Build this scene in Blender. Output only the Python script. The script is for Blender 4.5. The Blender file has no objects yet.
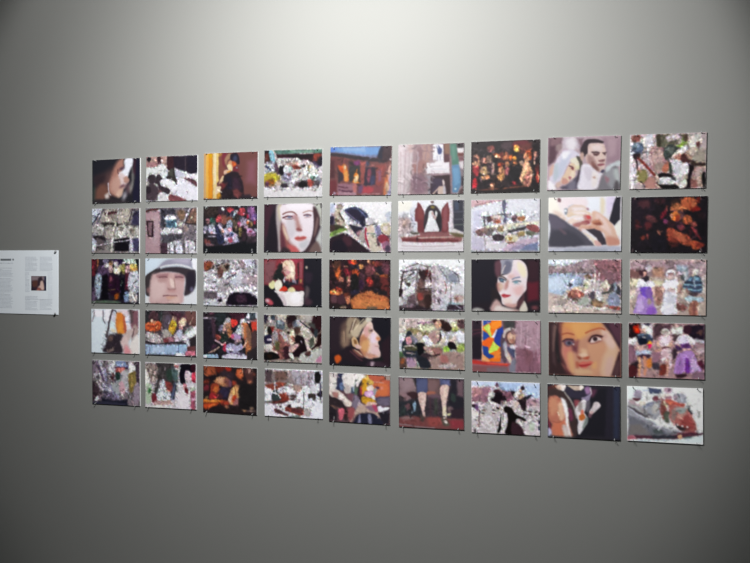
import bpy, bmesh, math, random
import numpy as np
from mathutils import Matrix, Vector

# A grey gallery wall hung with nine columns and five rows of small photo prints,
# and the right half of a text panel at the left.  Metres, wall face at y = 0.
scene = bpy.context.scene
COL = scene.collection
random.seed(4)

CAM_POS = (0.9622, -3.0224, 1.6552)
CAM_RIGHT = (0.95884, 0.28388, 0.00597)
CAM_UP = (-0.00949, 0.01104, 0.99989)
CAM_BACK = (0.28378, -0.9588, 0.01328)
SPOTS = []
SPOTS.append(dict(pos=(-0.029,-1.337,2.842), aim=(-0.131,0,2.479), half=0.9970, blend=0.200, k=1.0575))
SPOTS.append(dict(pos=(0.301,-2.057,3.360), aim=(0.038,0,1.954), half=0.7401, blend=0.852, k=1.0704))

# ------------------------------------------------------------------ helpers
def material(name, color, rough=.6, spec=.3, metal=0., noise=None, bump=0., bump_scale=400.):
    m = bpy.data.materials.new(name); m.use_nodes = True
    nt = m.node_tree; b = nt.nodes['Principled BSDF']
    b.inputs['Base Color'].default_value = (*color, 1)
    b.inputs['Roughness'].default_value = rough
    b.inputs['Specular IOR Level'].default_value = spec
    b.inputs['Metallic'].default_value = metal
    tc = nt.nodes.new('ShaderNodeTexCoord')
    if noise:
        sc, amt = noise
        n = nt.nodes.new('ShaderNodeTexNoise'); n.inputs['Scale'].default_value = sc; n.inputs['Detail'].default_value = 4
        r = nt.nodes.new('ShaderNodeMixRGB'); r.inputs[1].default_value = (*[c * (1 - amt) for c in color], 1)
        r.inputs[2].default_value = (*[min(1, c * (1 + amt)) for c in color], 1)
        nt.links.new(tc.outputs['Object'], n.inputs['Vector']); nt.links.new(n.outputs['Fac'], r.inputs[0])
        nt.links.new(r.outputs[0], b.inputs['Base Color'])
    if bump:
        n2 = nt.nodes.new('ShaderNodeTexNoise'); n2.inputs['Scale'].default_value = bump_scale
        bp = nt.nodes.new('ShaderNodeBump'); bp.inputs['Strength'].default_value = bump; bp.inputs['Distance'].default_value = .001
        nt.links.new(tc.outputs['Object'], n2.inputs['Vector']); nt.links.new(n2.outputs['Fac'], bp.inputs['Height'])
        nt.links.new(bp.outputs['Normal'], b.inputs['Normal'])
    return m

def picture_material(name):
    m = bpy.data.materials.new(name); m.use_nodes = True
    nt = m.node_tree; b = nt.nodes['Principled BSDF']
    a = nt.nodes.new('ShaderNodeVertexColor'); a.layer_name = 'ink'
    nt.links.new(a.outputs['Color'], b.inputs['Base Color'])
    b.inputs['Roughness'].default_value = .55
    b.inputs['Specular IOR Level'].default_value = .12
    return m

def link(name, me, mat, parent=None):
    o = bpy.data.objects.new(name, me); COL.objects.link(o)
    if mat: me.materials.append(mat)
    if parent: o.parent = parent
    return o

def mesh_from(bm, name):
    me = bpy.data.meshes.new(name); bm.to_mesh(me); bm.free(); return me

def box_bm(bm, x0, x1, y0, y1, z0, z1, bevel=0.):
    r = bmesh.ops.create_cube(bm, size=1)
    for v in r['verts']:
        v.co = Vector(((x0 + x1) / 2 + v.co.x * (x1 - x0), (y0 + y1) / 2 + v.co.y * (y1 - y0), (z0 + z1) / 2 + v.co.z * (z1 - z0)))
    if bevel:
        es = list({e for v in r['verts'] for e in v.link_edges})
        bmesh.ops.bevel(bm, geom=es, offset=bevel, segments=2, affect='EDGES')
    return bm

# ------------------------------------------------------------------ a tiny painter for the photographic content of the prints
def smooth_pts(p, closed):
    p = np.array(p); n = len(p); out = []
    rng = range(n) if closed else range(n - 1)
    for i in rng:
        if closed: a, b, c, d = p[i - 1], p[i], p[(i + 1) % n], p[(i + 2) % n]
        else: a, b, c, d = p[max(i - 1, 0)], p[i], p[i + 1], p[min(i + 2, n - 1)]
        for t in (0, .33, .67):
            out.append(b + .5 * t * (c - a) + t * t * (a - 2.5 * b + 2 * c - .5 * d) + t ** 3 * (-.5 * a + 1.5 * b - 1.5 * c + .5 * d))
    if not closed: out.append(p[-1])
    return np.array(out)

def seg_dist(X, Y, p, closed):
    d = np.full(X.shape, 1e9); ins = np.zeros(X.shape, bool)
    n = len(p)
    for i in range(n if closed else n - 1):
        a, b = p[i], p[(i + 1) % n]
        e = b - a; L = e @ e + 1e-9
        t = np.clip(((X - a[0]) * e[0] + (Y - a[1]) * e[1]) / L, 0, 1)
        d = np.minimum(d, (X - a[0] - t * e[0]) ** 2 + (Y - a[1] - t * e[1]) ** 2)
        if closed:
            c = (a[1] > Y) != (b[1] > Y)
            if abs(e[1]) > 1e-9: ins ^= c & (X < a[0] + (Y - a[1]) * e[0] / e[1])
    d = np.sqrt(d)
    return np.where(ins, -d, d) if closed else d

def value_noise(X, Y, scale, rs):
    g = rs.rand(64, 64, 3) * 2 - 1
    x, y = X / scale, Y / scale
    xi, yi = np.floor(x).astype(int), np.floor(y).astype(int)
    fx, fy = (x - xi)[..., None], (y - yi)[..., None]
    fx = fx * fx * (3 - 2 * fx); fy = fy * fy * (3 - 2 * fy)
    G = lambda a, b: g[b % 64, a % 64]
    return (G(xi, yi) * (1 - fx) + G(xi + 1, yi) * fx) * (1 - fy) + (G(xi, yi + 1) * (1 - fx) + G(xi + 1, yi + 1) * fx) * fy

def paint(text, X, Y, seed):
    """rows of strokes -> one sRGB colour (0..255) per grid vertex; 100 units across the sheet"""
    rs = np.random.RandomState(seed)
    img = np.zeros(X.shape + (3,))
    blur_default = .7
    grain, soft = 0., 1.
    X0, Y0 = X, Y
    for ln in text.split('\n'):
        t = ln.split()
        if not t: continue
        op = t[0]
        if op == 'w':                      # ragged outlines, grain of fine detail, softness of wide blends
            amp, grain, soft = map(float, t[1:4])
            d1, d2 = value_noise(X0, Y0, 6., rs), value_noise(X0, Y0, 3.2, rs)
            X = X0 + amp * (d1[..., 0] + .6 * d2[..., 0]); Y = Y0 + amp * (d1[..., 1] + .6 * d2[..., 1])
            continue
        if op == 'k':                      # many small marks of fine detail, lighter and darker than what they lie on
            x0, y0, x1, y1 = map(float, t[4].split(','))
            length, contrast = float(t[2]), float(t[3])
            base = img.copy(); sx = (X0.shape[1] - 1) / 100.
            for _ in range(int(t[1])):
                cx, cy = rs.uniform(x0, x1), rs.uniform(y0, y1)
                j, i = int(np.clip(cx * sx, 0, X0.shape[1] - 1)), int(np.clip(cy * sx, 0, X0.shape[0] - 1))
                a = rs.uniform(0, math.pi); L = length * rs.uniform(.4, 1.3); wd = rs.uniform(.5, 1.1)
                ex, ey = math.cos(a) * L / 2, math.sin(a) * L / 2
                col = np.minimum(base[i, j] * math.exp(contrast * rs.normal(-.35, .75)), 236) + 2
                m = int(L / 2 * sx) + 4
                sl = (slice(max(i - m, 0), i + m + 1), slice(max(j - m, 0), j + m + 1))
                d = seg_dist(X0[sl], Y0[sl], np.array([(cx - ex, cy - ey), (cx + rs.uniform(-.2, .2) * L, cy + rs.uniform(-.2, .2) * L), (cx + ex, cy + ey)]), False) - wd
                w = np.clip(.5 - d / 1.6, 0, 1)[..., None] * .8
                img[sl] = img[sl] * (1 - w) + col * w
            continue
        if op == 'n':
            x0, y0, x1, y1 = map(float, t[3].split(','))
            w = np.clip((X - x0) / 4, 0, 1) * np.clip((x1 - X) / 4, 0, 1) * np.clip((Y - y0) / 4, 0, 1) * np.clip((y1 - Y) / 4, 0, 1)
            s = max(float(t[2]), 2.6)
            nz = value_noise(X, Y, s, rs) * .12 + value_noise(X, Y, s, rs)[..., :1] * .7 + .5 * value_noise(X, Y, s * .45, rs)[..., :1]
            lum = img.mean(axis=2, keepdims=True) / 128
            img = np.clip(img + .5 * float(t[1]) * np.minimum(.35 + lum * .65, 1.1) * w[..., None] * nz, 0, 238)
            continue
        c = list(map(float, t[1].split(',')))
        rgb = np.array(c[:3]); f = c[3] if len(c) > 3 else blur_default
        if op == 'b':
            img[:] = rgb; continue
        f = max(f * (soft if f > 1 else 1), .6)
        if op == 'e':
            v = list(map(float, t[2].split(',')))
            dx, dy = X - v[0], Y - v[1]
            if len(v) > 4:
                a = math.radians(v[4]); dx, dy = dx * math.cos(a) + dy * math.sin(a), -dx * math.sin(a) + dy * math.cos(a)
            d = (np.sqrt((dx / v[2]) ** 2 + (dy / v[3]) ** 2) - 1) * min(v[2], v[3])
        elif op == 'l':
            p = smooth_pts([tuple(map(float, q.split(','))) for q in t[3:]], False)
            d = seg_dist(X, Y, p, False) - float(t[2]) / 2
        else:
            p = np.array([tuple(map(float, q.split(','))) for q in t[2:]])
            if op == 's': p = smooth_pts(p, True)
            d = seg_dist(X, Y, p, True)
        w = np.clip(.5 - d / (2 * f), 0, 1); w = (w * w * (3 - 2 * w))[..., None]
        img = img * (1 - w) + rgb * w
    img = soften(img, 1)
    if grain:
        l = soften(img, 2).mean(axis=2)
        gy, gx = np.gradient(l)
        busy = np.clip(soften(np.sqrt(gx ** 2 + gy ** 2)[..., None], 5) / 9, .18, 1.)
        nz = value_noise(X0, Y0, 3.2, rs)[..., :1] + value_noise(X0, Y0, 1.7, rs)[..., :1] + .35 * value_noise(X0, Y0, 2.6, rs)
        img = np.minimum(img * np.exp(grain * .0065 * busy * (nz - .25)), np.maximum(img, 228))
    return img

def soften(a, n):
    for _ in range(n):
        p = np.pad(a, ((1, 1), (1, 1), (0, 0)), mode='edge')
        a = (p[:-2, 1:-1] + 2 * p[1:-1, 1:-1] + p[2:, 1:-1]) / 4
        p = np.pad(a, ((1, 1), (1, 1), (0, 0)), mode='edge')
        a = (p[1:-1, :-2] + 2 * p[1:-1, 1:-1] + p[1:-1, 2:]) / 4
    return a

def picture_mesh(name, w, h, text, nx, seed, y):
    ny = max(2, int(round(nx * h / w)))
    gx, gz = np.meshgrid(np.linspace(0, 1, nx + 1), np.linspace(0, 1, ny + 1))
    X, Y = gx * 100, gz * 100 * h / w
    img = np.clip(paint(text, X, Y, seed), 0, 255) / 255
    lin = np.where(img < .04045, img / 12.92, ((img + .055) / 1.055) ** 2.4)
    co = np.stack([(gx - .5) * w, np.full(gx.shape, y), (.5 - gz) * h], -1).reshape(-1, 3)
    idx = np.arange((nx + 1) * (ny + 1)).reshape(ny + 1, nx + 1)
    faces = np.stack([idx[:-1, :-1], idx[1:, :-1], idx[1:, 1:], idx[:-1, 1:]], -1).reshape(-1, 4)
    me = bpy.data.meshes.new(name)
    me.vertices.add(len(co)); me.vertices.foreach_set('co', co.ravel().astype(np.float32))
    me.loops.add(faces.size); me.loops.foreach_set('vertex_index', faces.ravel().astype(np.int32))
    me.polygons.add(len(faces)); me.polygons.foreach_set('loop_start', np.arange(0, faces.size, 4, dtype=np.int32))
    me.update(calc_edges=True)
    at = me.color_attributes.new('ink', 'FLOAT_COLOR', 'POINT')
    at.data.foreach_set('color', np.concatenate([lin.reshape(-1, 3), np.ones((len(co), 1))], 1).ravel().astype(np.float32))
    me.validate()
    return me

# ------------------------------------------------------------------ materials
M_WALL = material('grey_wall_paint', (.2015, .2035, .194), .75, .15, bump=.12, bump_scale=260)
M_SIDE = material('grey_side_wall_paint', (.20, .20, .195), .8, .2, bump=.1, bump_scale=260)
M_FLOOR = material('grey_floor', (.16, .155, .15), .55, .3, noise=(3, .12))
M_CEIL = material('white_ceiling_paint', (.62, .62, .62), .9, .1)
M_BOARD = material('white_board_edge', (.80, .81, .82), .7, .2)
M_PIN = material('steel_pin', (.27, .275, .285), .4, .5)
M_PIC = picture_material('photo_paper')
M_SHEET = material('cool_white_panel', (.77, .82, .87), .6, .15)
M_TEXT = material('grey_print_text', (.50, .54, .60), .7, .1)
M_HEAD = material('dark_heading_text', (.17, .19, .21), .7, .1)
M_RULE = material('pale_rule', (.64, .68, .74), .7, .1)

# ------------------------------------------------------------------ the room
RX0, RX1, RY0, RZ = -4.6, 4.6, -5.6, 3.9
def room(name, x0, x1, y0, y1, z0, z1, m):
    bm = bmesh.new(); box_bm(bm, x0, x1, y0, y1, z0, z1)
    o = link(name, mesh_from(bm, name), m); o['kind'] = 'structure'; return o
room('wall_back', RX0, RX1, 0, .15, 0, RZ, M_WALL)
room('wall_left', RX0 - .15, RX0, RY0 - .15, .15, 0, RZ, M_SIDE)
room('wall_right', RX1, RX1 + .15, RY0 - .15, .15, 0, RZ, M_SIDE)
room('wall_front', RX0, RX1, RY0 - .15, RY0, 0, RZ, M_SIDE)
room('floor', RX0 - .15, RX1 + .15, RY0 - .15, .15, -.12, 0, M_FLOOR)
room('ceiling', RX0 - .15, RX1 + .15, RY0 - .15, .15, RZ, RZ + .12, M_CEIL)

# ------------------------------------------------------------------ pins
def pin_mesh(name, shank, r, head):
    """shank runs out of the wall along -y from y = 0; tiny flat head at the end"""
    bm = bmesh.new()
    a = bmesh.ops.create_cone(bm, cap_ends=True, segments=10, radius1=r, radius2=r, depth=shank)
    for v in a['verts']: v.co = Vector((v.co.x, -(v.co.z + shank / 2), v.co.y))
    b = bmesh.ops.create_cone(bm, cap_ends=True, segments=14, radius1=head, radius2=head * .75, depth=head * .7)
    for v in b['verts']: v.co = Vector((v.co.x, -(v.co.z + shank), v.co.y))
    for f in bm.faces: f.smooth = True
    return mesh_from(bm, name)
ME_PIN = pin_mesh('pin', .0175, .0014, .0024); ME_PIN.materials.append(M_PIN)
ME_TACK = pin_mesh('tack', .014, .0016, .0055); ME_TACK.materials.append(M_PIN)

# ------------------------------------------------------------------ photo prints
BOARD_T = .005
def board_mesh(w, h, t):
    bm = bmesh.new(); box_bm(bm, -w / 2, w / 2, -t, 0, -h / 2, h / 2)
    return mesh_from(bm, 'mount_board')

PRINTS = []
PRINTS.append((-1.2527, 2.0918, 0.0040, 0.2716, 0.2139, "photo print of a woman's face in profile beside dark hair", """
w .5 8 1.8
b 28,27,33
p 38,48,47 -0.9,-1.8 8.3,-1.4 8.1,77.5 -1.1,77.3
s 29,29,36,3.6 1,-1.7 58.8,-0.8 51.6,14.2 30,24.2 8.2,43.5 0.8,43.2
s 72,52,53,5.4 26.4,25.6 48.1,14.1 51.6,29.6 37.2,50.6 15.4,46.8 8.2,34.2
s 43,33,38,3.6 4.5,30.9 26.4,28.6 22.7,43.9 8.1,49.7
s 99,66,57,3.6 8.1,52.7 22.7,43.9 35.4,53.6 35.3,72.1 8.1,74.4
s 146,104,93,2.7 55.2,2.1 66,-0.5 65.9,20.9 58.7,29.8 62.3,45.2 60.5,63.5 51.5,67.9 37.1,61.3 33.6,47.4 39,32.2 44.4,20.1 48.1,11
s 165,130,119,3.6 44.4,35.4 58.7,29.8 62.3,48.3 58.7,63.5 44.3,60 39,47.5
s 200,201,211,1.4 71.3,-0.6 83.7,-0.3 85.4,9.5 78.3,22.9 74.8,31.9 67.6,34.7 58.7,34.4 55.2,26.6 62.3,22.3 67.7,14.9 67.7,5.7
s 188,170,170,1.8 57,25.2 69.4,30.2 73,38 76.5,41.1 73,45.6 67.6,53.1 62.3,51.4 58.7,42.1
s 157,121,110,1.3 65.9,34.7 73,31.9 77.9,39.7 73,44.1 67.6,42.4
e 64,44,62,1.8 62.3,17.7,4.7,2.5,-20
l 84,53,54 1.8 53.4,18.9 55.2,26.6
e 97,65,73,1.8 64.1,49.9,5.4,3.1,-15
s 181,151,135,1.8 55.1,57.3 65.8,51.5 62.2,65.1 55.1,69.5 49.7,63.2
e 86,63,71,3.6 76.5,53.3,5.4,7.7
l 175,169,181 1.8 33.6,42.8 35.3,59.7 38.9,64.5
p 179,169,166,1.8 26.3,64.1 35.3,59.7 35.3,72.1 28.1,74.9
s 122,120,116,2.7 83.6,15.5 87.1,30.8 85.3,49 80,61.1 78.3,51.9 83.6,39.8
p 50,29,41,1.8 87.2,-1.1 92.5,-0.9 90.7,31 85.4,24.7
p 24,23,40,1.8 92.5,-0.9 99.5,-0.6 99.3,79.8 85.3,79.5 85.3,61.2 90.7,31
s 40,35,39,1.8 4.4,72.8 37.1,70.6 58.6,72.7 76.4,79.3 4.4,80.5
e 153,148,157,2.7 67.6,66.8,3.6,6.1,20"""))
PRINTS.append((-0.9442, 2.0945, -0.0026, 0.2774, 0.2139, 'photo print of figures and a dark dog shape in bright snow', """
w .3 30 1.15
b 177,177,183
p 142,116,111,1.3 -1.9,-1.6 40.4,-1.5 40.5,19 -1.9,17.6
s 128,95,98,1.7 3.2,10.4 20.2,9.5 21.9,18.4 1.6,17.7
e 25,20,26,1 5.4,4.5,4.3,4.1
s 50,29,36,1 21.9,0.7 28.6,1 30.3,11.3 25.3,14.1 21.9,8.1
e 169,155,156,0.8 31.2,8.4,2.3,3.2
s 179,181,182,1.3 -0.1,19.1 20.3,18.3 27,12.7 38.8,16 40.5,33.7 32.2,37.8 20.3,31.6 -0.1,35.4
p 47,27,32,0.8 40.4,-0.1 63.7,0.1 63.8,11 53.8,22.4 43.8,25 40.5,20.5
p 29,24,34,1.7 53.7,0.4 99.9,0.7 100,29.6 90.2,33.7 77.1,28.9 70.5,25.8 60.5,22.6 53.8,19.4
l 56,48,54 1.7 76.9,2.7 77.1,28.9
p 25,22,34,1.7 80.2,-0 99.9,0.7 100,26.7 91.9,32.3 82,26.2
e 164,160,159,1 77.9,29.7,2,2.9
s 38,35,35,1 43.8,25 53.8,20.9 56.4,28.3 58.9,37.1 62.3,47.4 59,49.5 50.6,42.7 42.2,39.6 38.9,36.5 42.2,32.2
s 53,54,49,1.7 45.5,25 52.2,22.3 53.9,34.1 45.6,33.8
s 154,154,167,1.7 57.2,25.4 67.1,25.7 73.8,34.6 60.6,40.1
s 72,46,53,0.8 73.8,37.6 87,39.4 98.5,45.5 98.5,54.2 90.3,49.6 78.8,43.5
s 178,177,185,1.7 63.9,38.7 83.7,45.1 96.9,55.6 98.7,75.9 74,72.5 60.7,63.5
l 148,142,145 1.3 67.2,36.6 80.4,39.2
p 180,177,183,1 77.1,33.3 98.4,31 98.5,42.6 80.4,37.7
s 44,36,42,1 5,32.6 13.5,30.7 18.6,34.5 17,44.8 10.2,47.5 3.4,41.4
s 44,36,42,1 20.3,33.1 27.1,31.8 32.2,37.8 27.1,43.6 28.8,49.5 35.6,52.6 47.4,57.3 45.7,64.6 35.7,65.8 27.2,59.8 23.8,53.8 17,47.7
s 55,45,52,1.7 0,50.2 13.6,46.2 23.8,53.8 25.6,74.5 -1.6,73.9
s 35,28,35,1.7 0,53.2 8.5,51.9 8.6,62.3 0.1,62.1
e 172,170,167,1.3 20.4,49.3,3.3,1.5,40
e 162,160,158,1.3 1.7,45.8,2.3,4.4,-30
s 74,53,57,1.7 25.5,56.8 32.3,61.4 23.9,65.6
s 176,174,176,1.3 25.5,62.7 37.3,62.9 44.1,69 44.1,80.7 23.9,80.3
s 95,54,58,1 45.7,66.1 57.4,67.8 70.7,72.5 80.6,78.5 47.5,77.8
s 186,185,191,1 37.2,40.9 47.3,39.7 57.3,45.8 60.7,54.7 54.1,63.3 44,54.3 33.9,48.2 32.2,43.7
k 66 5 0.30 0,0,100,76"""))
PRINTS.append((-0.6333, 2.0979, -0.0037, 0.2781, 0.2139, 'photo print of a helmeted soldier seen beside glowing yellow curtains', """
w .6 8 1.6
b 76,44,44
p 160,133,93,0.9 -0.5,-0.7 5.9,-0.4 4.9,75.7 -0.8,75.6
p 143,111,76,0.9 1.1,-0.6 3.5,-0.5 3.2,75.7 1,75.6
p 169,128,54,0.9 4.3,0.9 10,-0.3 10.5,75.8 4.9,75.7
p 165,105,23,1.3 9.2,-0.3 16.4,-0.8 17.7,76 9.4,75.8
p 157,119,14,0.9 9.2,-0.3 15.6,-0.1 14.9,8.5 10,6.9
p 166,147,101,0.9 16.4,-0.8 23.6,-0.6 25.7,76.1 17.7,76
p 170,160,134,1.3 18.8,0 23.6,-0.4 24,51.7 20,51.6
p 164,143,88,0.9 23.6,-0.6 28.4,-0.7 28.7,46.1 24,51.7
p 124,90,44,0.9 27.6,-0.5 34.8,-0.8 34.8,6.3 28.5,7.5
p 88,51,44,1.3 27.8,7.5 38,0.8 39.8,37.9 30.3,46.2 28.4,43.3
s 85,32,42,1.6 34.8,0.6 42.7,-0.5 42.8,12.3 38.1,23.6 34.9,14.9
s 76,46,44,3.2 69.5,1.9 99,0.2 99.6,77.6 82.6,77.2 73,53
p 92,57,65,4.7 82.1,16.5 96,14.2 96.3,53.6 79.2,50.3
s 116,89,69,1.3 39.6,9.4 45.9,1.9 52.2,2.7 50.7,9.8 44.4,13.8 42.9,20.9 39.7,16.5
s 25,20,29,0.9 49.1,4 56.9,0.9 63.2,2.3 66.4,10.3 67.3,18.8 63.4,20.1 58.6,14.3 50.7,12.6
e 40,44,64,1.6 58.6,10,3.8,4.3
s 147,108,83,0.9 46,15.3 52.3,14.1 55.5,27 50.8,28.2 44.5,22.3
s 164,152,122,0.9 43.7,20.9 47.6,18.9 52.4,22.6 54,29.8 49.3,31 44.5,26.6
s 131,60,35,0.9 52.3,15.5 60.2,17.2 60.2,24.3 55.6,28.4 53.9,24.1
e 155,71,29,0.8 58,20.8,2.1,2.6
s 78,29,38,1.1 54,25.5 61.8,22.9 65,30.1 57.2,32.7
e 99,99,108,0.8 61.8,26.2,1.4,1.3
s 157,129,111,0.9 37.4,30.7 42.9,28.7 50.8,29 46.1,33.8 39.8,36.5
l 149,94,23 1.6 44.5,32.3 50.8,29.7
s 27,20,25,1.1 39.8,36.5 50.9,32.5 63.5,32.9 68.2,41.5 73,50.1 74.7,67.2 73.2,77 30.5,76.2 33.6,63.4 32,54.8 35.1,44.9
s 40,25,37,2.4 54.1,44 63.5,41.4 69.9,58.6 60.5,64 54.2,55.3
s 21,19,31,2.4 43,40.8 50.9,41 52.6,58.2 44.7,60.8
s 77,32,34,1.6 31.9,49.1 41.5,52.2 40,57.8 32,60.5
s 160,137,110,0.9 28,51.8 33.5,40.6 38.2,37.8 36.7,44.9 31.9,50.5
s 162,145,124,0.9 22.4,57.4 32,56.2 32,61.9 27.3,69 22.5,68.9
s 149,104,29,1.3 25.7,69 30.5,66.2 32.1,76.2 25.7,76.1
s 76,39,40,1.6 54.2,62.5 63.7,61.3 70,72.7 60.6,76.8
p 35,27,33,1.3 73.1,71.4 85.6,70.2 91.9,77.4 70.1,77
p 24,20,25,1.3 28.9,74.8 99.6,74.7 99.6,81.8 29,80.5
k 60 7 .4 30,40,70,76"""))
PRINTS.append((-0.3211, 2.0986, -0.0118, 0.2831, 0.2139, 'photo print of pale bodies heaped up under a green beam on snow', """
w .3 30 1.15
b 139,135,137
p 17,8,13,1.6 0.1,-0.1 10.5,0.2 17,7.6 12.5,27.9 0.4,18.9
s 65,28,24,1.9 1,7.2 7.4,5.9 7.6,19 1.2,20.3
p 54,81,73,0.9 15.3,0.3 99.3,0.9 99.4,7.1 21.7,7.2
p 78,100,90,1.3 45.3,2.1 85.6,2.4 85.6,5.3 48.5,5.6
p 28,9,15,1.1 20.1,7.1 99.4,6.6 99.7,25.7 92.1,26.9 81.3,19.5 62.7,16.1 45.4,12.8 23.4,13.6
p 12,4,9,1.6 39.1,8.8 85.7,8.7 85.8,13.9 61.1,14.7 42.3,12.7
l 136,129,132 1.4 62.5,6.9 84.1,6.7
s 92,36,27,1.6 85.7,8.2 97.9,8.5 96.5,17 85.8,16.8
s 7,4,16,1.9 92,16.9 99.5,12.8 99.8,27.1 93.7,27
s 86,127,140,0.8 7.6,0.4 13.7,0.3 18.7,15 12.4,20
l 116,142,150 1.6 11.2,1.6 14.8,13.4
s 141,143,152,1.1 2.8,18.9 14,19.2 17.3,28 11,33.7 2.9,26.2
l 23,32,70 1.9 2.9,24.8 11,31.4
s 131,136,141,1.6 1.4,32 11,32.3 11.1,36.6 1.5,36.4
s 51,34,47,1.1 17.3,25.1 20.3,17.9 25.2,28.2 30.1,37 23.8,38.4 17.4,30.9
s 148,145,147,0.9 23.4,15.1 29.7,13.8 31.5,22.6 26.7,23.9
s 121,114,117,1.6 29.8,19.6 39.3,18.4 41,25.7 33.1,25.5
s 3,3,7,1.1 26.8,26.8 34.7,26.4 35.5,35.7 31.8,41.4 26.9,35.5
s 125,113,33,1.6 -0,40.8 7.9,36.6 19,36.8 27.1,42.8 27.2,48.6 17.7,54.3 11.4,57.1 0.2,55.4
n 22 1.9 -0.1,36.4,30.5,57.4
s 92,51,13,1.6 4.9,48.2 17.6,47 16.2,57.1 5,55.5
s 64,33,51,1.6 1.7,49.6 8.1,51.2 8.2,57 1.8,56.9
s 130,117,107,1.3 20.8,49.9 30.3,47.8 33.6,54.5 24.1,57.3
s 151,152,155,0.9 34.7,27 42.5,25.7 48.8,28.8 47.4,36 39.6,37.2 33.2,34.2
e 123,140,138,0.9 45.7,31,3.1,4.3
s 103,101,119,1.3 31.7,40 39.6,37.2 47.5,40.3 47.6,47.5 38.2,51.7 33.4,47.3
s 76,43,53,1.6 39.6,38.7 45.9,37.4 45.9,43.2
s 149,143,144,0.9 40.8,15 48.6,14.3 50.2,18.7 47.2,21.5 40.9,19.9
s 156,155,153,0.9 50.2,15.8 56.4,13.1 62.6,15.6 61.2,19.8 51.8,18.7
s 138,115,105,1.3 48.7,19.5 58,18.9 58.2,26.1 48.8,25.9
s 79,31,24,1.3 47.2,22.9 59.7,26.1 64.4,30.6 52,31.2
s 126,101,96,1.3 39.3,19.9 48.7,20.1 50.3,24.5 40.9,25.1
s 158,157,157,0.9 49.7,34.6 56.7,33.3 64.5,34 67.7,40.7 63.2,46.4 55.4,49.1 49.1,46.1
e 129,110,115,1.3 63,38.6,3.1,2.9
s 147,137,138,1.1 65.9,22 73.5,17.9 81.3,19.5 79.8,23.8 69,27.8 64.4,26.3
s 160,160,160,0.9 69.1,30.7 75.2,25.9 82.9,25.3 90.7,31.2 93.8,38.4 90.9,44.1 80.1,44.7 70.8,42.2
s 81,72,48,1.3 75.2,26.5 81.4,26.7 76.9,35.2
l 140,134,130 1.3 80,35.2 86.1,32.5
s 44,35,55,1.3 82.8,19.5 87.4,19.7 95.2,28.4 95.3,35.6 90.7,31.2
s 6,3,7,0.9 64.4,26.3 69,23.5 72.1,26.4 67.5,29.2
s 64,83,79,1.1 80.1,43.8 87.8,42 87.9,48.3 81.7,48.2
s 6,3,5,1.1 58.6,55 66.3,49.9 74.1,50.9 75.8,59.6 66.5,60.9 58.7,57.8
s 111,47,41,1.1 75.6,48.1 84.8,49.7 86.5,56.9 77.3,59.6
s 149,148,150,0.9 43,51.8 52.3,49.1 55.5,53.5 49.3,57.7 43,57.6
s 55,40,46,1.3 52.4,54.9 60.1,50.7 58.7,57.8 52.5,58.6
s 32,26,34,1.3 28.9,55.9 39.8,53.2 41.5,59 33.7,61.8
s 114,114,126,1.3 87.9,46.9 95.4,42.7 98.7,52.8 92.7,58.4 88,55.5
s 45,39,45,1.3 89.4,49.8 95.6,52.7 94.2,58.4 88,56.9
s 133,130,133,1.3 92.2,29.8 99.8,30 100,42.8 95.4,38.4
p 153,151,154,1.1 -0.4,58.3 30.5,61.2 68.1,60.9 100.3,58.5 100.6,78.5 -0.1,77.4
l 124,114,115 1.3 17.9,65.9 27.4,64 40,62.8
l 126,117,118 1.1 71.2,64.7 89.7,64.1
k 330 5 .55 0,14,100,64"""))
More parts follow.
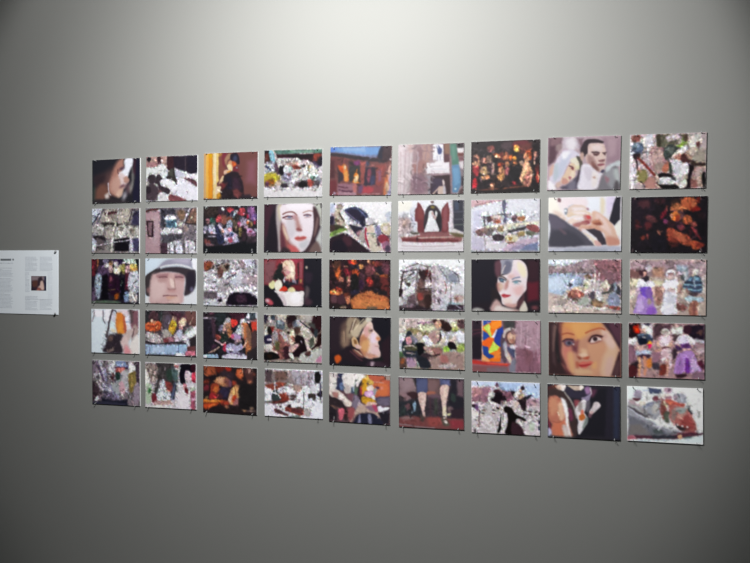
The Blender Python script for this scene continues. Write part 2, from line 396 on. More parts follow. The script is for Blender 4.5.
PRINTS.append((-0.0014, 2.0986, -0.0204, 0.2829, 0.2139, 'photo print of a reddish building front with flames in its windows under blue sky', """
w .7 12 1.4
b 77,47,47
p 74,101,137,2.2 -0.7,-1 83.9,0.2 81.4,16.3 52.1,14.3 -0.5,7.6
p 93,114,141,2.2 19,0.9 57.7,1.8 57.8,8.8 22.1,6.6
s 58,81,133,2.2 -0.6,1.9 10,0.7 7.1,7.7 -0.5,7.6
p 78,85,111,1.5 19.2,9.4 75.6,14.8 75.7,18.9 22.3,12.3
p 32,27,32,1.2 -0.4,9 22.2,10.9 52.1,15.7 78.6,19 90.3,22 90.4,26.2 52.3,21.3 19.4,16.5 -0.3,14.7
s 23,23,34,1.2 83.9,0.2 89.8,1.1 87.3,16.4 84.5,20.5 77.1,17.6 78.4,10.6
p 40,28,33,1.5 86.8,0.2 99.8,-0 99,22.1 90.4,24.8 84.4,19.1
n 18 2.7 81,0.9,99.1,24.9
e 150,138,135,0.7 98.1,20.5,2.1,1.7
p 68,36,38,2.2 -0.3,14.7 22.4,18 31.6,23.8 13.8,32 0.2,31.8
p 49,25,29,1.8 -0.1,20.4 7.4,20.5 8.2,48.9 0.6,48.9
p 31,24,26,1.8 31.5,22.4 52.3,24.1 52.5,29.7 37.7,30.9 30.1,26.6
s 80,36,71,1.5 39,22.5 47.9,22.1 49.5,28.3 40.6,28.1
s 44,44,59,1.5 58.2,24.2 64.1,24.3 64.3,29.9 58.4,29.8
p 37,28,34,1.2 12.3,32 22.8,32.1 23.3,51.9 14.4,56.1
p 34,33,34,1.2 31.7,29.4 52.5,29.7 53.2,56.4 30.9,54.8
p 97,50,47,1.2 49.4,24.1 58.2,24.2 57.7,57.9 51.2,57.8
p 33,27,37,0.9 57.9,32.6 76.1,32.9 75.3,60.3 56.2,59.3
s 92,44,56,1.5 61.6,38.3 67.4,37 66.9,52.4 62.6,55.1
s 38,38,58,1.5 67.7,46.8 73.5,46.8 73.8,58 68,58
p 93,46,44,1.8 76,30.1 90.5,27.6 88.4,58.2 85.8,72.1 75.6,72
p 91,59,77,1.8 79.1,38.5 83.4,35.8 83.9,52.5 79.6,55.3
p 84,44,49,1.5 53.3,60.7 85.5,60.9 85.9,74.9 53.7,74.7
s 115,42,50,1.8 50.5,66.3 59.2,62.1 71.1,65 68.3,72 53.6,71.9
s 68,47,69,1.8 47.4,60.6 54.8,60.7 53.6,71.9 47.6,70.5
s 150,85,34,1.5 18.3,30.6 24.2,27 28.8,33.6 30.6,43.5 30.8,53.4 24.9,53.4 23.1,43.4 19.9,37.7
s 153,137,115,1 22.8,30.7 24.2,27.9 26.4,30.7 25.9,36.4 23.5,36.4
s 154,105,53,1 24.5,40.6 29,39.3 29.3,52 25.8,53.4
s 136,54,23,1.5 13.7,29.1 19.8,30.6 22.9,37.8 16.9,37.7
s 152,85,28,1.2 39.5,43.6 43.9,39.5 47.9,45.1 47.2,52.2 48.8,56.4 38.4,56.3 39.7,50.7
s 155,137,105,0.9 41.1,46.5 45.5,45.1 45.7,53.6 40.7,55.5
l 141,75,30 1.5 45.2,35.3 43.9,40.9
p 97,68,78,1.2 12.9,57.5 44.3,57.8 44.9,77.5 13.5,77.4
l 59,32,43 2.1 14.6,61.8 29.6,63.9
l 55,29,44 2.4 16.2,67.5 26.8,69.8 37.2,69.6
s 125,73,70,1.5 38.4,59.1 43.8,59.2 43.8,71.9 40.3,71.8
p 113,89,98,1.2 14.8,71.2 43.2,71.9 43.3,74.7 14.9,74.6
s 115,111,135,2.2 93.9,47.1 99.5,41.6 100.5,77.7 93.2,77.7
s 132,75,47,1.5 89.6,49.8 95.2,44.3 97.1,61 93.2,74.9 88.8,74.9
s 143,113,105,1 95.1,38.7 98.5,24.9 98.6,41.6 95.5,52.7
s 148,123,102,1 91.3,58.2 95,55.4 95.9,69.3 91.6,69.3
p 70,29,34,1.5 0.1,51.7 11.3,51.8 11.9,77.4 0.7,77.3
e 127,113,128,1.2 8.2,72.5,2.1,2
l 123,98,99 1.2 53.7,73.9 83,73.7
k 120 6 .3 0,18,100,76"""))
PRINTS.append((0.3126, 2.0958, -0.0112, 0.2851, 0.2139, 'photo print of weathered pink boards with a white sign and a green and blue post', """
w .4 8 1.4
b 102,85,89
p 136,127,130,1.5 -1.2,-1.7 22.5,-0.9 23,26.5 17.6,75.3 0.2,75.1
p 145,137,140,1.9 0.5,1.4 8.4,1.6 8.1,72.1 1.7,72
l 122,109,113 1.5 11.7,7.9 9.6,72.1
l 125,114,117 1.4 18,8.1 14.4,72.2
l 127,113,115 1.2 3.8,10.7 4.3,72
s 132,115,114,1.5 14.7,-0.6 21,-0.4 22.7,11.3 14.9,11
p 107,90,94,1.9 24.1,-0.3 52.1,0 52.6,27.3 43.7,48.3 47.3,75.7 19.2,75.3
p 93,70,74,2.3 30.5,5.4 36.7,2.6 39.2,57.3 34.5,57.3
p 118,94,90,1.9 38.2,1.1 49.1,0.5 49.5,27.2 37.3,36
s 104,76,75,2.3 21.6,32.6 35.5,23.8 43.4,30.1 31.2,48.1
s 88,68,77,2.3 21.8,47.9 40.6,48.2 44.1,69.6 25.4,72.3
l 115,103,110 1.5 30.6,11.5 28.4,66.3
l 102,83,88 1.5 44.4,2.8 41.7,24
p 60,38,43,1.2 52.1,0 77.6,0.3 78.5,12.9 80.4,34 55.8,30.4
p 91,68,57,1.2 70.6,0.7 78.3,0.9 78.5,15.9 70.9,15.7
p 155,154,158,0.9 53.1,0.4 69.1,0.6 70.2,29.3 53.6,28.8
s 43,49,81,0.9 58.4,2.7 61.5,7.9 61.4,1.9 64.6,6.5 66.8,8.1 66.3,15 61.7,15.8 60,9.4
l 113,113,129 0.9 60.2,18.4 60.3,24.5
l 113,113,129 0.9 64.8,18.6 64.9,24.6
p 158,155,159,0.9 44.3,28 78.1,28 79.4,44.5 44.6,44.7
l 137,132,137 1.2 49.7,33.3 66.6,33.7
l 137,139,146 1.2 51.3,37.9 74.4,38.4
l 146,133,140 1.2 49.8,40.9 71.4,41.3
p 107,90,96,1.2 45.2,45.3 80.6,44.6 80.7,49.1 45.3,48.3
p 36,24,28,1.1 50.6,48.4 80,47 82.1,76.2 49.8,75.7
p 43,35,49,1.9 53.1,51.5 68.5,51.8 68.9,73 51.9,72.7
p 106,103,111,1.2 46.8,48.4 50.9,48.5 49.8,75.7 47.3,75.7
s 146,136,133,0.9 68.3,56.4 70.1,53.4 71.6,56.4 72,61 69.6,62.4
s 136,120,113,0.9 62.6,65.3 67.2,63.3 71.8,63.4 73.4,67 73.5,76 62.8,75.9
l 138,120,112 2 64.1,64.7 59.6,69.8 55.1,75.2
s 133,129,136,1.1 70.2,63.3 73.3,64 74.2,76.1 70.5,76
p 53,83,73,1.1 79.2,0.9 88.9,1 90.7,16.3 93.4,31.4 81.9,32.6 79.8,16
p 66,94,85,1.5 81.4,4 85.9,4.2 87.8,25.2 83.3,25.1
p 62,91,116,1.2 81.9,32.6 93.4,31.4 96.5,49.4 97,61.4 91.8,73.3 82.6,73.2
p 74,104,129,1.5 83.5,37.1 92.6,37.3 94.5,58.3 87,64.2
e 143,154,159,0.8 88.3,67.8,1.5,1.5
p 97,79,83,1.2 78.6,19 81.6,19 84.2,76.2 81.8,76.2
p 33,28,31,1.2 88.9,0.7 99.5,0.4 99.6,7.6 90.5,7.3
p 154,150,153,0.9 89.9,7.9 99.6,7.6 99.7,14.5 90.7,14.8
p 71,40,37,1.2 90.7,14.8 99.7,15.1 99.8,19.6 91.4,19.3
p 79,52,57,1.2 92.3,20.8 99.9,21.1 100,26.4 93,25.4
p 148,144,146,1.1 93,28.4 100,27 100.2,39 95.6,37.4
p 85,78,82,1.2 95.7,38.9 100.2,39 100.4,49.5 97.4,49.4
p 33,28,33,1.2 96.8,49.4 100.4,49.5 100.7,64.4 97.6,62.9
p 55,42,43,1.2 94.7,70.3 100.7,64.4 100.9,76.4 93.3,76.3
k 120 12 .18 0,0,54,76"""))
PRINTS.append((0.6267, 2.0952, -0.0053, 0.2812, 0.2139, 'dark photo print of a crowd in evening dress under warm lamplight', """
w .3 30 1.15
b 32,25,27
p 29,25,27,2.2 0.3,-0.1 47.4,0.8 44.7,16.6 23.9,24.8 2.7,18.1
s 95,54,51,1.5 23.7,8.3 32.6,6.5 34.2,13.2 26.7,14.4
s 54,43,47,2.2 44.5,4.6 59.2,2.2 59.4,14.1 47.6,16.7
s 73,31,37,1.8 62.2,2.3 82.6,0.8 82.8,12 71.2,17.5 62.4,14.2
p 72,37,36,1.8 71.1,8.6 88.5,3.4 88.7,18.1 71.2,20.5
e 173,137,77,0.9 66.4,12,3,4.5
s 173,127,60,1.2 63.2,8.3 69.6,8 69.7,16.6 63.8,15.8
s 73,31,31,1.5 38.8,19.3 50.6,16.8 56.6,25.9 44.8,28.5
s 154,94,67,1.5 47.7,18.2 53.6,18.4 55.2,27.4 47.8,27.1
l 175,143,97 2.1 35.8,23.1 43.3,23.7
s 150,73,33,1.5 32.8,19.1 41.7,19.4 38.8,22.3
s 158,113,94,1.2 4.2,21.1 10.3,19.8 12.5,25.9 12.6,32.9 5.9,31.8
s 50,28,33,1.2 4.3,22.6 10.3,24.4 8.9,28.8 4.3,27.2
s 171,129,102,1 2.8,30.1 8.9,28.8 13.4,32 13.5,35 2.9,34.7
s 116,36,42,1.2 2.9,36.2 12,36.5 12.2,48.5 6.1,51.4 3,45.3
s 147,26,35,1.2 3.2,57.3 7.7,54.4 10,66.6 3.3,67.9
s 175,29,40,1.2 3.3,63.4 8.7,62 7.9,68 3.3,67.9
l 158,74,69 1.5 7.9,69.5 8.9,77.1
s 142,88,79,1.2 16.4,24.6 22.4,24.8 24,32.3 18,32.1
s 124,96,86,1.2 23.8,21.8 29.9,22.9 30,31 24,30.8
s 132,108,80,1.5 15.1,39.6 24,36.8 24.2,48.9 15.2,48.6
n 40 1.6 13.5,36.5,24.2,48.9
s 161,118,86,1 15.2,51.6 21.2,50.3 27.3,53.4 24.3,56.4 16.8,54.7
s 167,108,73,1.2 21.2,48.8 27.2,50.4 27.3,54.9 21.3,53.3
s 132,106,98,1.2 30,31 34.5,34.2 33.8,49.1 30.2,49
s 52,37,44,1.5 24,33.8 30,34 30.2,46 25.7,48.9
s 161,108,80,1 40.6,41.8 44.9,36 48.5,40.6 49.5,46.6 45.1,49.4
s 163,117,75,1 39.2,50.8 49.5,46.6 48.2,57 40.8,58.3
s 140,78,81,1.2 50.9,37.7 56.8,40.8 57,49.7 51,49.6
s 132,91,66,1 50.8,31.7 55.2,30.3 56.8,36.3 52.4,39.2
s 143,52,32,1.3 40.4,32.8 46.4,33 45,39 40.5,38.8
e 175,119,47,1 64,26.2,3,3.3
s 163,78,35,1.2 56.6,22.9 61,21.6 59.6,29 56.7,28.9
s 163,96,58,1.2 62.6,32.1 67,30.7 65.6,36.6 62.6,35
s 139,116,100,1 71.4,30.9 75.8,31 74.4,36.9 71.4,35.3
p 19,17,20,1.8 56.8,37.8 71.5,38.3 71.8,62 60.1,64.7 54.1,55.6
s 39,26,25,1.5 30.3,55 39.2,55.3 39.4,67.2 30.4,67
s 166,109,81,1.2 28.9,64 34.9,62.6 35,68.6 29,69.1
p 24,19,22,1.5 9.3,57.5 30.3,58 27.5,70 9.4,71.1
s 129,39,47,1.5 61.5,60.3 65.9,60.4 66,64.9 61.6,64.8
s 158,108,80,1 77.1,23.6 80,19.3 85.8,18.9 87.3,24 84.5,31.3 78.7,31.1
s 138,59,30,1.3 80,17.8 84.3,15 90.1,19.7 87.4,29.9 84.4,25.4
s 159,118,93,1 77.3,35.5 80.1,31.1 86,34.3 89.1,44.7 89.3,59.5 86.4,65.3 77.7,65.1 71.8,57.6 74.5,47.3
s 142,88,79,1.5 80.4,47.4 87.6,47.6 86.4,62.4 79.1,63.7
s 174,139,108,1.2 78.7,35.5 83.1,35.7 80.4,50.4 74.6,53.2
p 20,15,18,1.2 88.6,9.3 98.6,3.8 99.6,77.4 89.3,65.4 92,47.8 88.9,35.9
s 157,109,100,1 91.6,18.2 95.9,18.4 94.6,27.2 91.7,30
s 173,134,114,0.9 91.8,31.5 93.8,31.6 93.9,36 91.8,35.9
s 157,56,45,1.5 94.9,50.8 98.6,47.9 99.4,62.7 96.5,61.1
s 74,26,27,1.5 94.8,39 99.1,36.2 99.2,48 94.9,47.8
l 95,53,41 1.8 12.5,72.7 45.4,70.4 71.9,68 86.5,66.8
p 21,18,19,1.5 1.2,70.9 24.5,72.9 69,70.9 99.5,68.6 99.6,77.4 1.3,75.4
k 420 4.5 .9 0,10,100,70"""))
PRINTS.append((0.9396, 2.0972, -0.0125, 0.2817, 0.2139, 'photo print of a veiled bride leaning on a dark-haired man in grey', """
w .4 7 1.7
b 138,121,128
p 76,56,65,1.5 0.4,0.5 21.3,1.2 18.6,13.4 12.9,25.5 8.6,34.6 1.2,40.6
s 95,73,79,1.5 4.9,0.6 19.8,1.2 14.1,10.2 5.2,13
p 64,44,53,1.5 2.2,12.9 11.1,11.6 11.5,31.6 2.7,39.1
s 109,92,94,1.2 11.1,11.6 20,8.8 18.7,18 12.8,19.3
p 144,135,143,1.8 21.3,-0.3 49.4,0.6 48.3,17.3 35,16.9 20.2,18
s 166,162,167,1.8 25.9,4.4 37.6,1.8 38,17 29.1,18.3
p 96,76,84,1.5 40.6,1.9 49.4,2.2 49.7,17.4 45.4,20.3 43.7,11.1
p 119,98,108,2.2 74.1,1.5 99.9,2.4 100.7,36.9 82.1,39.5
p 132,112,120,2.2 81.3,3.3 95.7,3.8 93.4,27.7 84.8,30.5
s 158,153,166,1 20.3,21.1 26.2,18.8 35,18.5 42.5,23.3 44.1,27.9 36.8,30.7 29.6,38.2 23.9,50.3 18.2,62.5 12.3,68.5 6.3,66.9 3.1,59.1 8.8,40.7
s 144,147,161,1.8 23.3,25.8 32.2,24.5 26.7,41.2 18.1,56.3 12.1,56.2 14.7,40.9
s 136,143,151,1.5 8.8,40.7 14.7,37.8 15.1,56.3 9.2,62.3
s 174,173,178,1.5 20.3,22.6 32.1,21.4 23.5,31.9
s 156,129,119,1.2 4.3,43.7 8.7,39.2 7.5,53 3.1,56
s 169,164,151,1 32.4,32.1 39.7,28.7 45.7,32.5 48.2,41.7 44.5,49.2 38.5,41.4 34,36.8
s 63,58,53,0.9 39.7,27.7 45.6,29.4 48.7,37.1 48.3,46.2 44.5,49.2 44.3,38.5
s 166,145,127,1 29.6,41.2 35.4,36.8 40,43 38.7,52.1 38.8,56.7 33,61.2 27.2,67.2 19.7,65.5 19.6,59.4 25.4,50.3
s 175,162,145,1.2 34.2,49 38.7,52.1 37.4,58.2 31.5,59.6
s 149,111,102,1 21.1,59.4 27.1,59.5 30.2,65.7 21.3,67.1
l 70,44,51 1.8 31.1,41.3 35.6,43.8
s 125,76,84,0.9 30,56.5 34.4,58.2 31.5,61.2
s 95,44,49,0.9 32.6,44.4 37.1,44.5 35.7,47.5
s 164,158,132,1 40,41.5 44.4,41.6 43,47.6 40.1,47.6
s 179,176,181,1.2 1.7,62.2 9.3,66.9 12.5,74.7 2,74.5
s 155,133,126,1.2 12.3,65.4 19.7,64 18.4,71.7 13.9,71.6
p 64,59,73,1.2 33.1,65.8 40.3,56.7 47.5,50.8 43.6,75.1 21.4,74.8 18.4,71.7 27.2,68.7
s 89,85,98,1.5 30.2,67.3 39,62.8 39.2,73.5 30.3,74.9
p 39,30,39,1.2 43,47.6 47.5,47.7 46.3,62.9 42,65.9
s 39,31,36,1 45.4,21.8 46.7,14.2 51,6.8 56.7,3.9 65.5,4.2 74.2,6.6 77.1,9.2 72.9,11.1 67,9.7 58.3,10.1 57,14.6 55.8,26.7 51.4,28.1 47,24.9
s 165,145,140,1 56.9,11.5 67.1,10.3 75.8,11.5 79.7,18.3 81,27.4 80.1,37.9 78.8,45.4 73.7,49.8 67.9,49.1 60.5,45 54.5,35.7 52.8,26.6 55.7,23.6
s 123,97,95,1.8 55.8,26.7 63.1,29.9 67.7,39.1 70.8,48.2 62,46.5 56,37.3
s 171,157,156,1.5 61.3,13.2 72.9,13.5 74.5,21.1 64.4,20.8
l 48,32,36 2.1 62.1,22.9 67.3,22.4 71.7,23.8
l 48,32,36 1.8 76,23.9 80.3,23.4
s 70,46,49,1 63,24.4 71.7,24.7 68.9,27.9 64.5,27.5
s 59,39,43,0.9 76.1,24.8 80.4,24.9 79,27.3
s 168,148,141,1 72.3,24.1 76,24.2 78.3,33.3 73.4,34.7
s 100,68,71,1 70.5,34 79.1,33.3 77.8,36.9 72,36.2
s 108,63,70,0.9 69.2,40 73.5,38.6 79.3,40 75,42.3 70.7,42.2
s 93,61,58,1.5 61.8,35.9 67.8,42.1 72.2,48.3 67.9,50.3 62,45
e 142,118,111,1 47.9,28,2.9,6.1
s 173,169,178,1.2 47.3,41.6 56,38.8 63.5,45.1 70.9,51.3 76.7,52.9 72.6,63.4 68.5,75.5 43.6,75.1 44.8,59.9
s 160,154,164,1.5 50.3,44.8 59.1,45 65.2,57.2 56.6,63.1
s 178,171,171,1.5 62.1,51.1 70.9,52.8 68.4,69.4 62.6,72.3
e 53,50,68,0.9 76.9,50.2,2.6,2.4
e 153,128,121,0.9 65.2,58.7,2.1,1.8
s 93,90,96,1.2 71.3,72.5 75.3,57.4 80.9,48.5 90.8,41.2 96.6,44.3 98.3,57.9 98.7,75.9 68.5,75.5
s 114,114,119,1.5 79.5,51.5 90.9,45.7 94.1,60.8 91.6,75.8 82.7,66.6
s 115,82,91,1.5 79.7,57.5 85.5,60.6 82.7,66.6
s 151,158,161,1.2 80.8,45.5 87.9,39.6 99.2,35.4 99.4,42.9 90.8,42.7 82.4,51.5
s 138,143,144,1.5 91,48.7 98.1,48.8 98.7,72.9 94.2,63.8
s 65,61,65,1.5 94.2,63.8 98.5,66.9 98.7,75.9 91.6,75.8"""))
PRINTS.append((1.2540, 2.0936, -0.0102, 0.2767, 0.2139, 'photo print of a soldier in white crawling past a blue-grey ball', """
w .3 30 1.15
b 158,143,145
p 196,191,195,1.5 -0.6,-0.7 10.6,9.7 8,33 5.1,49.6 10.1,59.8 7.3,76.4 0.9,76.3
s 103,59,54,1.2 1,2.7 12,-0.2 13.7,8.2 4.4,11.2
s 199,195,188,1.1 13.1,6.5 16.8,2.3 21.5,3.5 20.1,10.1 17,14.9
s 179,177,186,1.2 19.9,3.4 29.2,0.4 31.1,17.1 28.3,30.3 23.5,23.5
s 207,206,209,0.9 21.7,13.4 24.8,13.6 28.5,40.2 25.4,40.2
s 155,143,150,1.5 4.9,36.3 11.2,36.4 10.2,66.5 5.4,63
n 11 2 0.5,52.9,24.6,76.7
s 27,17,22,0.9 3.1,29.5 6.2,26.3 14.1,26.5 12.6,31.5 6.4,34.6
e 72,87,107,0.8 10.2,18.7,8,7.9
s 121,137,153,1.5 7.5,13 12.3,13.1 12.4,18.1 7.7,18
s 39,49,66,1.2 3,21.2 7.8,24.6 15.6,23.2 12.5,26.5 6.2,26.3
p 142,105,108,1.4 28,17 43.6,19.2 50.1,37.5 45.8,50.6 36.6,55.4 27.1,46.8 25.1,26.8
s 164,137,134,1.8 29.6,20.4 42.1,24.1 42.5,40.6 31.6,40.3
l 189,174,171 1.2 25,23.5 30.1,43.6
s 127,111,104,1.5 33.2,43.7 44,40.7 45.8,50.6 36.5,53.7
s 158,93,74,1.2 45.6,44 51.7,39.2 52,50.8 47.4,55.6 42.7,50.5
p 79,75,62,1.2 33.9,0.6 66.3,1.8 63.5,14.9 45.1,19.2 35.8,17.2
n 22 1.5 33.9,0.6,72.8,21.8
s 45,41,31,1.2 35.5,2.3 40.1,0.8 40.5,17.4 35.8,17.2
s 115,149,49,1.2 58.9,18 66.5,15 69.4,5.2 73.9,3.8 75.6,12 68.2,20
s 60,48,37,1.2 69.3,2 75.4,2.2 75.6,10.4 71,11.9
s 184,174,178,1.2 47.9,2.8 63.2,1.7 63.3,8.3 49.6,9.5
s 47,53,52,0.9 44.3,24.1 46.7,18.6 52.8,15.5 58.9,16.4 64.2,21.5 59.2,27.9 54.7,32.7 48.6,37.5 45.4,32.4
s 82,87,83,1.2 48.3,21 55.9,18.9 59.1,23 53,29.4
k 181 6 0.36 0,0,100,76
s 182,170,162,0.9 51.7,37.6 57.7,29.5 63.6,22.4 68.2,23.2 69.9,31.5 65.5,36.3 57.8,36.1
s 152,102,92,1.1 59.3,32.8 66.8,28.1 68.5,36.4 60.9,37.8
s 189,187,191,1.1 66.7,21.6 72.7,16.8 75.8,21.9 71.4,28.3 66.8,28.1
s 61,32,34,1.1 66.9,34.7 69.9,28.2 79,28.5 82.2,38.4 76.3,43.2 68.6,41.3
s 144,118,104,1.2 72.9,26.7 81.9,23.7 85.2,35.2 79.2,38.3
s 196,192,185,0.9 77.2,15.4 80,5.6 86,2.6 92,3.8 95.2,11.1 90.8,17.5 84.9,20.5 80.3,20.4
s 174,160,149,1.1 78.8,20.3 86.3,18.9 89.2,11.8 92.3,15.9 88,25.5 83.6,31.9 77.5,28.5
s 73,44,44,0.9 86.2,14 91.6,12.6 90.9,20.7 87.9,20.6
s 141,133,122,1.2 85,28.7 93.9,20.8 98.6,29.1 98.9,45.4 91.4,45.2 82.2,36.8
n 13 1.8 80.4,22,98.9,45.4
s 44,32,29,1.1 82.2,38.4 91.3,41.9 98.9,42.1 99,47 88.4,46.8 80.8,44.9
p 16,8,14,1.1 74.7,41.5 85.4,46.7 81.2,61.3 81.5,77.7 72.4,77.5 76.6,57.9
p 157,130,123,1.4 85.5,48.3 99,47 98.1,74.7 89.1,76.2 82.3,71.1 82.6,58.1
s 171,149,145,1.5 87,51.6 96,50.2 94.8,61.6 87.3,64.7
s 6,6,8,1.1 94.7,58.3 99.1,55.2 99.6,76.4 96.6,74.7
s 119,76,72,1.5 81.3,64.6 88.9,68 89.1,76.2 81.5,76
s 203,201,204,0.9 53.3,42.6 56.3,37.7 63.9,37.2 73.2,44.7 71.9,51.3 69,61 64.6,67.5 58.5,70.7 46.2,71.1 40,68.7 40.4,62.1 49.1,60.6 58.3,61.5 58.1,50.9
s 178,177,186,1.2 56.4,44.3 64,41.2 67.4,54.4 61.4,60.9
l 159,159,168 1.2 56.4,41 61.2,51 59.8,59.2
s 203,198,203,0.9 67.1,44.6 76.2,41.5 78,54.7 73.5,57.9 68.9,54.5
s 154,142,128,1.1 70.5,59.4 76.6,57.9 76.7,64.5 72.1,64.4
s 190,187,183,0.9 61.6,72.4 67.6,67.6 75.2,64.5 75.4,74.3 67.8,77.5 63.2,75.7
s 47,47,51,1.1 55.3,62.4 59.8,60.8 61.5,65.8 56.9,65.7
s 11,6,10,1.1 36.7,58.7 42.8,54.8 55.2,57.4 56.8,61.8 46,60.5 39.8,62.1
s 7,6,7,1.1 35.3,66.9 41.6,71.4 55.5,71.6 63.1,72.4 64.8,77.4 37,76.9
s 33,45,37,1.2 51.8,42.5 54.8,40.9 56.7,55.8 53.6,55.8
l 107,40,35 3.4 11.1,33.1 20.7,43.4 33.5,58
s 179,154,149,0.9 33.6,60.3 38.2,58.7 39.9,67 35.3,66.9
l 31,16,22 2.2 8.6,34.7 11.5,53.1
p 147,106,99,1.5 21.1,60 33.6,60.3 36.9,70.3 43.2,77 21.4,76.7 18.1,69.9
s 161,123,116,1.5 11.4,46.4 17.8,53.3 16.4,59.9 11.6,56.5
s 112,104,63,1.4 9.9,53.1 20.9,50 24.2,60.1 19.7,68.3 11.8,66.5
n 17 1.5 8.3,49.7,24.4,70.1
s 193,190,197,1.2 1.9,46.2 8.3,49.7 6.9,59.7 2.1,56.3
l 42,22,27 1.5 14.9,66.6 21.4,75
l 195,190,187 1.2 35.4,71.9 41.7,77
k 63 6 .28 0,0,100,76"""))
PRINTS.append((-1.2562, 1.8491, -0.0056, 0.2716, 0.2174, 'photo print of grey packs strapped up on a rack outdoors', """
w .3 30 1.15
b 123,116,117
n 30 5.4 -16.5,-16.5,118.7,76.6
p 188,193,209,1.8 0.1,-0.7 20.2,-0.4 13,11.9 0.3,30.4
p 184,188,204,1.4 11.3,27.3 2.2,39.7 0.6,77 8,77 11.5,52.1 5.9,45.9
l 34,34,51 2.2 20.2,1.1 11.2,14.9 0.3,28.8
l 186,189,199 2.7 20.2,1.1 14.9,15
l 67,69,85 1.8 23.9,2.7 16.7,18.1 11.3,27.3
s 153,147,139,1.8 23.9,5.8 49.1,1.5 52.8,18.4 49.3,27.6 27.6,25.9 20.3,18.1
p 61,31,36,1.1 27.5,7.4 52.7,3.9 52.8,7.7 36.6,12.1 27.5,11.2
l 193,187,179 2.9 34.7,2.9 29.4,18.2 33.1,22.9
l 50,45,44 1.4 25.7,2.7 27.6,12
e 124,113,110,1.8 42,15.3,7.2,4.6
s 164,158,148,1.8 59.9,4.7 79.4,0.4 81.3,18.7 74.3,24.8 60,26.2 56.4,15.4
l 128,119,124 1.8 67.1,15.5 77.8,12.6 81.2,6.5
l 196,193,185 2.5 56.3,0.1 54.6,15.4
l 31,23,32 2.2 86.5,2 81.3,15.7 79.6,21.7
l 184,178,168 2.9 86.6,6.6 83.1,18.7
p 45,42,65,2.7 88.3,5.1 99.7,3.7 99.9,31 83.2,30.9 84.9,15.7
s 45,40,40,1.8 20.4,25.9 38.5,24.5 60.1,27.7 74.3,27.8 74.3,30.9 20.4,32
s 169,167,165,1.4 2.2,30.4 24,29 24.1,41.3 16.9,47.5 2.3,45.9
s 156,149,144,1.8 29.5,32.1 43.9,30.7 44.1,49.1 31.4,50.6
l 199,196,183 3.2 51.1,27.6 45.8,38.4 44.1,52.2 42.5,76.8
s 184,181,179,1.4 51.2,35.3 70.8,29.3 72.7,50.7 56.7,53.8 49.5,55.3
s 122,118,110,1.4 56.5,33.8 69,32.4 62,43
s 167,162,158,1.4 76.1,32.4 99.1,35.6 99.2,52.3 78.1,55.3
e 110,100,93,2.7 85,40.1,5.4,4.6
s 32,27,33,1.8 20.5,49.1 29.6,52.2 27.9,61.4 9.7,58.3 2.3,49
p 14,11,18,1.1 47.7,55.3 79.8,52.3 83.5,76.7 47.9,76.8
p 85,76,79,1.8 9.6,52.1 27.9,58.3 28,73.8 9.8,73.8
l 191,189,195 1.8 7.9,67.6 47.7,60.7 81.6,56.9
p 55,51,79,1.8 83.4,55.3 99.2,52.3 99.4,76.7 85.3,76.7
s 187,186,201,1.8 79.9,59.9 85.2,56.9 87.1,76.7 80,76.7
k 300 6 .55 0,0,100,76"""))
PRINTS.append((-0.9471, 1.8469, -0.0063, 0.2774, 0.2174, 'photo print of a white domed tower beside a pink wall', """
w .3 30 1.15
b 98,90,97
n 34 2.7 28,0.3,101.8,79.6
p 145,119,126,1.3 -2.5,7.3 28,4.7 30.4,79.9 -1.9,80.1
s 152,130,137,3.3 11.2,20.8 24.8,15 26.7,50.4 15,65.2
l 68,33,33 2.7 0.9,5.9 11.1,3.1 24.7,3.2
e 193,196,199,0.8 26.4,4.7,3,1.5
p 30,17,23,1 1,22.2 15.5,22.3 15.7,50.4 4.7,50.4
p 104,81,88,1.7 4.5,24.5 13,24.5 12.3,47.5 6.4,47.4
p 48,46,56,2.3 29.7,1.8 58.2,0.7 58.3,12.4 39.9,12.2 38.4,32.8 30,32.8
s 102,80,65,2 61.6,6.6 74.8,3.8 78.2,18.5 68.3,21.3
n 20 2 29.7,0.3,79.8,12.6
s 193,196,200,0.8 38.3,20.3 39.9,14.4 44.9,12 51.6,12.1 57.5,14.8 60,20.5
p 71,95,113,0.8 39.1,20.3 60,20.5 61.5,34.4 40.1,34.3
p 55,76,95,1.3 43.3,22.5 55,22.6 55.1,31.4 43.4,31.4
l 123,143,156 1.2 40,21.6 60,21.8
p 191,193,197,0.8 29.2,38.6 40.1,35 61.8,34.4 70.1,37.4 73.5,43.9 61.9,44.6 51.9,43.1 41.9,46.1 30.1,46
p 62,60,67,1.7 31.8,47.5 71.8,44.7 70.3,53.4 55.4,57.8 33.6,62.2
n 26 2.2 30.1,44.5,75.3,59.3
p 57,39,51,1.7 30.2,60.8 45.3,60.8 45.5,79.9 30.4,79.9
l 192,192,199 2.7 45,62.2 45.2,79.9
p 190,190,200,0.8 49,59.3 55.4,58.6 55.5,79.8 49.2,79.8
p 190,190,200,0.8 57.7,57.8 71.6,56.4 73.2,79.7 61.5,79.8
p 178,174,183,1 77.7,56.4 95,57.1 99.3,79.6 78.8,79.7
l 76,69,82 1.3 83.5,59.3 83.7,79.7
p 104,78,69,1 88.8,4 99.4,1.3 99.7,28.8 79.1,27.2
l 192,193,197 2 86.3,1.1 79.8,14.1 76.6,24.3
l 27,23,27 1.7 88.8,4 79.9,22.8 79.1,27.2 99.7,28.8
s 148,139,134,1.7 65,24.2 71.7,24.2 70.1,33 65.1,33
s 131,112,110,1.7 75,30.1 85,36 78.4,41.8
k 300 5 .6 30,0,100,76"""))
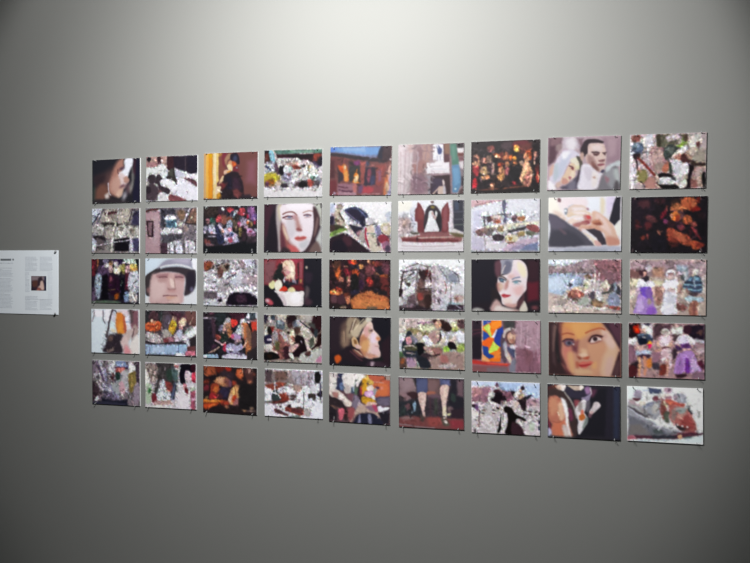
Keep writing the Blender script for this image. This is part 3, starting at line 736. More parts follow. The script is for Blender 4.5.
PRINTS.append((-0.6352, 1.8488, -0.0081, 0.2781, 0.2174, 'photo print of a colourful seated crowd in red, violet and white', """
w .3 30 1.15
b 30,27,33
n 34 3.5 0.3,0,100.7,66
p 40,32,31,1.6 0.3,1.5 29.2,0.4 29.4,14.7 0.5,20.2
s 128,131,138,0.9 3.5,0.1 8.3,0.1 6.8,4.4 3.6,4.4
s 44,30,41,1.6 29.2,3.2 41.9,0.5 43.7,14.8 31,14.7
e 161,163,169,0.9 36.1,4.7,2.5,2.9
s 152,50,57,1.1 43.6,3.4 51.5,2.1 57.8,6.4 53.2,12 45.2,9.1
s 42,42,60,1.6 51.6,9.2 59.4,7.8 59.5,17.8 50.1,19.1
s 174,172,181,0.8 57.8,7.8 61.8,6.2 65.7,9.3 64.2,12.9 57.9,12.8
s 134,157,162,0.9 56.3,13.5 60.1,13 57,19.2 54.2,19.2
s 155,57,66,1.1 67.2,5.1 75.1,3.7 78.3,9.4 75.2,16.5 69,16.4
s 99,34,44,1.6 64.2,9.3 68.9,9.3 69,16.4 64.2,16.4
s 43,49,57,1.6 65.8,16.4 73.7,17.9 73.7,23.6 67.5,23.5
s 131,122,146,1.6 70.6,19.3 78.4,20.8 80.1,30.7 70.7,30.6
e 162,157,167,0.9 67.2,0.8,2.2,2.3
e 149,138,157,1.1 94.4,11.7,2.2,2.9
s 96,64,100,1.6 82.8,2.4 92.1,1.1 97,15.3 89.3,23.7 83,15.1
s 76,57,99,1.6 90.8,15.2 98.5,12.5 98.6,23.7 90.9,23.7
e 145,31,57,1.1 81.5,18,2.2,4.3
e 178,165,162,0.9 84.2,25.3,2.2,2.1
s 148,78,47,1.3 80,26.4 86.2,26.5 84.8,32.1 81.6,32.1
s 111,84,55,1.6 86.2,26.5 90.9,26.5 91,33.6 86.3,33.5
e 145,31,60,1.1 95.6,27.9,1.9,2.9
s 138,52,59,1.6 23,20.4 31,14.7 35.8,20.5 32.7,27.6 24.7,26.1
s 101,61,53,1.9 34.2,14.7 42.1,14.8 43.8,26.2 35.9,30.5
s 100,55,39,1.6 45.3,19.1 53.2,17.7 54.9,24.9 45.4,26.2
s 135,89,95,1.3 5.4,21.7 11.8,21.1 13.5,26 7.1,28.9
s 35,64,57,1.3 13.4,20.3 21.4,18.9 21.5,29 13.5,28.9
s 130,138,155,1.3 45.4,26.2 51.7,23.4 55,32 50.3,39.1 43.9,34.8
s 112,125,124,1.6 16.7,28.9 21.5,27.5 21.6,31.8 16.8,31.8
s 162,161,177,0.9 8.7,33.2 20,31.8 23.3,41.9 21.7,46.2 13.7,44.7 8.8,43.3
e 172,137,139,0.9 15.9,44.2,2.5,2.3
l 172,166,180 2.1 8.9,51.2 22.7,50.5
s 126,122,143,1.6 0.7,34.6 8.7,33.2 7.2,41.8 0.8,46.2
s 31,34,57,1.6 23.2,31.8 28,34.7 31.3,43.3 36.2,49.1 39.5,60.5 29.9,63.4 25,49
s 155,147,166,0.9 28,31.9 32.7,30.4 36,37.6 39.3,43.3 36.2,49.1 32.9,41.9
e 163,113,101,0.9 36.1,41.9,2.2,2.9
s 159,154,176,0.9 39.2,39.1 48.7,36.2 56.7,43.4 64.7,51.9 67.3,58.4 53.7,60.5 42,61.9 39.4,51.9
s 164,118,134,0.9 44,37.6 51.9,35.7 54.4,40.5 48.8,43.4
e 70,79,127,1.1 53.6,47.6,3.8,3.4,30
s 41,38,55,1.1 42.5,47.6 48.8,46.2 48.9,50.5 44.1,51.9
s 143,59,80,1.3 45.8,54.8 53.7,53.3 55.3,59 49,60.5
e 171,154,173,0.9 61.5,49.1,3.2,2.9
s 69,59,50,1.3 56.5,23.4 62.7,22.1 64.5,34.9 63,42 56.6,37.7
s 38,31,31,1.6 59.5,16.4 65.8,15 65.9,23.5 59.6,23.5
s 119,53,78,1.6 64.4,26.3 69.1,25 69.2,34.9 64.5,34.9
s 167,137,152,0.9 67.5,29.2 77,31.4 83.2,34.9 80.2,37.8 70.7,33.5
s 116,99,63,1.6 66.1,36.3 72.3,37.7 70.9,50.5 67.8,50.5
s 38,26,34,1.3 72.3,33.5 78.6,36.3 80.4,57.6 72.6,57.6
s 148,114,143,1.1 81.7,37.8 89.5,37.8 95.8,44.9 89.6,49.1 81.8,46.3
e 100,32,57,1.1 87.4,42.6,3.2,1.9
s 110,72,99,1.6 83.4,46.3 97.3,46.3 95.8,50.5 83.4,50.5
s 137,128,143,1.3 94.1,37.8 99.7,39.2 99.8,43.5 95.7,42
s 94,49,48,1.6 2.5,54.8 12.2,57.7 13.9,63.4 4.2,63.5
s 96,70,75,1.3 7.4,62 20.3,64.8 17.2,67.7 5.9,66.3
p 14,15,19,1.6 1,67.8 39.5,66.2 55.3,63.3 80.4,57.6 100.6,57.5 100.9,80.1 1.2,80.8
s 39,31,38,2.4 80.3,51.9 99,51.9 99.1,60.4 80.4,60.4
l 114,105,127 1.6 37.9,64.8 55.3,61.9 67.3,59.6
l 164,166,168 1.3 90.7,71.7 90.7,75.9
l 164,166,168 1.3 6.7,72.1 6.8,76.4
k 420 4.5 .7 0,0,100,62"""))
PRINTS.append((-0.3206, 1.8524, -0.0059, 0.2831, 0.2174, "photo print of a long-haired woman's pale face with red lips", """
w .2 4 1.8
b 34,23,31
p 43,22,32,2.3 -0.3,-0.2 14.1,-0 8.3,51.7 0.3,51.7
p 21,17,24,1.6 11.2,22.5 23.6,0.1 24.4,75.1 8.6,81 0.6,81
s 128,120,122,1.3 22.1,0.7 33.1,0.3 31.7,11 30.3,28.5 28.9,51.7 30.8,77.9 26,78 24.2,51.7 20.7,22.5
s 149,141,121,1.9 23.7,5.1 31.6,2.3 30.2,22.6 27.1,25.5
s 169,161,167,1.1 31.5,0.8 82.9,0.2 86.2,11.7 86.4,34.7 83.5,51.9 77.5,66.2 68.3,76.4 55.9,76.4 46.4,66.3 38.4,54.7 33.5,37.2 30.2,25.5
s 174,169,175,2.3 39.4,1 79.9,0.1 76.9,8.7 48.9,9.8
s 110,64,61,3.1 31.9,31.4 39.9,43 44.8,60.5 59,76.4 40.2,76.5 32.2,66.3 29.8,48.8
s 68,34,43,1.9 30.4,43 35.2,51.8 38.6,72.1 30.8,76.5
s 161,145,129,1.6 33.5,34.3 39.9,46 43.1,54.7 40,57.6 33.6,43
s 153,148,154,2.3 39.7,25.6 55.3,22.9 57.1,40.2 49.4,54.7 41.5,46
l 89,55,52 2 32.7,16.8 41.1,13.2 50.5,13.3 56.8,18
l 68,34,38 2.5 33.3,22.1 41.2,19.8 49.8,20.5
e 74,76,96,0.8 44.3,21.3,3.8,1.7
l 88,59,62 1.3 36.5,24.1 45.9,24.5 52.2,22.8
s 135,105,112,1.6 50.6,18.5 56.8,18.6 56.9,25.8 52.2,25.7
s 127,94,91,2.5 55.3,18.5 59.4,22.9 61.6,30.2 64.8,37.4 61.7,41.7 57.1,40.2 55.4,31.6
s 100,55,55,1.4 56.4,40.2 60.2,38.2 66.4,41.2 64.9,43.7 58.7,43.4
l 122,93,86 1.6 67.7,14.3 76.9,11.6 84.6,12.5
l 77,50,57 2.2 69.3,18.7 75.4,17.3 81,18.8
e 89,85,99,0.8 74.8,19.3,3.1,1.4
l 124,100,103 1.1 70.8,22.4 80.1,21.1
s 137,64,61,1.1 53.5,54.7 58.7,52.1 63.4,53 68.1,51.8 73.7,53 72.8,55.9 66.6,58.8 58.2,58.7
s 119,42,44,0.9 54.1,55 61.9,54.7 72.7,53.9 65,56.2
s 143,98,93,1.1 58.8,57 68.1,56.7 63.5,58.8
s 143,143,148,2.3 62,63.4 77.4,57.6 74.5,69.1 65.2,72
s 143,67,68,1.9 43.3,66.3 55.8,69.2 62.1,77.8 46.5,77.9
s 36,27,32,1.6 33.8,69.2 46.5,75 40.3,83.7 27.7,83.8
s 46,30,34,1.1 84.5,5.9 89.2,8.3 95.4,17.5 96.2,29 92.6,43.3 86.7,57.6 80.6,69.1 76.1,77.8 71.5,77.8 80.6,63.4 85,49 86.4,31.8
s 88,69,68,1.3 90.9,23.2 94,26.1 91.1,43.3 86.6,51.9
p 134,136,129,1.3 84.5,0.2 99.8,0.4 100.2,37.6 96.4,34.7 96.7,23.3 90.7,8.9
p 140,142,141,1.6 98.7,34.7 100.2,34.7 100.7,77.7 93,77.7 89.7,57.6 95.7,43.3
s 80,64,62,1.6 83.7,66.2 92.8,60.5 99.1,77.7 77.7,80.6
l 24,23,27 1.4 98,-0.5 98,7"""))
PRINTS.append((-0.0010, 1.8517, -0.0118, 0.2829, 0.2174, 'photo print of a large dark helmet shape and kneeling soldiers against white sky', """
w .3 30 1.15
b 168,167,170
p 136,142,157,1.5 -0.6,1.3 9.1,1.4 7.9,15.6 -0.2,21.3
l 118,122,144 1.5 4.6,4.2 1.7,12.8
p 145,135,149,1.5 -0.3,17 6.3,15.6 6.4,21.3 -0.2,21.3
s 105,95,89,1 10.7,4.3 15.2,2.3 20.6,3.8 21.3,8.6 16.8,11.4 10.8,10
s 136,126,115,1 6.4,18.5 10.8,11.4 15.3,10 23.1,24.2 26.3,37 17.2,35.6 6.6,32.7
l 30,23,16 1.8 15.4,15.7 20.1,24.2 24.7,29.9
s 61,51,39,1.5 8,25.6 12.5,25.1 17.1,29.9 9.6,29.9
s 162,161,167,0.9 17.7,11.4 25.9,14.3 38,25.7 48.5,32.8 49.5,36.5 41.2,37 29.2,31.3 20,21.4
s 147,135,130,1 42.6,31.4 49.4,33.4 48.6,37 42.7,35.6
s 33,37,58,1 24.3,11.5 31.7,7.9 40.7,6.8 49.6,9.4 57.1,14.5 63.1,21.6 58.8,30 53,35.6 44,30 35,24.3 27.4,17.2
s 22,18,34,1.5 28.8,12.9 40.7,10.2 49.7,15.9 52.9,27.2 44,27.1 35,21.5
l 90,81,106 1.3 25.9,14.3 38,22.9 48.5,31.4
l 82,88,116 1.5 45.2,8.8 55.7,18.7 58.8,25.8
s 14,11,31,1.5 49.9,24.3 57.2,21.5 58.9,35.6 53.1,38.4
s 81,103,48,1.5 0.8,47 14.3,39.8 26.3,39.8 29.4,42.7 14.5,48.4 0.9,54.1
s 35,33,21,1.5 0.6,34.1 17.2,35.6 24.8,38.4 11.3,42.7 0.8,45.6
s 43,29,29,1.8 0.6,35.6 8.2,35.6 8.3,42.7 0.8,44.1
s 21,15,32,1.5 -0.2,22.7 6.4,21.3 6.6,32.7 -0,34.1
k 110 5 0.30 0,24,100,76
s 157,149,144,1 26.2,32.8 35.3,39.8 44.5,52.5 49,59.6 43.1,58.2 35.5,49.7 29.4,42.7
s 24,20,33,1.2 32.2,34.2 44.2,37 54.6,39.8 54.7,46.9 47.4,52.5 38.4,44.1
s 110,82,88,1.5 44.3,45.5 53.2,44.1 53.4,55.3 47.5,55.3
s 120,114,111,1.2 50.3,46.9 56.1,41.2 59.2,52.5 58,63.7 49,58.2
s 144,142,148,0.9 56.5,32.8 57.3,26.6 63.1,23.8 70.5,25.3 75,28.6 74.8,34.2 67.7,33.4 60.4,35.6
l 10,8,19 1.5 57.3,27.2 58.1,35.6
l 34,24,29 1.8 60.4,36.5 70.7,34.8 74.5,33.7
s 153,138,129,0.9 61.9,37 70.7,35.6 73.8,44 70.9,48.2 62.1,46.9 59.9,41.2
s 117,25,45,0.9 58.1,39.8 61.4,41.2 60.7,49.7 63.8,60.9 66.9,72.1 62.4,66.5 58.7,55.3
l 42,61,52 1.5 62.1,48 73.9,48.8
s 148,140,129,1 62.1,49.7 73.9,50.5 78.5,60.8 86,74.8 68.5,76.3 65.4,66.5
n 14 3 62.1,49.7,83.1,74.8
s 93,92,116,1.5 75.1,35.6 82.4,38.4 85.5,48.2 79.8,55.2 75.3,46.8
s 147,137,120,1.2 83.8,35.6 91,31.5 98.3,34.3 99.2,49.6 91.3,49.6 84,42.6
s 160,151,149,1.2 86.8,38.4 94,37 94.1,44 88.3,44
l 20,14,11 1.5 85.5,46.8 92.8,52.4 98.6,52.3
s 97,32,42,1.2 79.8,52.4 88.4,49.6 97.2,55.1 97.4,62.1 85.8,63.6 79.9,59.4
s 45,25,37,1.5 76.8,52.4 79.9,58 82.9,66.4 78.6,66.4
s 113,76,97,1.5 85.8,63.6 97.3,60.7 99.1,77.4 88.9,74.7
e 21,18,22,0.9 97.5,24,1.8,1.4
s 138,142,153,1.5 90.8,18.9 99.4,14.8 98.2,28.7 93.8,27.3
s 24,12,21,1.2 0.4,57 14.5,49.8 26.5,47.8 38.6,55.4 50.6,63.8 59.6,70.8 64.1,77.8 0.8,78.4
s 44,21,30,2.2 23.6,52.6 35.6,55.4 35.8,66.7 20.9,69.7
s 13,8,19,2.2 5.6,61.2 20.7,58.3 29.9,75.3 5.9,75.5
s 48,38,54,1.5 91.7,69.1 97.4,66.3 99.1,76 91.8,76.1
k 38 5 .28 0,24,100,76"""))
PRINTS.append((0.3144, 1.8534, -0.0014, 0.2851, 0.2174, 'photo print of a bride in white standing in an arched doorway with open red doors', """
w .4 12 1.3
b 155,149,154
p 165,166,171,1.5 -0.8,-1.1 80.1,-0 80.6,48.2 -0.4,47.5
p 171,169,163,2.3 -0.8,-0.2 21.3,0.3 21.4,14 -0.7,16.7
p 148,150,160,1.9 19.8,10.9 27.7,11.1 28,46.2 20.1,46.1
p 140,125,127,2.3 0.3,26 18.4,23.1 21.7,46.1 0.5,50.6
n 22 2.2 0.3,19.8,21.7,50.7
p 135,115,108,1.9 7.3,26 15.3,29.2 12.2,38.4 5.8,38.3
l 125,127,137 1.1 8.8,16.9 9.6,29.1
l 130,130,140 1.1 18.9,14 19.4,32.3
p 39,39,47,1.1 83.8,0 99.9,0.4 100.3,48.3 85.1,42.2
l 62,62,75 1.4 84.9,18.1 100,17.8
l 66,66,74 1.4 85,28.6 100.1,28.9
l 80,88,81 1.2 86.6,36.8 98.7,36.3
p 48,54,69,1.5 86.3,3.1 92.3,3.2 92.4,15.2 86.4,15.1
s 156,156,151,1.2 83.6,43.7 88.1,43.7 94.3,49.8 89.7,49.7
s 79,35,39,0.9 26.3,29.4 26.1,14.1 29.2,9.6 30.1,2.6 33.9,5.1 38.6,12.8 40.9,23.5 40.5,47.2 30.5,47.1 30.4,32.5 26.3,30.9
s 90,43,43,1.5 30.8,8.1 37.1,12.8 38.8,26.5 30.9,26.4
s 82,37,40,0.9 66.5,17.8 70.4,8.8 76.5,2.9 77.2,11.4 78.8,15 78.9,31.6 76.8,33.1 77.2,47.5 66.8,47.4
s 99,54,59,1.5 69.6,14.8 75,8.9 75.3,42.1 69.2,42
s 37,31,37,0.8 41.2,20.4 43.3,12.9 47.9,7.8 53.5,6.4 58.8,8.6 63.4,14.1 65.9,20.8 66.5,46.5 41.4,46.3
s 21,20,24,1.5 57.3,23.7 65,20.8 65.2,46.5 60.6,46.5
s 95,84,42,1.1 51,8.5 55.7,8.5 55.7,11.6 51.1,11.5
e 80,64,67,0.9 52.5,2.4,2.5,2.1
s 171,171,174,0.8 46.5,26.6 48,17.5 52,15.5 55.8,19.2 56.8,26.7 59,32.8 62.8,47.4 41.7,47.2 44.4,35.7
s 162,162,167,1.5 49.7,32.7 55.9,29.8 59.1,45 49.8,44.9
s 146,121,121,0.8 51.7,17.6 55.1,17.6 55.2,22.2 52.1,22.1
s 26,23,26,0.8 54.8,15.2 57.9,15.2 57.7,23.7 55.5,23.7
s 162,161,164,0.8 57.3,15.5 60.4,17.7 59.8,23.8 57.4,24.6
s 135,115,116,0.8 53.6,23.1 58.9,23.7 58,28.3 54,26.7
p 98,62,64,0.9 33.6,47.2 78.4,47.5 79.1,54.2 34.3,53.9
l 78,42,46 1.2 34.2,47.8 77.5,47.8
p 107,68,68,0.9 2.8,53.7 32.7,52.3 92.8,52.8 98.9,57.3 95.9,62.7 31.2,62.1 6,59.8
p 79,35,38,1.1 6,56.8 31.2,56.9 92.8,58.8 92.9,63.3 31.2,63 6,61.4
l 157,143,136 1.5 4.4,53.7 28,52.9
l 152,140,133 1.2 31.2,56 86.7,55.1
e 46,20,25,0.9 29.6,58.4,1.5,3
s 60,56,48,1.2 21.7,47.7 32.7,47.8 31.1,50.8 21.7,50.7
s 70,62,42,1.5 79,48.2 100.3,51.3 100.4,55.8 86.7,54.2
p 164,160,165,1.1 -0.3,62 31.2,63 100.4,62.7 100.6,76.8 -0.2,76.7
l 135,121,126 1.2 6.1,67.5 40.7,69.2 86.8,67.5
l 145,137,142 1.1 2.9,72.1 56.2,73.1 99,71.7
l 147,134,138 1.1 39.1,66.1 39.1,73.7
k 160 5 .4 0,20,24,54"""))
PRINTS.append((0.6295, 1.8501, 0.0002, 0.2812, 0.2174, 'photo print of toy-like figures and gear on a snowy wooden ledge', """
w .3 30 1.15
b 161,159,167
p 171,172,179,2.2 -0.7,4.1 97.1,0.3 97.3,29.8 -0.4,40.5
p 154,128,134,1.2 -0.7,-0.4 44.4,0.6 23.5,6.1 -0.6,11.7
l 137,105,112 1.5 5.4,7.3 26.5,3.2 44.4,1.5
p 156,156,172,2.2 2.4,16.3 14.5,13.5 14.7,40.6 2.7,55.6
s 66,66,83,0.7 45.9,2.1 50.3,1.3 51.2,8.2 49.8,17.2 51.4,23.2 52.6,33.6 47.6,33.6 48.4,23.1 45.9,11.1
l 52,49,57 1.5 38.6,22.3 59.3,21.8
l 136,134,138 1.2 38.6,18.4 44.5,21.5
l 52,49,57 1.8 19.1,25.6 20.1,37.1
l 52,49,57 1.5 19.1,25.6 25.2,25.7
e 138,112,110,1 35.6,27.4,8.9,5.1
s 61,45,50,1 23.7,25.7 28.1,24.3 31.2,30.3 26.7,34.2 23.7,31.7
s 119,60,47,1.2 34.2,30.4 43.1,30.5 43.2,35 35.7,34.9
s 165,148,145,0.9 31.1,23.7 41.6,23 43.1,27.5 34.2,27.4
s 65,48,56,1 59.4,26.3 65.2,21.9 68.2,24.9 65.3,32.3 60.9,32.3
s 137,90,63,1 68.2,26.4 78.4,24.5 78.5,31.6 69.7,31.8
s 161,164,159,0.9 65.2,20.4 71.1,19 79.8,19.2 79.3,24.5 68.2,24.9
l 91,94,102 1.2 79.8,16.2 79.3,23.6
s 147,152,157,1.2 72.5,14.6 79.8,16.2 79.8,20.7 72.5,19.1
k 165 5 0.36 10,18,100,62
p 177,173,160,0.9 17.7,39.2 44.7,36.5 98.8,32.2 98.8,36.6 47.6,40.1 17.8,42.2
s 95,72,70,1.2 5.7,46.6 14.8,42.2 23.8,42.3 17.8,49.7 14.8,54.2 8.8,51.2
s 96,79,75,1.5 20.8,43.7 29.8,40.8 35.8,43.9 26.9,52.8 19.3,49.7
s 72,55,58,1.2 13.3,49.7 17.8,48.2 16.4,54.2
s 80,74,77,1.5 25.3,45.3 31.3,42.3 31.4,52.9 23.9,52.8
n 26 1.9 5.7,40.5,97.5,56.4
s 118,101,79,1.2 38.7,40.9 47.6,39.5 47.7,47 40.3,46.9
s 160,158,149,1.2 47.7,42.5 59.5,39.7 71.2,39.8 65.4,45.7 53.6,48.6
s 52,49,53,0.9 53.6,45.6 65.4,42.7 80,39.9 78.6,44.4 65.4,47.2 56.6,49.5
s 167,161,137,0.9 52.1,39 59.5,38.2 56.5,42.6
s 104,57,60,1 80,39.9 91.6,37.1 98.9,41.7 98.9,49 88.8,47.4
s 78,81,70,1.2 80.1,47.4 91.7,47.5 94.6,51.9 83,53.3
s 120,102,70,1.2 68.4,48.7 78.6,47.3 78.6,53.3 69.9,54.7
s 42,34,40,0.9 31.4,54.4 38.8,50.5 49.2,54.5 46.3,60.5 35.9,61
s 170,161,141,0.7 50.7,53.9 66.9,52.3 67.9,62.1 52.3,63.5
s 145,114,64,0.9 55.2,56.1 61.1,56.1 59.6,60.6 56.1,60.5
s 84,55,46,1 53.8,62.9 65.5,62.7 62.6,66 55.3,65.9
l 172,170,165 1.5 78.6,45.9 80.1,53.3 84.5,60.7
l 166,162,163 1.3 49.3,62 43.5,73.9
l 100,91,101 1.3 19.3,51.2 21.9,73.9
p 148,144,160,1.5 1.2,55.6 17.9,55.8 19.5,75.4 1.4,75.3
s 169,165,171,1.2 22.4,55.8 32.9,60.4 41.9,66.4 42,75.4 24,75.4
p 151,134,150,1.5 53.8,66.5 77.2,59.2 97.5,56.4 97.6,65.3 59.8,75.5 45,75.4
p 89,97,124,1.8 77.3,68.1 97.6,63.8 97.7,75.6 71.5,75.5
s 123,114,137,1.5 59.7,71 77.3,65.1 77.3,71.1 62.7,75.5
p 100,95,101,1.2 -0.2,75.3 99.2,76.2 99.2,78.6 -0.1,78.4
k 57 5 .28 10,18,100,62"""))
PRINTS.append((0.9456, 1.8525, -0.0013, 0.2817, 0.2174, 'close-up photo print of two clasped pink hands over a dark jacket', """
w .3 5 1.7
b 189,185,191
s 188,191,199,2.2 51.4,1.6 77.5,2.2 74.8,17.2 60.3,20 51.5,13.8
s 190,179,183,1.8 18.9,0.9 51.4,1.6 51.6,16.8 25,16.4
s 195,191,183,1.8 -0.5,0.5 12.9,0.8 19.1,19.3 22.2,31.7 10.2,25.3 -0.3,20.5
s 181,163,155,1.8 7.2,19.1 17.7,22.4 25.2,31.7 19.3,34.7 10.2,28.4
s 191,182,184,1.5 10,0.7 17.4,0.9 22.1,16.3 17.6,19.3
s 102,75,80,0.9 12.9,0.8 17.4,2.4 16.9,7 13,5.4
s 184,174,155,1.5 71.8,2 77.6,5.2 76.3,23.3 72,23.2
s 182,173,193,1.5 80.4,2.2 91.9,1 89.2,14.5 83.6,26.4 80.6,20.4
s 136,147,163,1.2 28,13.3 33.8,10.4 31,16.5 28,17.9
s 178,160,150,1 25.1,19.4 30.9,11.9 39.7,10.5 48.6,12.2 54.5,16.9 51.6,19.3 36.9,18.1 28.1,24.1
s 191,182,184,1.2 32.4,15 45.7,14.6 51.6,17.7 36.9,18.1
s 181,163,146,1 25.1,24 34,20.2 48.7,19.2 57.5,22.4 60.4,26.1 51.7,26.6 37,25.7 28.1,28.7
s 192,180,179,1 34,21.1 48.7,20.7 54.6,24.5 39.9,24.3
s 188,172,163,1 26.1,34.8 34,28.8 45.8,26.8 53.2,29 54.6,32.1 42.9,34.4 31.2,37.9
s 195,188,192,1 34.1,30.3 45.8,28 51.7,29.9 42.9,32.8
s 159,108,105,1.2 48.7,25.9 56,26 60.4,29.1 59.1,36.7 51.8,36.6
s 166,63,65,1 52.5,26.6 57.5,27 58.4,30.6 54.1,31.2
s 125,62,68,1 45.9,35 54.7,33.6 57.6,38.2 48.9,39
s 141,95,92,1.3 34.1,37.9 45.9,35 54.7,38.2 48.9,42.7 37.1,42.6
s 178,148,133,1 60.4,21.5 66.2,20.7 74.9,26.3 86.6,37.1 92.4,47.7 96.8,59.7 96.9,68.8 81.2,68.7 78.1,56.6 73.7,47.5 63.5,43.8 51.8,42.7 43,44.1 45.9,39.6 57.6,39.7 60.5,32.2
s 187,164,158,1.5 66.2,23.2 75,29.3 83.7,41.5 86.7,53.7 78,47.5 66.3,36.8
s 168,126,109,1.5 43,44.1 57.7,41.3 69.3,42.9 75.2,50.5 63.6,47.4
s 152,99,79,1.5 60.5,35.2 69.2,32.3 75.1,39.9 63.5,39.8
s 116,66,56,1 62,37.4 70.7,36.6 73.6,40.5 66.4,39.8
s 162,115,101,1.5 81,56.6 95.4,59.7 96.9,67.3 82.6,68.7
s 169,130,122,1.5 40.1,45.6 46,45.1 46,48.8 41.6,48.7
s 117,122,132,0.9 22.1,16.3 26.5,15.8 26,24 23,24
e 188,192,197,0.6 23.9,18.8,1.5,1.8
s 134,106,117,0.9 53,15.3 55.9,16 56,19 53.6,18.4
p 66,64,74,1.2 -0.3,22.1 10.2,25.3 22.2,33.2 31.2,39.4 43.1,47.2 54.9,58 65.3,69.6 0.2,71.5
s 77,72,85,2.2 1.2,25.2 13.2,28.5 25.3,40.9 13.4,46.9 1.4,40.6
s 54,53,62,2.2 4.5,49.9 28.3,47.1 49.1,62.5 43.3,70.1 4.7,70
s 81,68,77,1.2 16.4,43.9 25.4,51.6 22.4,53.2 16.4,47
s 175,177,184,1 -0.2,32.9 2.9,40.6 2.4,53 0.1,62.3
p 48,43,51,1 51.9,45.8 63.5,45.3 72.3,49 78.2,59.6 80.6,68.1 72.5,68.7 66.6,58 57.8,51.3
s 190,178,164,0.9 47.5,50.3 54.9,53.4 63.7,59.5 71,65.7 74,70.2 65.3,70.2 59.3,61
s 176,139,136,1 63.7,62.6 69.5,62.6 73.9,69.6 66.7,70.2
p 33,31,39,1 91.9,2.5 99,0.5 98,32.7 90.9,41.6 83.7,34 86.4,23.5 89.1,11.5
p 193,193,188,1 90.9,41.6 98.8,32.7 99.1,56.8 93.9,53.7
p 149,151,165,1.2 0.2,72.5 63.8,70.2 81.2,69.6 99.8,70.3 99.9,77.8 0.2,77.7
p 129,132,143,1.5 22.7,74.7 81.2,74.2 81.3,77.8 22.7,77.7"""))
PRINTS.append((1.2595, 1.8468, -0.0040, 0.2767, 0.2174, 'dark photo print of an orange-lit woman embracing somebody', """
w .3 30 1.15
b 19,14,20
p 24,16,25,3.1 0.1,0.7 28.4,1.2 29,42.8 3.9,42.6
s 59,31,37,2.3 9.7,7.5 22.2,4.4 25.5,12.8 16.1,16
s 46,23,29,2.3 31.6,2.9 44,3.2 44.1,9.8 34.8,9.6
n 14 3.7 0.1,-1,98.4,76
s 80,42,46,1.8 17.9,27.7 27.2,26.1 35.1,32.9 32.1,36.2 22.6,32.7
s 72,28,33,1.8 19.6,36 27.4,36.1 27.5,44.4 19.7,46.1
s 61,23,27,1.8 6.9,32.6 11.7,36 10.3,46 7.1,44.3
s 96,40,33,1.4 13.6,56 18.2,54.4 19.9,59.4 15.2,61.1
e 94,41,39,1.5 22.3,55.1,1.8,2
s 39,26,22,1.8 53.3,6.6 62.4,3.5 64.1,11.8 54.9,13.3
s 100,22,36,1.4 39.7,24.6 44.2,19.7 47.3,16.5 47.4,23.1 42.8,29.6 39.7,31.3
l 121,61,51 1.4 47.2,12.5 48.2,19.8
e 143,93,112,0.9 46.9,34,2.2,2
s 94,40,69,1.2 42.8,31.3 49,33 49.1,38 44.5,37.9
s 160,80,50,1.4 67,2.6 79.1,1.2 85.3,5.6 86.9,13.8 84,20.3 74.9,18.5 68.7,16.8 65.6,10.2
s 134,47,31,1.5 77.8,10.4 80.7,5.5 80.9,18.6 77.9,18.6
s 158,85,57,1.2 79.2,7.1 83.8,5.6 85.4,15.4 80.9,18.6
s 116,24,21,1.2 85.4,13.8 91.5,17.1 90,20.4 77.9,20.2
s 89,21,16,1.5 86.7,2.3 91.2,1.4 89.8,8.9 86.8,8.9
s 156,90,57,1.1 52.9,19.8 53.4,13.2 57.9,9.4 64.1,10.1 68.7,16.8 68.8,23.4 62.7,20 56.5,19.9
s 74,45,52,1.2 53.5,19.9 59.6,19 65.7,20 70.4,23.4 69,31.6 65.9,33.2 62.7,23.3
s 156,82,40,1.1 52,24.8 55,22.5 59.6,21.6 64.3,24.9 65.3,31.5 61.4,34.8 56.8,34.1 53.6,31.4
s 168,125,101,0.8 52,25.5 55.1,24.2 55.8,29.8 53,29.8
s 122,45,29,1.1 59.7,26.5 64.3,26.6 64.4,33.2 59.8,34.8
s 42,21,27,1.2 50.6,33 56.8,36.4 59.9,39.7 53.8,43 49.2,41.3
s 70,38,54,1.4 59.9,36.4 66,34.8 69.1,39.8 63,44.7
s 154,77,47,1.2 70.4,28.3 75,25.7 79.6,29.4 81.2,36.6 75.2,39.2 69,36.5
s 126,64,57,1.2 79.7,36.6 84.2,35 88.2,40 84.3,43.2 79.7,41.6
s 105,42,49,1.4 63,43.1 69.1,39.8 72.2,44.8 66.1,48
s 131,53,71,1.2 66,39.8 69.1,40.8 67.6,44.7
s 136,60,44,1.2 47.7,46.2 55.4,44 64.6,49.7 73.8,53 80,59.6 81.7,67.8 75.6,69.4 66.4,66.1 58.7,59.5 50.9,56.2
s 152,80,57,1.4 57,48 66.2,51.3 74,61.2 69.4,64.5 60.1,56.2
s 105,42,32,1.4 47.8,52.9 57.1,57.9 63.3,64.5 57.2,67.8 49.5,62.8
s 61,25,25,1.5 51,62.8 63.4,66.1 60.4,71.1 52.7,69.4
s 154,94,78,0.9 35.3,47.2 38.4,46.2 39.4,51.2 36.3,51.1
l 96,31,35 2.5 79.8,43.2 85.9,51.4 92.1,59.6
s 155,70,44,1.1 78.5,62.9 86.1,62.2 93.7,66.2 93.8,71.1 87.8,74.4 81.7,72.7
s 114,40,32,1.2 84.6,64.5 96.7,66.2 95.3,71.1 87.7,71.1
s 49,20,27,1.5 76.8,46.5 81.4,49.8 80,56.3 76.9,53
p 13,10,15,1.5 87.2,36.7 97.8,36.8 98.2,62.9 93.6,56.4
s 31,18,23,1.5 87,23.6 96.1,23.7 96.2,31.9 88.6,30.2
p 17,14,22,2.3 29.2,56.1 47.8,56.2 48.1,76.1 26.4,76.1
l 167,137,137 0.9 92.9,72.7 93.3,77.6
l 145,121,121 0.9 3.4,73.4 3.1,77.8
l 145,121,121 0.9 4.9,-0.3 4.9,3.1
l 145,121,121 0.9 92.1,1.5 92.2,4.7
k 240 6 0.56 0,0,100,76"""))
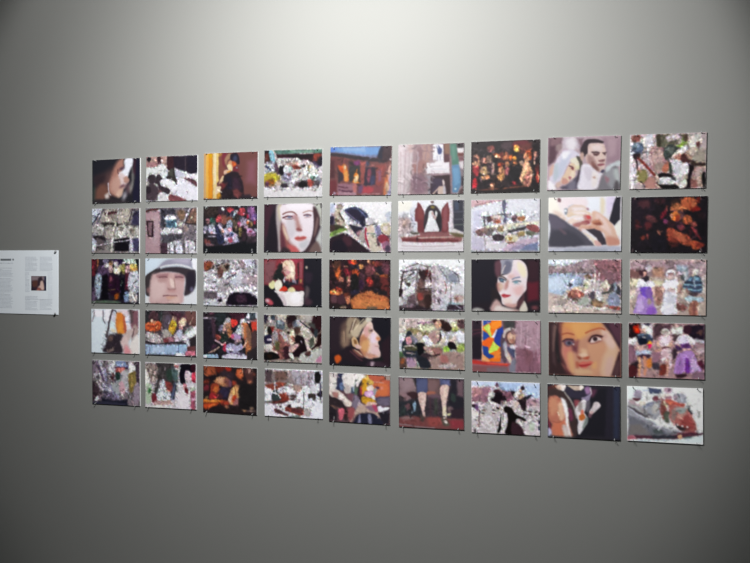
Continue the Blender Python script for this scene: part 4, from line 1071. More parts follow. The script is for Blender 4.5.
PRINTS.append((-1.2575, 1.6034, 0.0003, 0.2716, 0.2162, 'photo print of people huddled together, a green cap at the upper right', """
w .3 30 1.15
b 30,25,36
n 26 4.5 -15.7,-16.3,119.1,78.2
p 90,29,39,1.8 -0.9,-0.7 10.1,-0.7 8.3,30.4 1,32
p 124,78,53,1.4 11.9,-0.7 15.6,-0.7 13.8,18 10.1,18
s 71,54,79,1.8 13.8,14.9 33.7,11.7 39.2,24 24.7,30.3 13.8,33.5
e 110,104,132,1.8 30.1,4,6.1,4.6
s 214,210,216,1.8 26.5,10.2 39.2,7.1 44.6,4 44.6,10.1 35.6,14.8 28.3,14.8
e 158,116,77,1.8 41,8.6,3.6,4.6
s 34,20,50,1.8 46.4,0.9 66.1,0.9 64.3,8.5 60.7,14.7 50,11.7
e 210,204,211,1.8 51.8,8.6,4.3,4.6
s 213,204,170,1.4 46.4,16.3 55.4,13.2 62.5,10.1 62.5,20.8 57.2,27 48.2,25.5
e 222,220,212,1.4 51.8,19.3,4.3,4.6
e 187,156,153,1.8 41,17.8,4.3,6.2
s 162,151,85,2.7 62.5,11.6 69.7,8.5 71.4,20.8 67.9,26.9 62.5,20.8
p 188,212,199,1.8 67.9,-0.7 89.2,-0.7 98,5.4 94.5,10 83.9,10 75,5.5 67.9,5.5
l 232,236,232 2.2 66.1,7 75,5.5 80.3,8.5
s 19,24,30,1.1 92.7,-0.7 99.7,0.9 99.7,8.5 94.5,10
s 184,134,67,1.8 80.3,11.6 92.7,10 96.2,20.7 83.9,25.3
s 209,193,106,2.2 82.1,10 94.5,10 92.7,16.1 82.1,16.1
s 202,159,165,1.4 71.4,14.7 80.3,11.6 80.3,20.7 76.8,28.4 71.5,23.8
p 66,24,39,1.8 71.5,25.4 80.3,25.3 80.4,55.9 69.7,54.5
s 181,184,196,1.8 82.1,23.8 94.5,20.7 99.8,29.8 99.8,57.2 89.2,60.4 78.6,54.4 76.8,39.1
n 24 3.6 75,23.8,99.8,57.2
l 54,49,55 1.4 87.4,45.1 96.3,39
s 146,162,181,1.8 10.1,28.8 21.1,28.8 21.1,45.8 17.4,70.7 10.1,70.8 6.5,52.2
l 204,208,217 1.8 13.8,30.4 12,45.9
s 90,71,97,2.7 1,55.4 8.3,55.3 8.3,77 1,77.2
p 10,8,15,1.8 22.9,30.3 35.6,27.1 35.6,73.5 21.1,76.8
s 32,13,31,2.7 35.6,28.7 50,30.1 60.8,39.3 60.8,60.8 46.4,67.1 35.6,54.9
e 118,63,77,1.8 41,36.4,2.9,6.2
e 173,85,27,1.4 53.6,67,4.5,6.2,20
l 124,97,71 1.3 35.6,56.5 50,54.8
p 8,8,18,1.8 60.8,36.2 69.7,33.1 69.7,72.9 60.8,73.1
l 98,111,100 1.4 64.3,39.2 62.6,48.5
s 128,149,185,1.8 69.7,60.7 78.6,60.5 78.6,75.8 69.7,76
s 182,177,175,2.7 80.4,57.5 92.8,60.3 96.3,75.5 80.4,75.8
s 78,92,79,1.8 1,77.2 24.7,75.2 57.2,76.2 57.2,80.8 1,81.8
k 360 5 .7 0,0,100,72"""))
PRINTS.append((-0.9484, 1.6056, -0.0004, 0.2774, 0.2162, "photo print of a soldier's face close up under a rounded steel helmet", """
w .3 5 1.8
b 177,187,198
p 183,196,209,3.3 0,0.2 28.9,0.2 22.2,16.4 0.1,28.4
p 203,203,209,1.3 88.9,0.1 100.3,1.5 100.4,21.9 93.9,20.5
p 191,193,199,1.7 75.9,62.9 98.9,48.1 100.6,78.6 72.6,79.1
p 194,196,198,1.3 0.2,67.1 10.4,66.9 12.2,80.3 0.2,80.5
s 50,44,47,1 0.1,31.4 15.4,20.9 28.9,14.9 29,25.3 17.2,40.1 10.4,55 10.4,65.4 1.9,64.1 0.1,52.2
s 114,83,84,1.7 3.5,52.2 12.1,49.1 12.1,61 3.6,58.1
s 176,146,146,1.7 12,31.3 25.6,23.8 72.5,25 77.5,36.6 75.9,60 69.3,79.2 12.2,80.3 10.4,55
s 187,162,161,3.3 12,40.2 35.7,37 39.2,60.6 15.5,72.8
s 139,101,105,2 22.2,29.1 45.8,26 44.1,34 29,35.6
s 162,129,128,2 25.6,35.6 44.1,34 42.5,39.9 29,41.5
s 136,99,105,2 59.2,28.9 75.8,28.7 75.8,34.6 60.9,34.7
s 165,131,130,2 60.9,35.3 75.8,35.2 74.2,39.6
l 101,68,73 1.7 27.3,32.7 35.7,31.4 44.1,32.5
l 101,68,75 1.7 59.2,32.4 65.8,31.5 74.1,32.3
s 175,143,141,1.7 45.8,28.1 55.8,28 57.6,45.6 49.2,51.6 44.2,48.7
s 200,178,172,1.3 49.2,33.9 57.5,39.7 58.4,48.5 52.6,50.1 49.2,42.8
s 127,93,92,1.3 44.2,51.1 49.2,52.5 55.9,52.4 60.2,50.6 57.6,55 47.6,55.1
l 155,125,121 2.3 56.9,33.9 59.2,48.5
e 168,128,127,1.7 52.6,56,6.7,2.1
l 105,70,74 2 35.8,64.4 44.2,63.7 49.3,64.5 62.6,64.3
s 181,142,127,1.3 40.9,66.4 52.6,64.8 62.6,66.1 59.3,70.5 45.9,70.8
l 147,113,113 1.2 44.3,72.3 59.3,72
s 188,160,155,2.5 49.3,72.2 66,66 66,77.8 49.3,78.1
s 132,129,146,1.3 23.9,17.9 32.3,9 45.7,1.6 85.6,0.1 90.5,4.5 92.2,16.1 85.6,13.2 65.8,9.6 45.8,11.2 32.3,14.9
l 192,190,193 1.7 30.6,14.9 45.8,11.6 65.8,10.4 82.3,14 90.6,17.6
s 49,42,48,1.2 17.1,26.8 29,18.6 49.1,14.5 69.1,14.5 88.9,18.3 98.8,21.9 98.9,45.1 92.3,56.9 80.8,63.6 76.7,61.5 79.1,45.4 78.3,30.8 65.8,25 45.8,22.9 29,23.8
s 35,30,40,1.7 82.4,24.9 95.5,24.8 97.2,42.3 89.1,54 82.5,51.2
e 94,89,114,1.7 91.5,52.5,3,3.8
p 37,37,42,1 0.2,78.4 67.6,77.1 67.7,80.7 0.2,82
s 164,157,175,3.3 55.8,3.1 82.3,1.6 84,7.4 65.8,6"""))
PRINTS.append((-0.6321, 1.6015, 0.0005, 0.2781, 0.2162, 'photo print of snow-covered rocks and roots with a dark hollow below', """
w .3 30 1.15
b 147,142,149
n 36 3.2 -0.2,0.1,99.7,74.8
s 98,47,39,1.6 -0.2,5.8 12.7,2.9 19.1,8.7 9.5,17.3 3.1,21.7
s 127,64,37,1.6 6.3,7.3 12.7,8.7 7.9,17.4 4.7,15.9
l 57,41,40 1.9 1.4,21.7 12.7,15.9 22.4,11.5 38.3,5.8
l 56,38,45 1.6 44.7,0 46.3,4.3
s 133,113,99,1.9 28.8,11.5 44.7,5.8 51,11.5 41.5,20.1 32,17.2
s 40,28,27,1.3 38.3,10.1 46.3,8.6 47.9,15.8 41.5,17.2
s 85,55,51,1.6 25.6,14.4 35.2,14.4 38.4,25.8 28.8,31.6
s 180,178,188,1.3 47.9,11.5 54.2,7.2 60.5,15.7 54.2,20 49.5,17.2
s 175,167,161,1.3 54.2,7.2 58.9,11.4 60.5,18.5 55.8,14.3
s 173,173,188,1.6 74.6,1.5 94.8,0 94.9,11.3 85.5,9.9 77.8,14.2
s 139,136,140,1.9 80.9,11.4 94.9,11.3 94.9,19.8 85.6,22.7 80.9,18.5
s 58,47,53,1.6 82.5,21.3 88.7,25.5 94.9,18.4 93.4,26.9 85.6,26.9
l 42,31,46 1.6 94.8,0 95.6,8.5
s 127,106,112,2.4 66.8,2.9 76.2,4.3 74.6,14.2 68.4,11.4
s 176,178,189,1.3 36.8,23 47.9,18.6 60.5,18.5 63.7,22.8 54.2,25.7 47.9,30 38.4,31.5
l 126,84,93 1.9 51.1,24.3 60.5,21.4
l 54,45,61 1.9 44.8,31.5 54.2,27.1 60.5,24.2
s 168,171,185,1.6 47.9,34.3 57.4,28.5 63.7,31.3 62.2,39.9 51.1,41.4
s 150,139,150,2.4 66.8,22.8 85.6,25.5 85.6,39.7 66.9,42.7
s 147,130,137,2.4 82.5,28.4 98,25.4 98.1,42.4 82.5,42.5
s 169,167,177,1.6 62.1,18.5 73.1,19.9 70,39.8 60.6,42.8
s 178,176,185,1.3 -0.2,21.7 11.1,23.1 22.4,30.2 28.8,37.3 38.4,41.6 25.7,44.6 14.4,47.6 -0.1,41.9
s 159,157,164,1.6 1.5,28.9 14.4,28.8 22.4,38.8 6.4,41.9
l 199,197,198 1.9 11.1,23.1 22.4,30.2 28.8,38.8
s 189,187,194,1.3 -0.1,44.8 9.6,44.7 19.3,48.9 27.3,53.2 16.1,53.3 -0.1,52.1
n 30 2.2 9.6,40.4,54.4,65.7
p 87,76,84,1.9 -0.1,55 25.7,54.6 25.7,66.1 -0.1,66.5
s 137,129,136,1.9 27.3,43.1 44.8,40.1 51.1,48.6 35.3,54.5
s 172,170,179,1.3 25.7,54.6 38.5,57.3 41.7,65.9 28.9,68.9
e 16,8,17,0.9 30.5,68.9,4.1,3.4
s 195,193,200,1.1 51.2,51.4 60.6,47 82.5,43.9 95,45.2 99.6,50.8 99.7,60.7 88.8,56.6 79.5,53.9 57.5,55.6 48,61.5 38.5,73.1 35.3,66 43.3,58.7
s 13,7,18,1.1 43.3,70.1 48,60 59.1,54.9 77.9,54.8 88.8,57.3 98.1,63.6 98.2,74.9 41.7,75.9
s 49,30,45,2.4 60.7,59.9 76.3,59.6 79.5,70.9 63.8,71.2
s 168,170,177,1.3 -0,69.4 16.1,66.3 25.7,71.9 25.8,80.5 -0,81
p 172,170,175,1.3 25.7,71.9 41.7,71.6 41.7,80.2 25.8,80.5
k 420 5.5 .55 0,0,100,76"""))
PRINTS.append((-0.3204, 1.6060, 0.0080, 0.2831, 0.2162, 'photo print of a man behind a white bowl of fruit against red boards', """
w .5 8 1.6
b 16,15,22
p 103,38,45,1.6 -0.1,0.7 70,0.6 68.3,42.5 40.2,39.6 11.6,42.6 -0.2,44.1
n 18 1.9 0.6,1.6,30.7,36.7
p 98,61,66,2.3 0.6,4.5 21.3,3.2 18,39.7 2,39.7
p 127,45,60,1.6 30.8,0.9 68.4,0.6 68.4,10.7 52.8,6.3 40.3,2.7
p 92,31,39,1.3 59.1,3.4 68.4,3.5 68.3,35.2 62.1,36.7
l 37,26,26 2.2 59.7,7.8 59.9,33.8
p 116,61,69,1.6 62.2,4.9 67.5,4.9 66.1,32.4 62.7,30.9
s 20,24,24,1.1 18.1,25.1 24.5,13.4 32.4,7.6 33.9,22.2 37,33.8 30.7,35.3 16.4,33.8
s 186,168,148,0.9 33.3,7.6 37.1,3.3 45,2.2 51.3,4.8 54.4,13.5 53.7,30.9 49,33.2 40.2,32.4 37.1,25.1 33.9,14.9
s 183,149,139,1.6 34.6,13.4 41.8,12 43.4,25.1 38.6,25.1
s 193,184,168,1.6 45,7.7 51.2,10.6 51.2,28 46.5,25.1
e 157,110,116,1.3 41.8,22.2,4.7,2.9
l 133,97,66 1.3 37.1,7.6 40.3,11.1
s 115,59,51,1.1 41.8,30.9 48,32.4 44.9,34.4
s 25,26,34,1.1 32.3,35.3 46.5,36.7 59,33.8 59,41.1 49.6,44 37,41.1
s 112,112,128,0.9 49.6,33.8 54.3,34.4 55.8,38.7 49.6,38.2
e 158,158,164,0.8 36.1,34.7,1.9,1.7
s 142,126,71,1.3 62.7,34.7 66.1,34.4 64.6,39.6
p 19,18,25,1.1 70,0.6 100.7,1.4 100.5,82.5 69.7,82.9
e 146,130,119,0.9 74.3,14.5,1.9,2.6
s 33,24,35,2.3 71.5,22.3 83.8,25.2 80.7,39.6 71.4,36.7
s 81,23,31,1.6 46.4,44 65.2,42.5 69.8,51.1 55.8,51.2
s 175,172,131,0.9 8.4,42.6 11.7,36.8 17.4,35.9 19.6,39.7 18,47 12.6,48.5
s 188,185,172,0.8 18.6,41.2 22.8,36.2 28.5,35 32.3,39.7 31.6,47 25.9,52.8 19.6,49.9
s 166,44,28,0.9 29.1,48.4 35.4,44 40.8,46.9 40.1,51.9 27.5,52.8
s 180,173,132,0.9 41.7,49.8 44.9,46.3 51.1,46 54.9,49.8 54.2,54.1 43.3,54.2
s 189,184,184,0.9 18,51.4 30.7,52.8 55.8,53.2 66.7,52 70.7,54.6 69.2,62.7 66.6,75.7 36.9,76.1 30.6,65.9 24.3,57.2
s 168,156,160,1.6 24.3,57.2 33.8,58.6 40.1,74.6 36.9,76.1 30.6,65.9
e 198,195,199,2.3 55.8,62.8,9.4,8.7
s 19,17,23,1.3 -0.2,44.1 8.4,45.6 16.4,54.3 24.3,63 33.7,74.6 -0.3,75
s 150,61,72,1.3 1.9,66.2 10,64.6 16.3,70.4 14.7,74.3 6.7,73.5
e 165,145,153,1.3 6.1,68.2,3.1,2.3
s 67,58,61,1.9 72.9,45.3 79.1,48.2 77.5,59.7 71.3,68.5
s 52,34,43,2.3 74.4,62.7 83.7,68.3 80.6,74.1 71.3,72.8
k 60 8 .25 0,0,60,40"""))
PRINTS.append((-0.0026, 1.6014, 0.0005, 0.2829, 0.2162, 'photo print of a dim orange bar room with an empty lit floor', """
w .3 30 1.15
b 30,16,20
n 28 3.6 0,0.3,101.1,54.7
s 144,49,24,1.5 33.2,1.7 42.1,0.3 45.1,6 36.2,7.4
e 169,102,56,0.9 39.1,1.2,3,2
s 132,26,33,1.5 30.2,3.2 36.2,0.3 36.2,7.4
s 61,36,29,1.5 6.1,3.2 18.2,1.8 18.3,16 7.7,16
s 154,70,35,1.5 9.2,18.9 15.2,13.2 17.3,8.9 18.3,18.8 19.8,27.4 21.4,33 12.3,30.3
s 172,87,43,1 10.7,20.3 15.3,17.4 15.3,24.5 12.3,24.6
s 150,91,75,1.2 16.8,26 22.8,30.2 23.8,35.9 16.8,33.1
s 76,19,27,1.5 24.3,13.1 36.2,15.9 36.3,24.4 25.8,24.5
e 171,137,108,0.7 52.3,11,3.9,3.4
s 162,112,69,0.9 48.7,8.2 55.5,7.4 55.5,13.9 49.6,14.4
s 24,21,29,1.5 36.2,7.4 48.1,8.8 48.1,15.9 37.7,14.5
s 169,66,31,1 39.2,15.9 45.2,14.5 49.7,20.1 48.2,27.2 45.2,21.5 39.3,21.6
s 135,89,74,1 24.2,10.3 30.2,9.7 30.2,11.7 24.3,11.7
s 145,90,83,1.2 30.3,27.3 34.8,25.8 35.5,38.6 30.4,41.5
s 92,85,60,1.5 28.8,27.3 31.8,27.3 30.4,35.8
s 50,28,36,1.8 49.7,21.5 58.5,20 58.7,45.4 49.8,45.5
s 15,14,14,1.5 36.3,24.4 48.2,27.2 48.3,46.9 36.4,47.1
s 128,37,33,1.5 61.5,29.9 67.4,27 71.8,32.6 71.9,39.6 64.5,41.1
s 40,19,42,1.5 49.7,32.8 55.6,32.7 55.7,44 49.8,44.1
s 84,33,31,1.8 65.8,4.5 86.3,3.1 86.3,10.1 71.7,10.1
e 173,128,95,0.7 64.9,3.1,2.4,2.5
s 158,81,44,1.2 70.2,4.5 73.1,3.1 73.1,7.3 70.2,7.3
s 94,49,54,1.8 59.9,10.2 74.6,10.1 74.7,21.4 61.5,24.2
s 25,19,27,1.5 77.6,12.9 89.2,11.5 90.7,24.1 80.6,24.1
s 147,99,73,0.9 74.7,20.8 80.5,21.9 77.6,24.1
s 145,70,36,1.3 83.5,24.1 95.1,22.6 95.1,28.2 85,28.3
s 73,28,28,2.1 83.5,28.3 95.1,29.6 98.2,54.7 86.6,54.9
s 72,38,48,2.1 86.3,4.5 97.9,4.5 98,21.2 89.3,21.3
p 22,18,22,1.5 69,42.5 95.2,49.2 95.3,56.1 74.9,52.2
p 151,88,51,1.2 36.5,61.3 45.4,55.5 54.3,50.5 69,48.7 77.8,53.6 98.2,58.9 98.3,77 39.6,78.2 35,67
p 163,98,56,1.8 42.5,62.6 69.1,60.7 92.4,64.6 92.5,71.6 42.5,72.5
s 169,108,60,2.2 45.5,66.8 69.1,69.2 83.7,67.5 66.2,72.1
l 122,60,35 1.2 54.3,55.3 83.7,60.5 96.8,61.7
s 165,87,44,1.2 1.8,48.9 12.4,47.4 18.4,48.7 18.5,55.8 3.3,54.6
s 173,108,68,0.9 9.4,48.8 15.4,48.8 15.4,54.5 9.4,54.6
s 152,93,69,1 19.9,48.7 23.8,50.1 23,54.4 20,53
s 125,34,24,1.2 12.4,43.1 21.4,45.8 21.4,50.1 12.4,48.8
s 74,47,53,1.5 3.4,57.5 12.4,55.9 12.5,67.3 3.4,67.5
s 54,31,39,1.5 13.9,57.3 24.5,55.8 27.5,67.1 15.5,70.1
s 159,96,69,1.2 27.5,60 33.5,57.1 35,65.5 30.6,69.9
s 86,40,29,1.5 26,52.9 33.5,52.8 30.5,57.1 24.5,57.2
s 30,26,42,1.5 36.4,48.5 51.3,46.9 48.3,52.6 36.5,55.6
p 28,20,21,1.5 1.3,69 30.6,71.3 30.6,78.4 1.3,79
s 119,100,85,1.5 18.6,74.4 27.6,72.8 27.6,78.5 18.6,78.6
s 87,70,57,1.5 63.2,73.5 77.9,72.7 77.9,77.5 63.3,77.7
k 460 4.5 .8 0,0,100,52
k 80 6 .2 30,54,100,76"""))
PRINTS.append((0.3197, 1.6009, 0.0047, 0.2851, 0.2162, 'photo print of a snow-caked wrecked vehicle against a white sky', """
w .3 30 1.15
b 180,181,185
p 188,189,192,1.5 -0.3,-1.2 100.4,-0.8 100.5,35.2 85.3,17.2 54.6,8.1 -0.3,14.2
s 170,166,172,1.5 4.5,17.3 10.8,11.1 23.4,6.5 29.7,5.6 36,9 48.4,11.1 48.4,15.7 29.7,14.2 7.7,18.8
l 56,49,57 2.5 6.1,18.8 17.2,16.3 29.7,15.1 48.4,16.6
l 70,59,60 1.5 10.8,12 23.4,7.5 29.7,5.9 39.1,9.3 50,11.2
l 39,28,30 3.1 7.1,18.8 4.5,32.7 1.4,54.2
l 40,34,38 2.5 9.3,29.6 23.5,18.8
l 183,182,184 1.9 29.1,8.1 29.1,14.2
s 33,21,24,1.1 31.3,16.3 46.9,17.2 42.3,29.4 37.6,32.5 32.9,29.5
s 82,59,58,1.2 29.8,29.5 39.1,32.5 40.7,44.7 33,57 26.7,60.1
s 52,14,14,1.5 40.7,15.7 50,18.8 50,38.5 43.8,38.6
s 176,174,180,0.9 43.8,29.4 48.5,29.4 48.5,38.5 43.8,38.6
l 102,91,97 2.5 29.1,15.7 26.6,38.7 23.6,60.1 26.7,66.2
l 102,91,94 2.2 46.9,18.1 37.6,41.7 29.8,57 25.1,66.2
s 181,180,185,1.1 6.1,35.7 17.2,26.5 25,23.4 25.1,41.7 23.5,50.9 14.1,54.1 6.2,51.1
s 50,41,37,0.9 10.9,35.7 17.2,34.1 18.8,38.7 14.1,40.9
l 70,59,57 1.5 7.7,32.6 17.2,29.5 23.5,26.4
s 156,152,158,1.2 4.6,57.3 10.9,55.7 14.1,63.3 7.8,69.6 -0.2,66.6
s 24,14,18,1.1 -0.2,45 6.2,45 4.6,54.2 -0.2,55.8
n 15 2.2 -0.2,38.8,51.7,75
s 84,66,72,1.5 14.1,57.2 25.1,50.9 26.7,69.3 14.1,69.5
p 67,45,43,1.4 26.7,46.3 51,44.6 50.1,72 29.9,72.3
k 231 6 0.36 4,10,100,76
n 13 1.9 28.2,44.8,51.7,72
s 38,23,22,1.5 40.8,53.8 50.1,53.7 48.6,72 40.8,72.1
s 110,47,44,1.5 29.8,50.9 37.6,50.8 36.1,60 29.8,60.1
l 24,14,16 1.5 32.9,44.1 51,43.1
p 169,162,168,1.1 51.5,9.6 56.2,8.1 60.8,8.1 70,20.2 71.6,32.3 70.1,50.5 67.1,74.8 51.7,75
s 141,127,133,1.5 51.5,11.2 56.2,11.2 56.2,41.5 53.2,65.9
l 148,139,144 1.2 59.3,11.2 60.9,41.5 62.5,71.8
e 102,91,97,1.1 54.7,47,2.5,2.1
e 102,91,97,1.1 63.4,47.5,3.1,2.4
e 100,82,89,1.1 54.7,54.6,2.2,2.1
e 86,75,84,1.1 62.5,61.2,3.1,3
e 99,77,88,1.1 54.7,62.8,2.2,2.4
n 11 2.2 51.5,8.1,73.3,74.7
s 142,142,150,1.2 57.7,8.1 66.9,9.7 79.2,15.7 88.4,20.2 91.4,26.2 93,36.7 79.3,38.3 70.1,32.3 63.9,20.3
n 16 2.2 57.7,8.1,94.5,38.2
s 107,111,125,1.5 76.2,23.3 86.8,21.7 88.4,35.3 77.7,35.3
l 73,69,82 1.5 82.3,17.2 89.9,23.2 92.3,35.2
l 80,80,90 1.4 63.9,14.2 73.1,26.3
s 167,166,172,1.2 73.1,35.4 85.4,35.3 99,39.7 99.1,65.3 82.4,65.5 73.2,62.6
l 126,80,77 1.5 70.1,32.3 73.2,41.4 71.7,50.5
n 10 1.9 73.2,38.4,99.1,65.3
s 149,131,130,1.5 83.9,53.4 97.5,53.2 97.6,62.3 85.4,62.4
l 102,91,97 1.5 80.2,38.3 79.3,62.5
p 152,154,164,1.2 64,62.7 76.3,62.5 73.3,74.7 64,74.8
p 40,29,40,1.2 74.8,66.2 99.1,66.8 99.1,75.2 73.3,75.6
s 137,153,165,0.9 74.8,63.5 85.4,63.9 94.6,66.8 77.8,66.1
l 169,165,171 1.2 88.5,68.4 94.6,72.8
s 110,77,70,1.5 85.4,56.4 91.5,56.3 90,62.4
p 32,22,28,1.2 -0.2,69.7 23.6,66.3 39.2,72.2 51.7,72.9 51.7,75.9 -0.1,76.8
s 98,85,93,1.5 4.6,69.6 20.4,66.3 23.6,70.9 4.6,72.7
k 80 6 .28 4,10,100,76"""))
PRINTS.append((0.6320, 1.6039, 0.0097, 0.2812, 0.2162, "photo print of a woman's face, half fair hair and half dark, on black", """
w .25 4 1.8
b 26,20,27
p 23,21,29,3 -0.5,0.1 38.6,-0.1 35.5,63 -0.7,66.3
p 31,25,29,1.5 29.6,42 41.5,47.9 41.5,66 29.5,66.1
p 42,23,31,2.2 82.8,1.8 98.8,1.9 98.7,30 84.2,32.9
p 75,22,34,2.2 81.3,34.4 98.7,32.9 98.7,59.5 82.7,62.6
s 78,51,60,1.5 35.6,4.4 47.5,1.5 44.5,17.9 41.6,29.9 35.6,20.9
s 126,126,138,1 43.1,1.4 53.5,0.3 63.8,0.7 63.2,9.1 59.3,19.5 50.5,21.8 44.5,20.9 44.6,8.9
s 88,88,104,1.2 50.5,3 59.4,6 56.4,19.5 47.5,20.9
l 174,165,162 1.2 50.5,9 47.5,14.9 44.5,22.4
s 190,179,183,0.9 62.3,1.6 71.1,1.1 78.4,6.2 82.2,15.1 82.8,24 81.3,35.9 80.7,44.8 76.9,50.2 74,53.8 68.1,62.7 65.2,70.2 53.4,68.8 46,65.9 44.5,56.9 40,47.9 38.6,35.9 40.1,26.9 46,23.9 56.4,21 60.8,12
s 193,184,162,1.5 68.2,4.6 77,9.2 80.8,21.1 77,27 69.6,18
s 185,166,175,1.5 62.3,15 69.6,21 71.1,27 62.3,25.5
s 178,148,147,2.1 56.4,22.5 63.8,24 62.3,29.9 54.9,28.4
s 132,82,79,1.8 38,35.9 43,35.9 44.5,41.9 41.5,47.9 38.6,43.4
s 173,149,135,1.8 40.1,37.4 46,35.9 47.5,41.9 43,46.4
s 153,106,101,1.9 50.5,35.9 54.3,33.8 53.4,41.9 51,44.9 49,43.4
s 146,111,106,1.6 52.5,31.4 55.5,32.9 54,40.4 52.5,38.9
s 53,57,71,0.9 40.1,27.8 46,27.8 51.4,31.4 49,34.4 43,33.5
l 69,60,58 1.8 40.1,25.4 47.5,26.3 51.9,29.9
e 81,109,124,0.7 45.1,31.1,2.4,1.6
s 190,190,194,0.7 48.1,31.4 51.3,32.9 49,35
l 107,112,131 2.1 60.8,29.9 65.2,27.9 71.1,27
l 76,85,95 1.8 60.8,33.8 66.7,32 72.6,32.9
e 96,127,140,0.7 65.8,34.4,3.6,1.8
l 140,147,155 1.2 61.7,37.1 71.1,36.8
s 192,173,177,1.5 56.4,35.9 62.3,35.9 62.3,50.8 56.4,50.9
s 184,151,151,2.4 62.3,43.4 75.5,38.9 75.5,50.8 66.7,53.8
s 142,38,48,1 44.5,53.6 48.1,51.5 51.9,52.4 57.8,53 57.8,54.2 53.4,56.3 48.1,56.9
s 157,83,85,1 47.5,55.1 51.9,54.8 50.4,56.6
s 192,175,170,1.5 47.5,59.9 59.3,58.3 59.3,65.8 50.4,65.9
s 166,128,123,1.5 50.4,65.9 65.2,65.8 68.1,62.7 65.2,71.7 53.4,70.3
s 156,129,127,1.5 35.5,60 43,64.4 47.4,71.9 56.3,73.3 65.2,73.2 71,77.6 29.5,78.1
s 181,171,168,1.5 38.5,69 53.4,71.8 62.2,76.2 35.5,76.5
s 174,167,157,1 74,65.7 78.4,61.8 82.7,76.6 71,76.7
s 66,41,47,1.2 68.1,62.7 74,56.7 76.9,50.8 78.4,59.7 71,71.7 68.1,71.7
s 136,134,131,1.2 2.4,73.9 11.5,72.3 19,76.7 2.3,78.4
e 91,50,55,1.5 92.9,71.4,4.4,3"""))
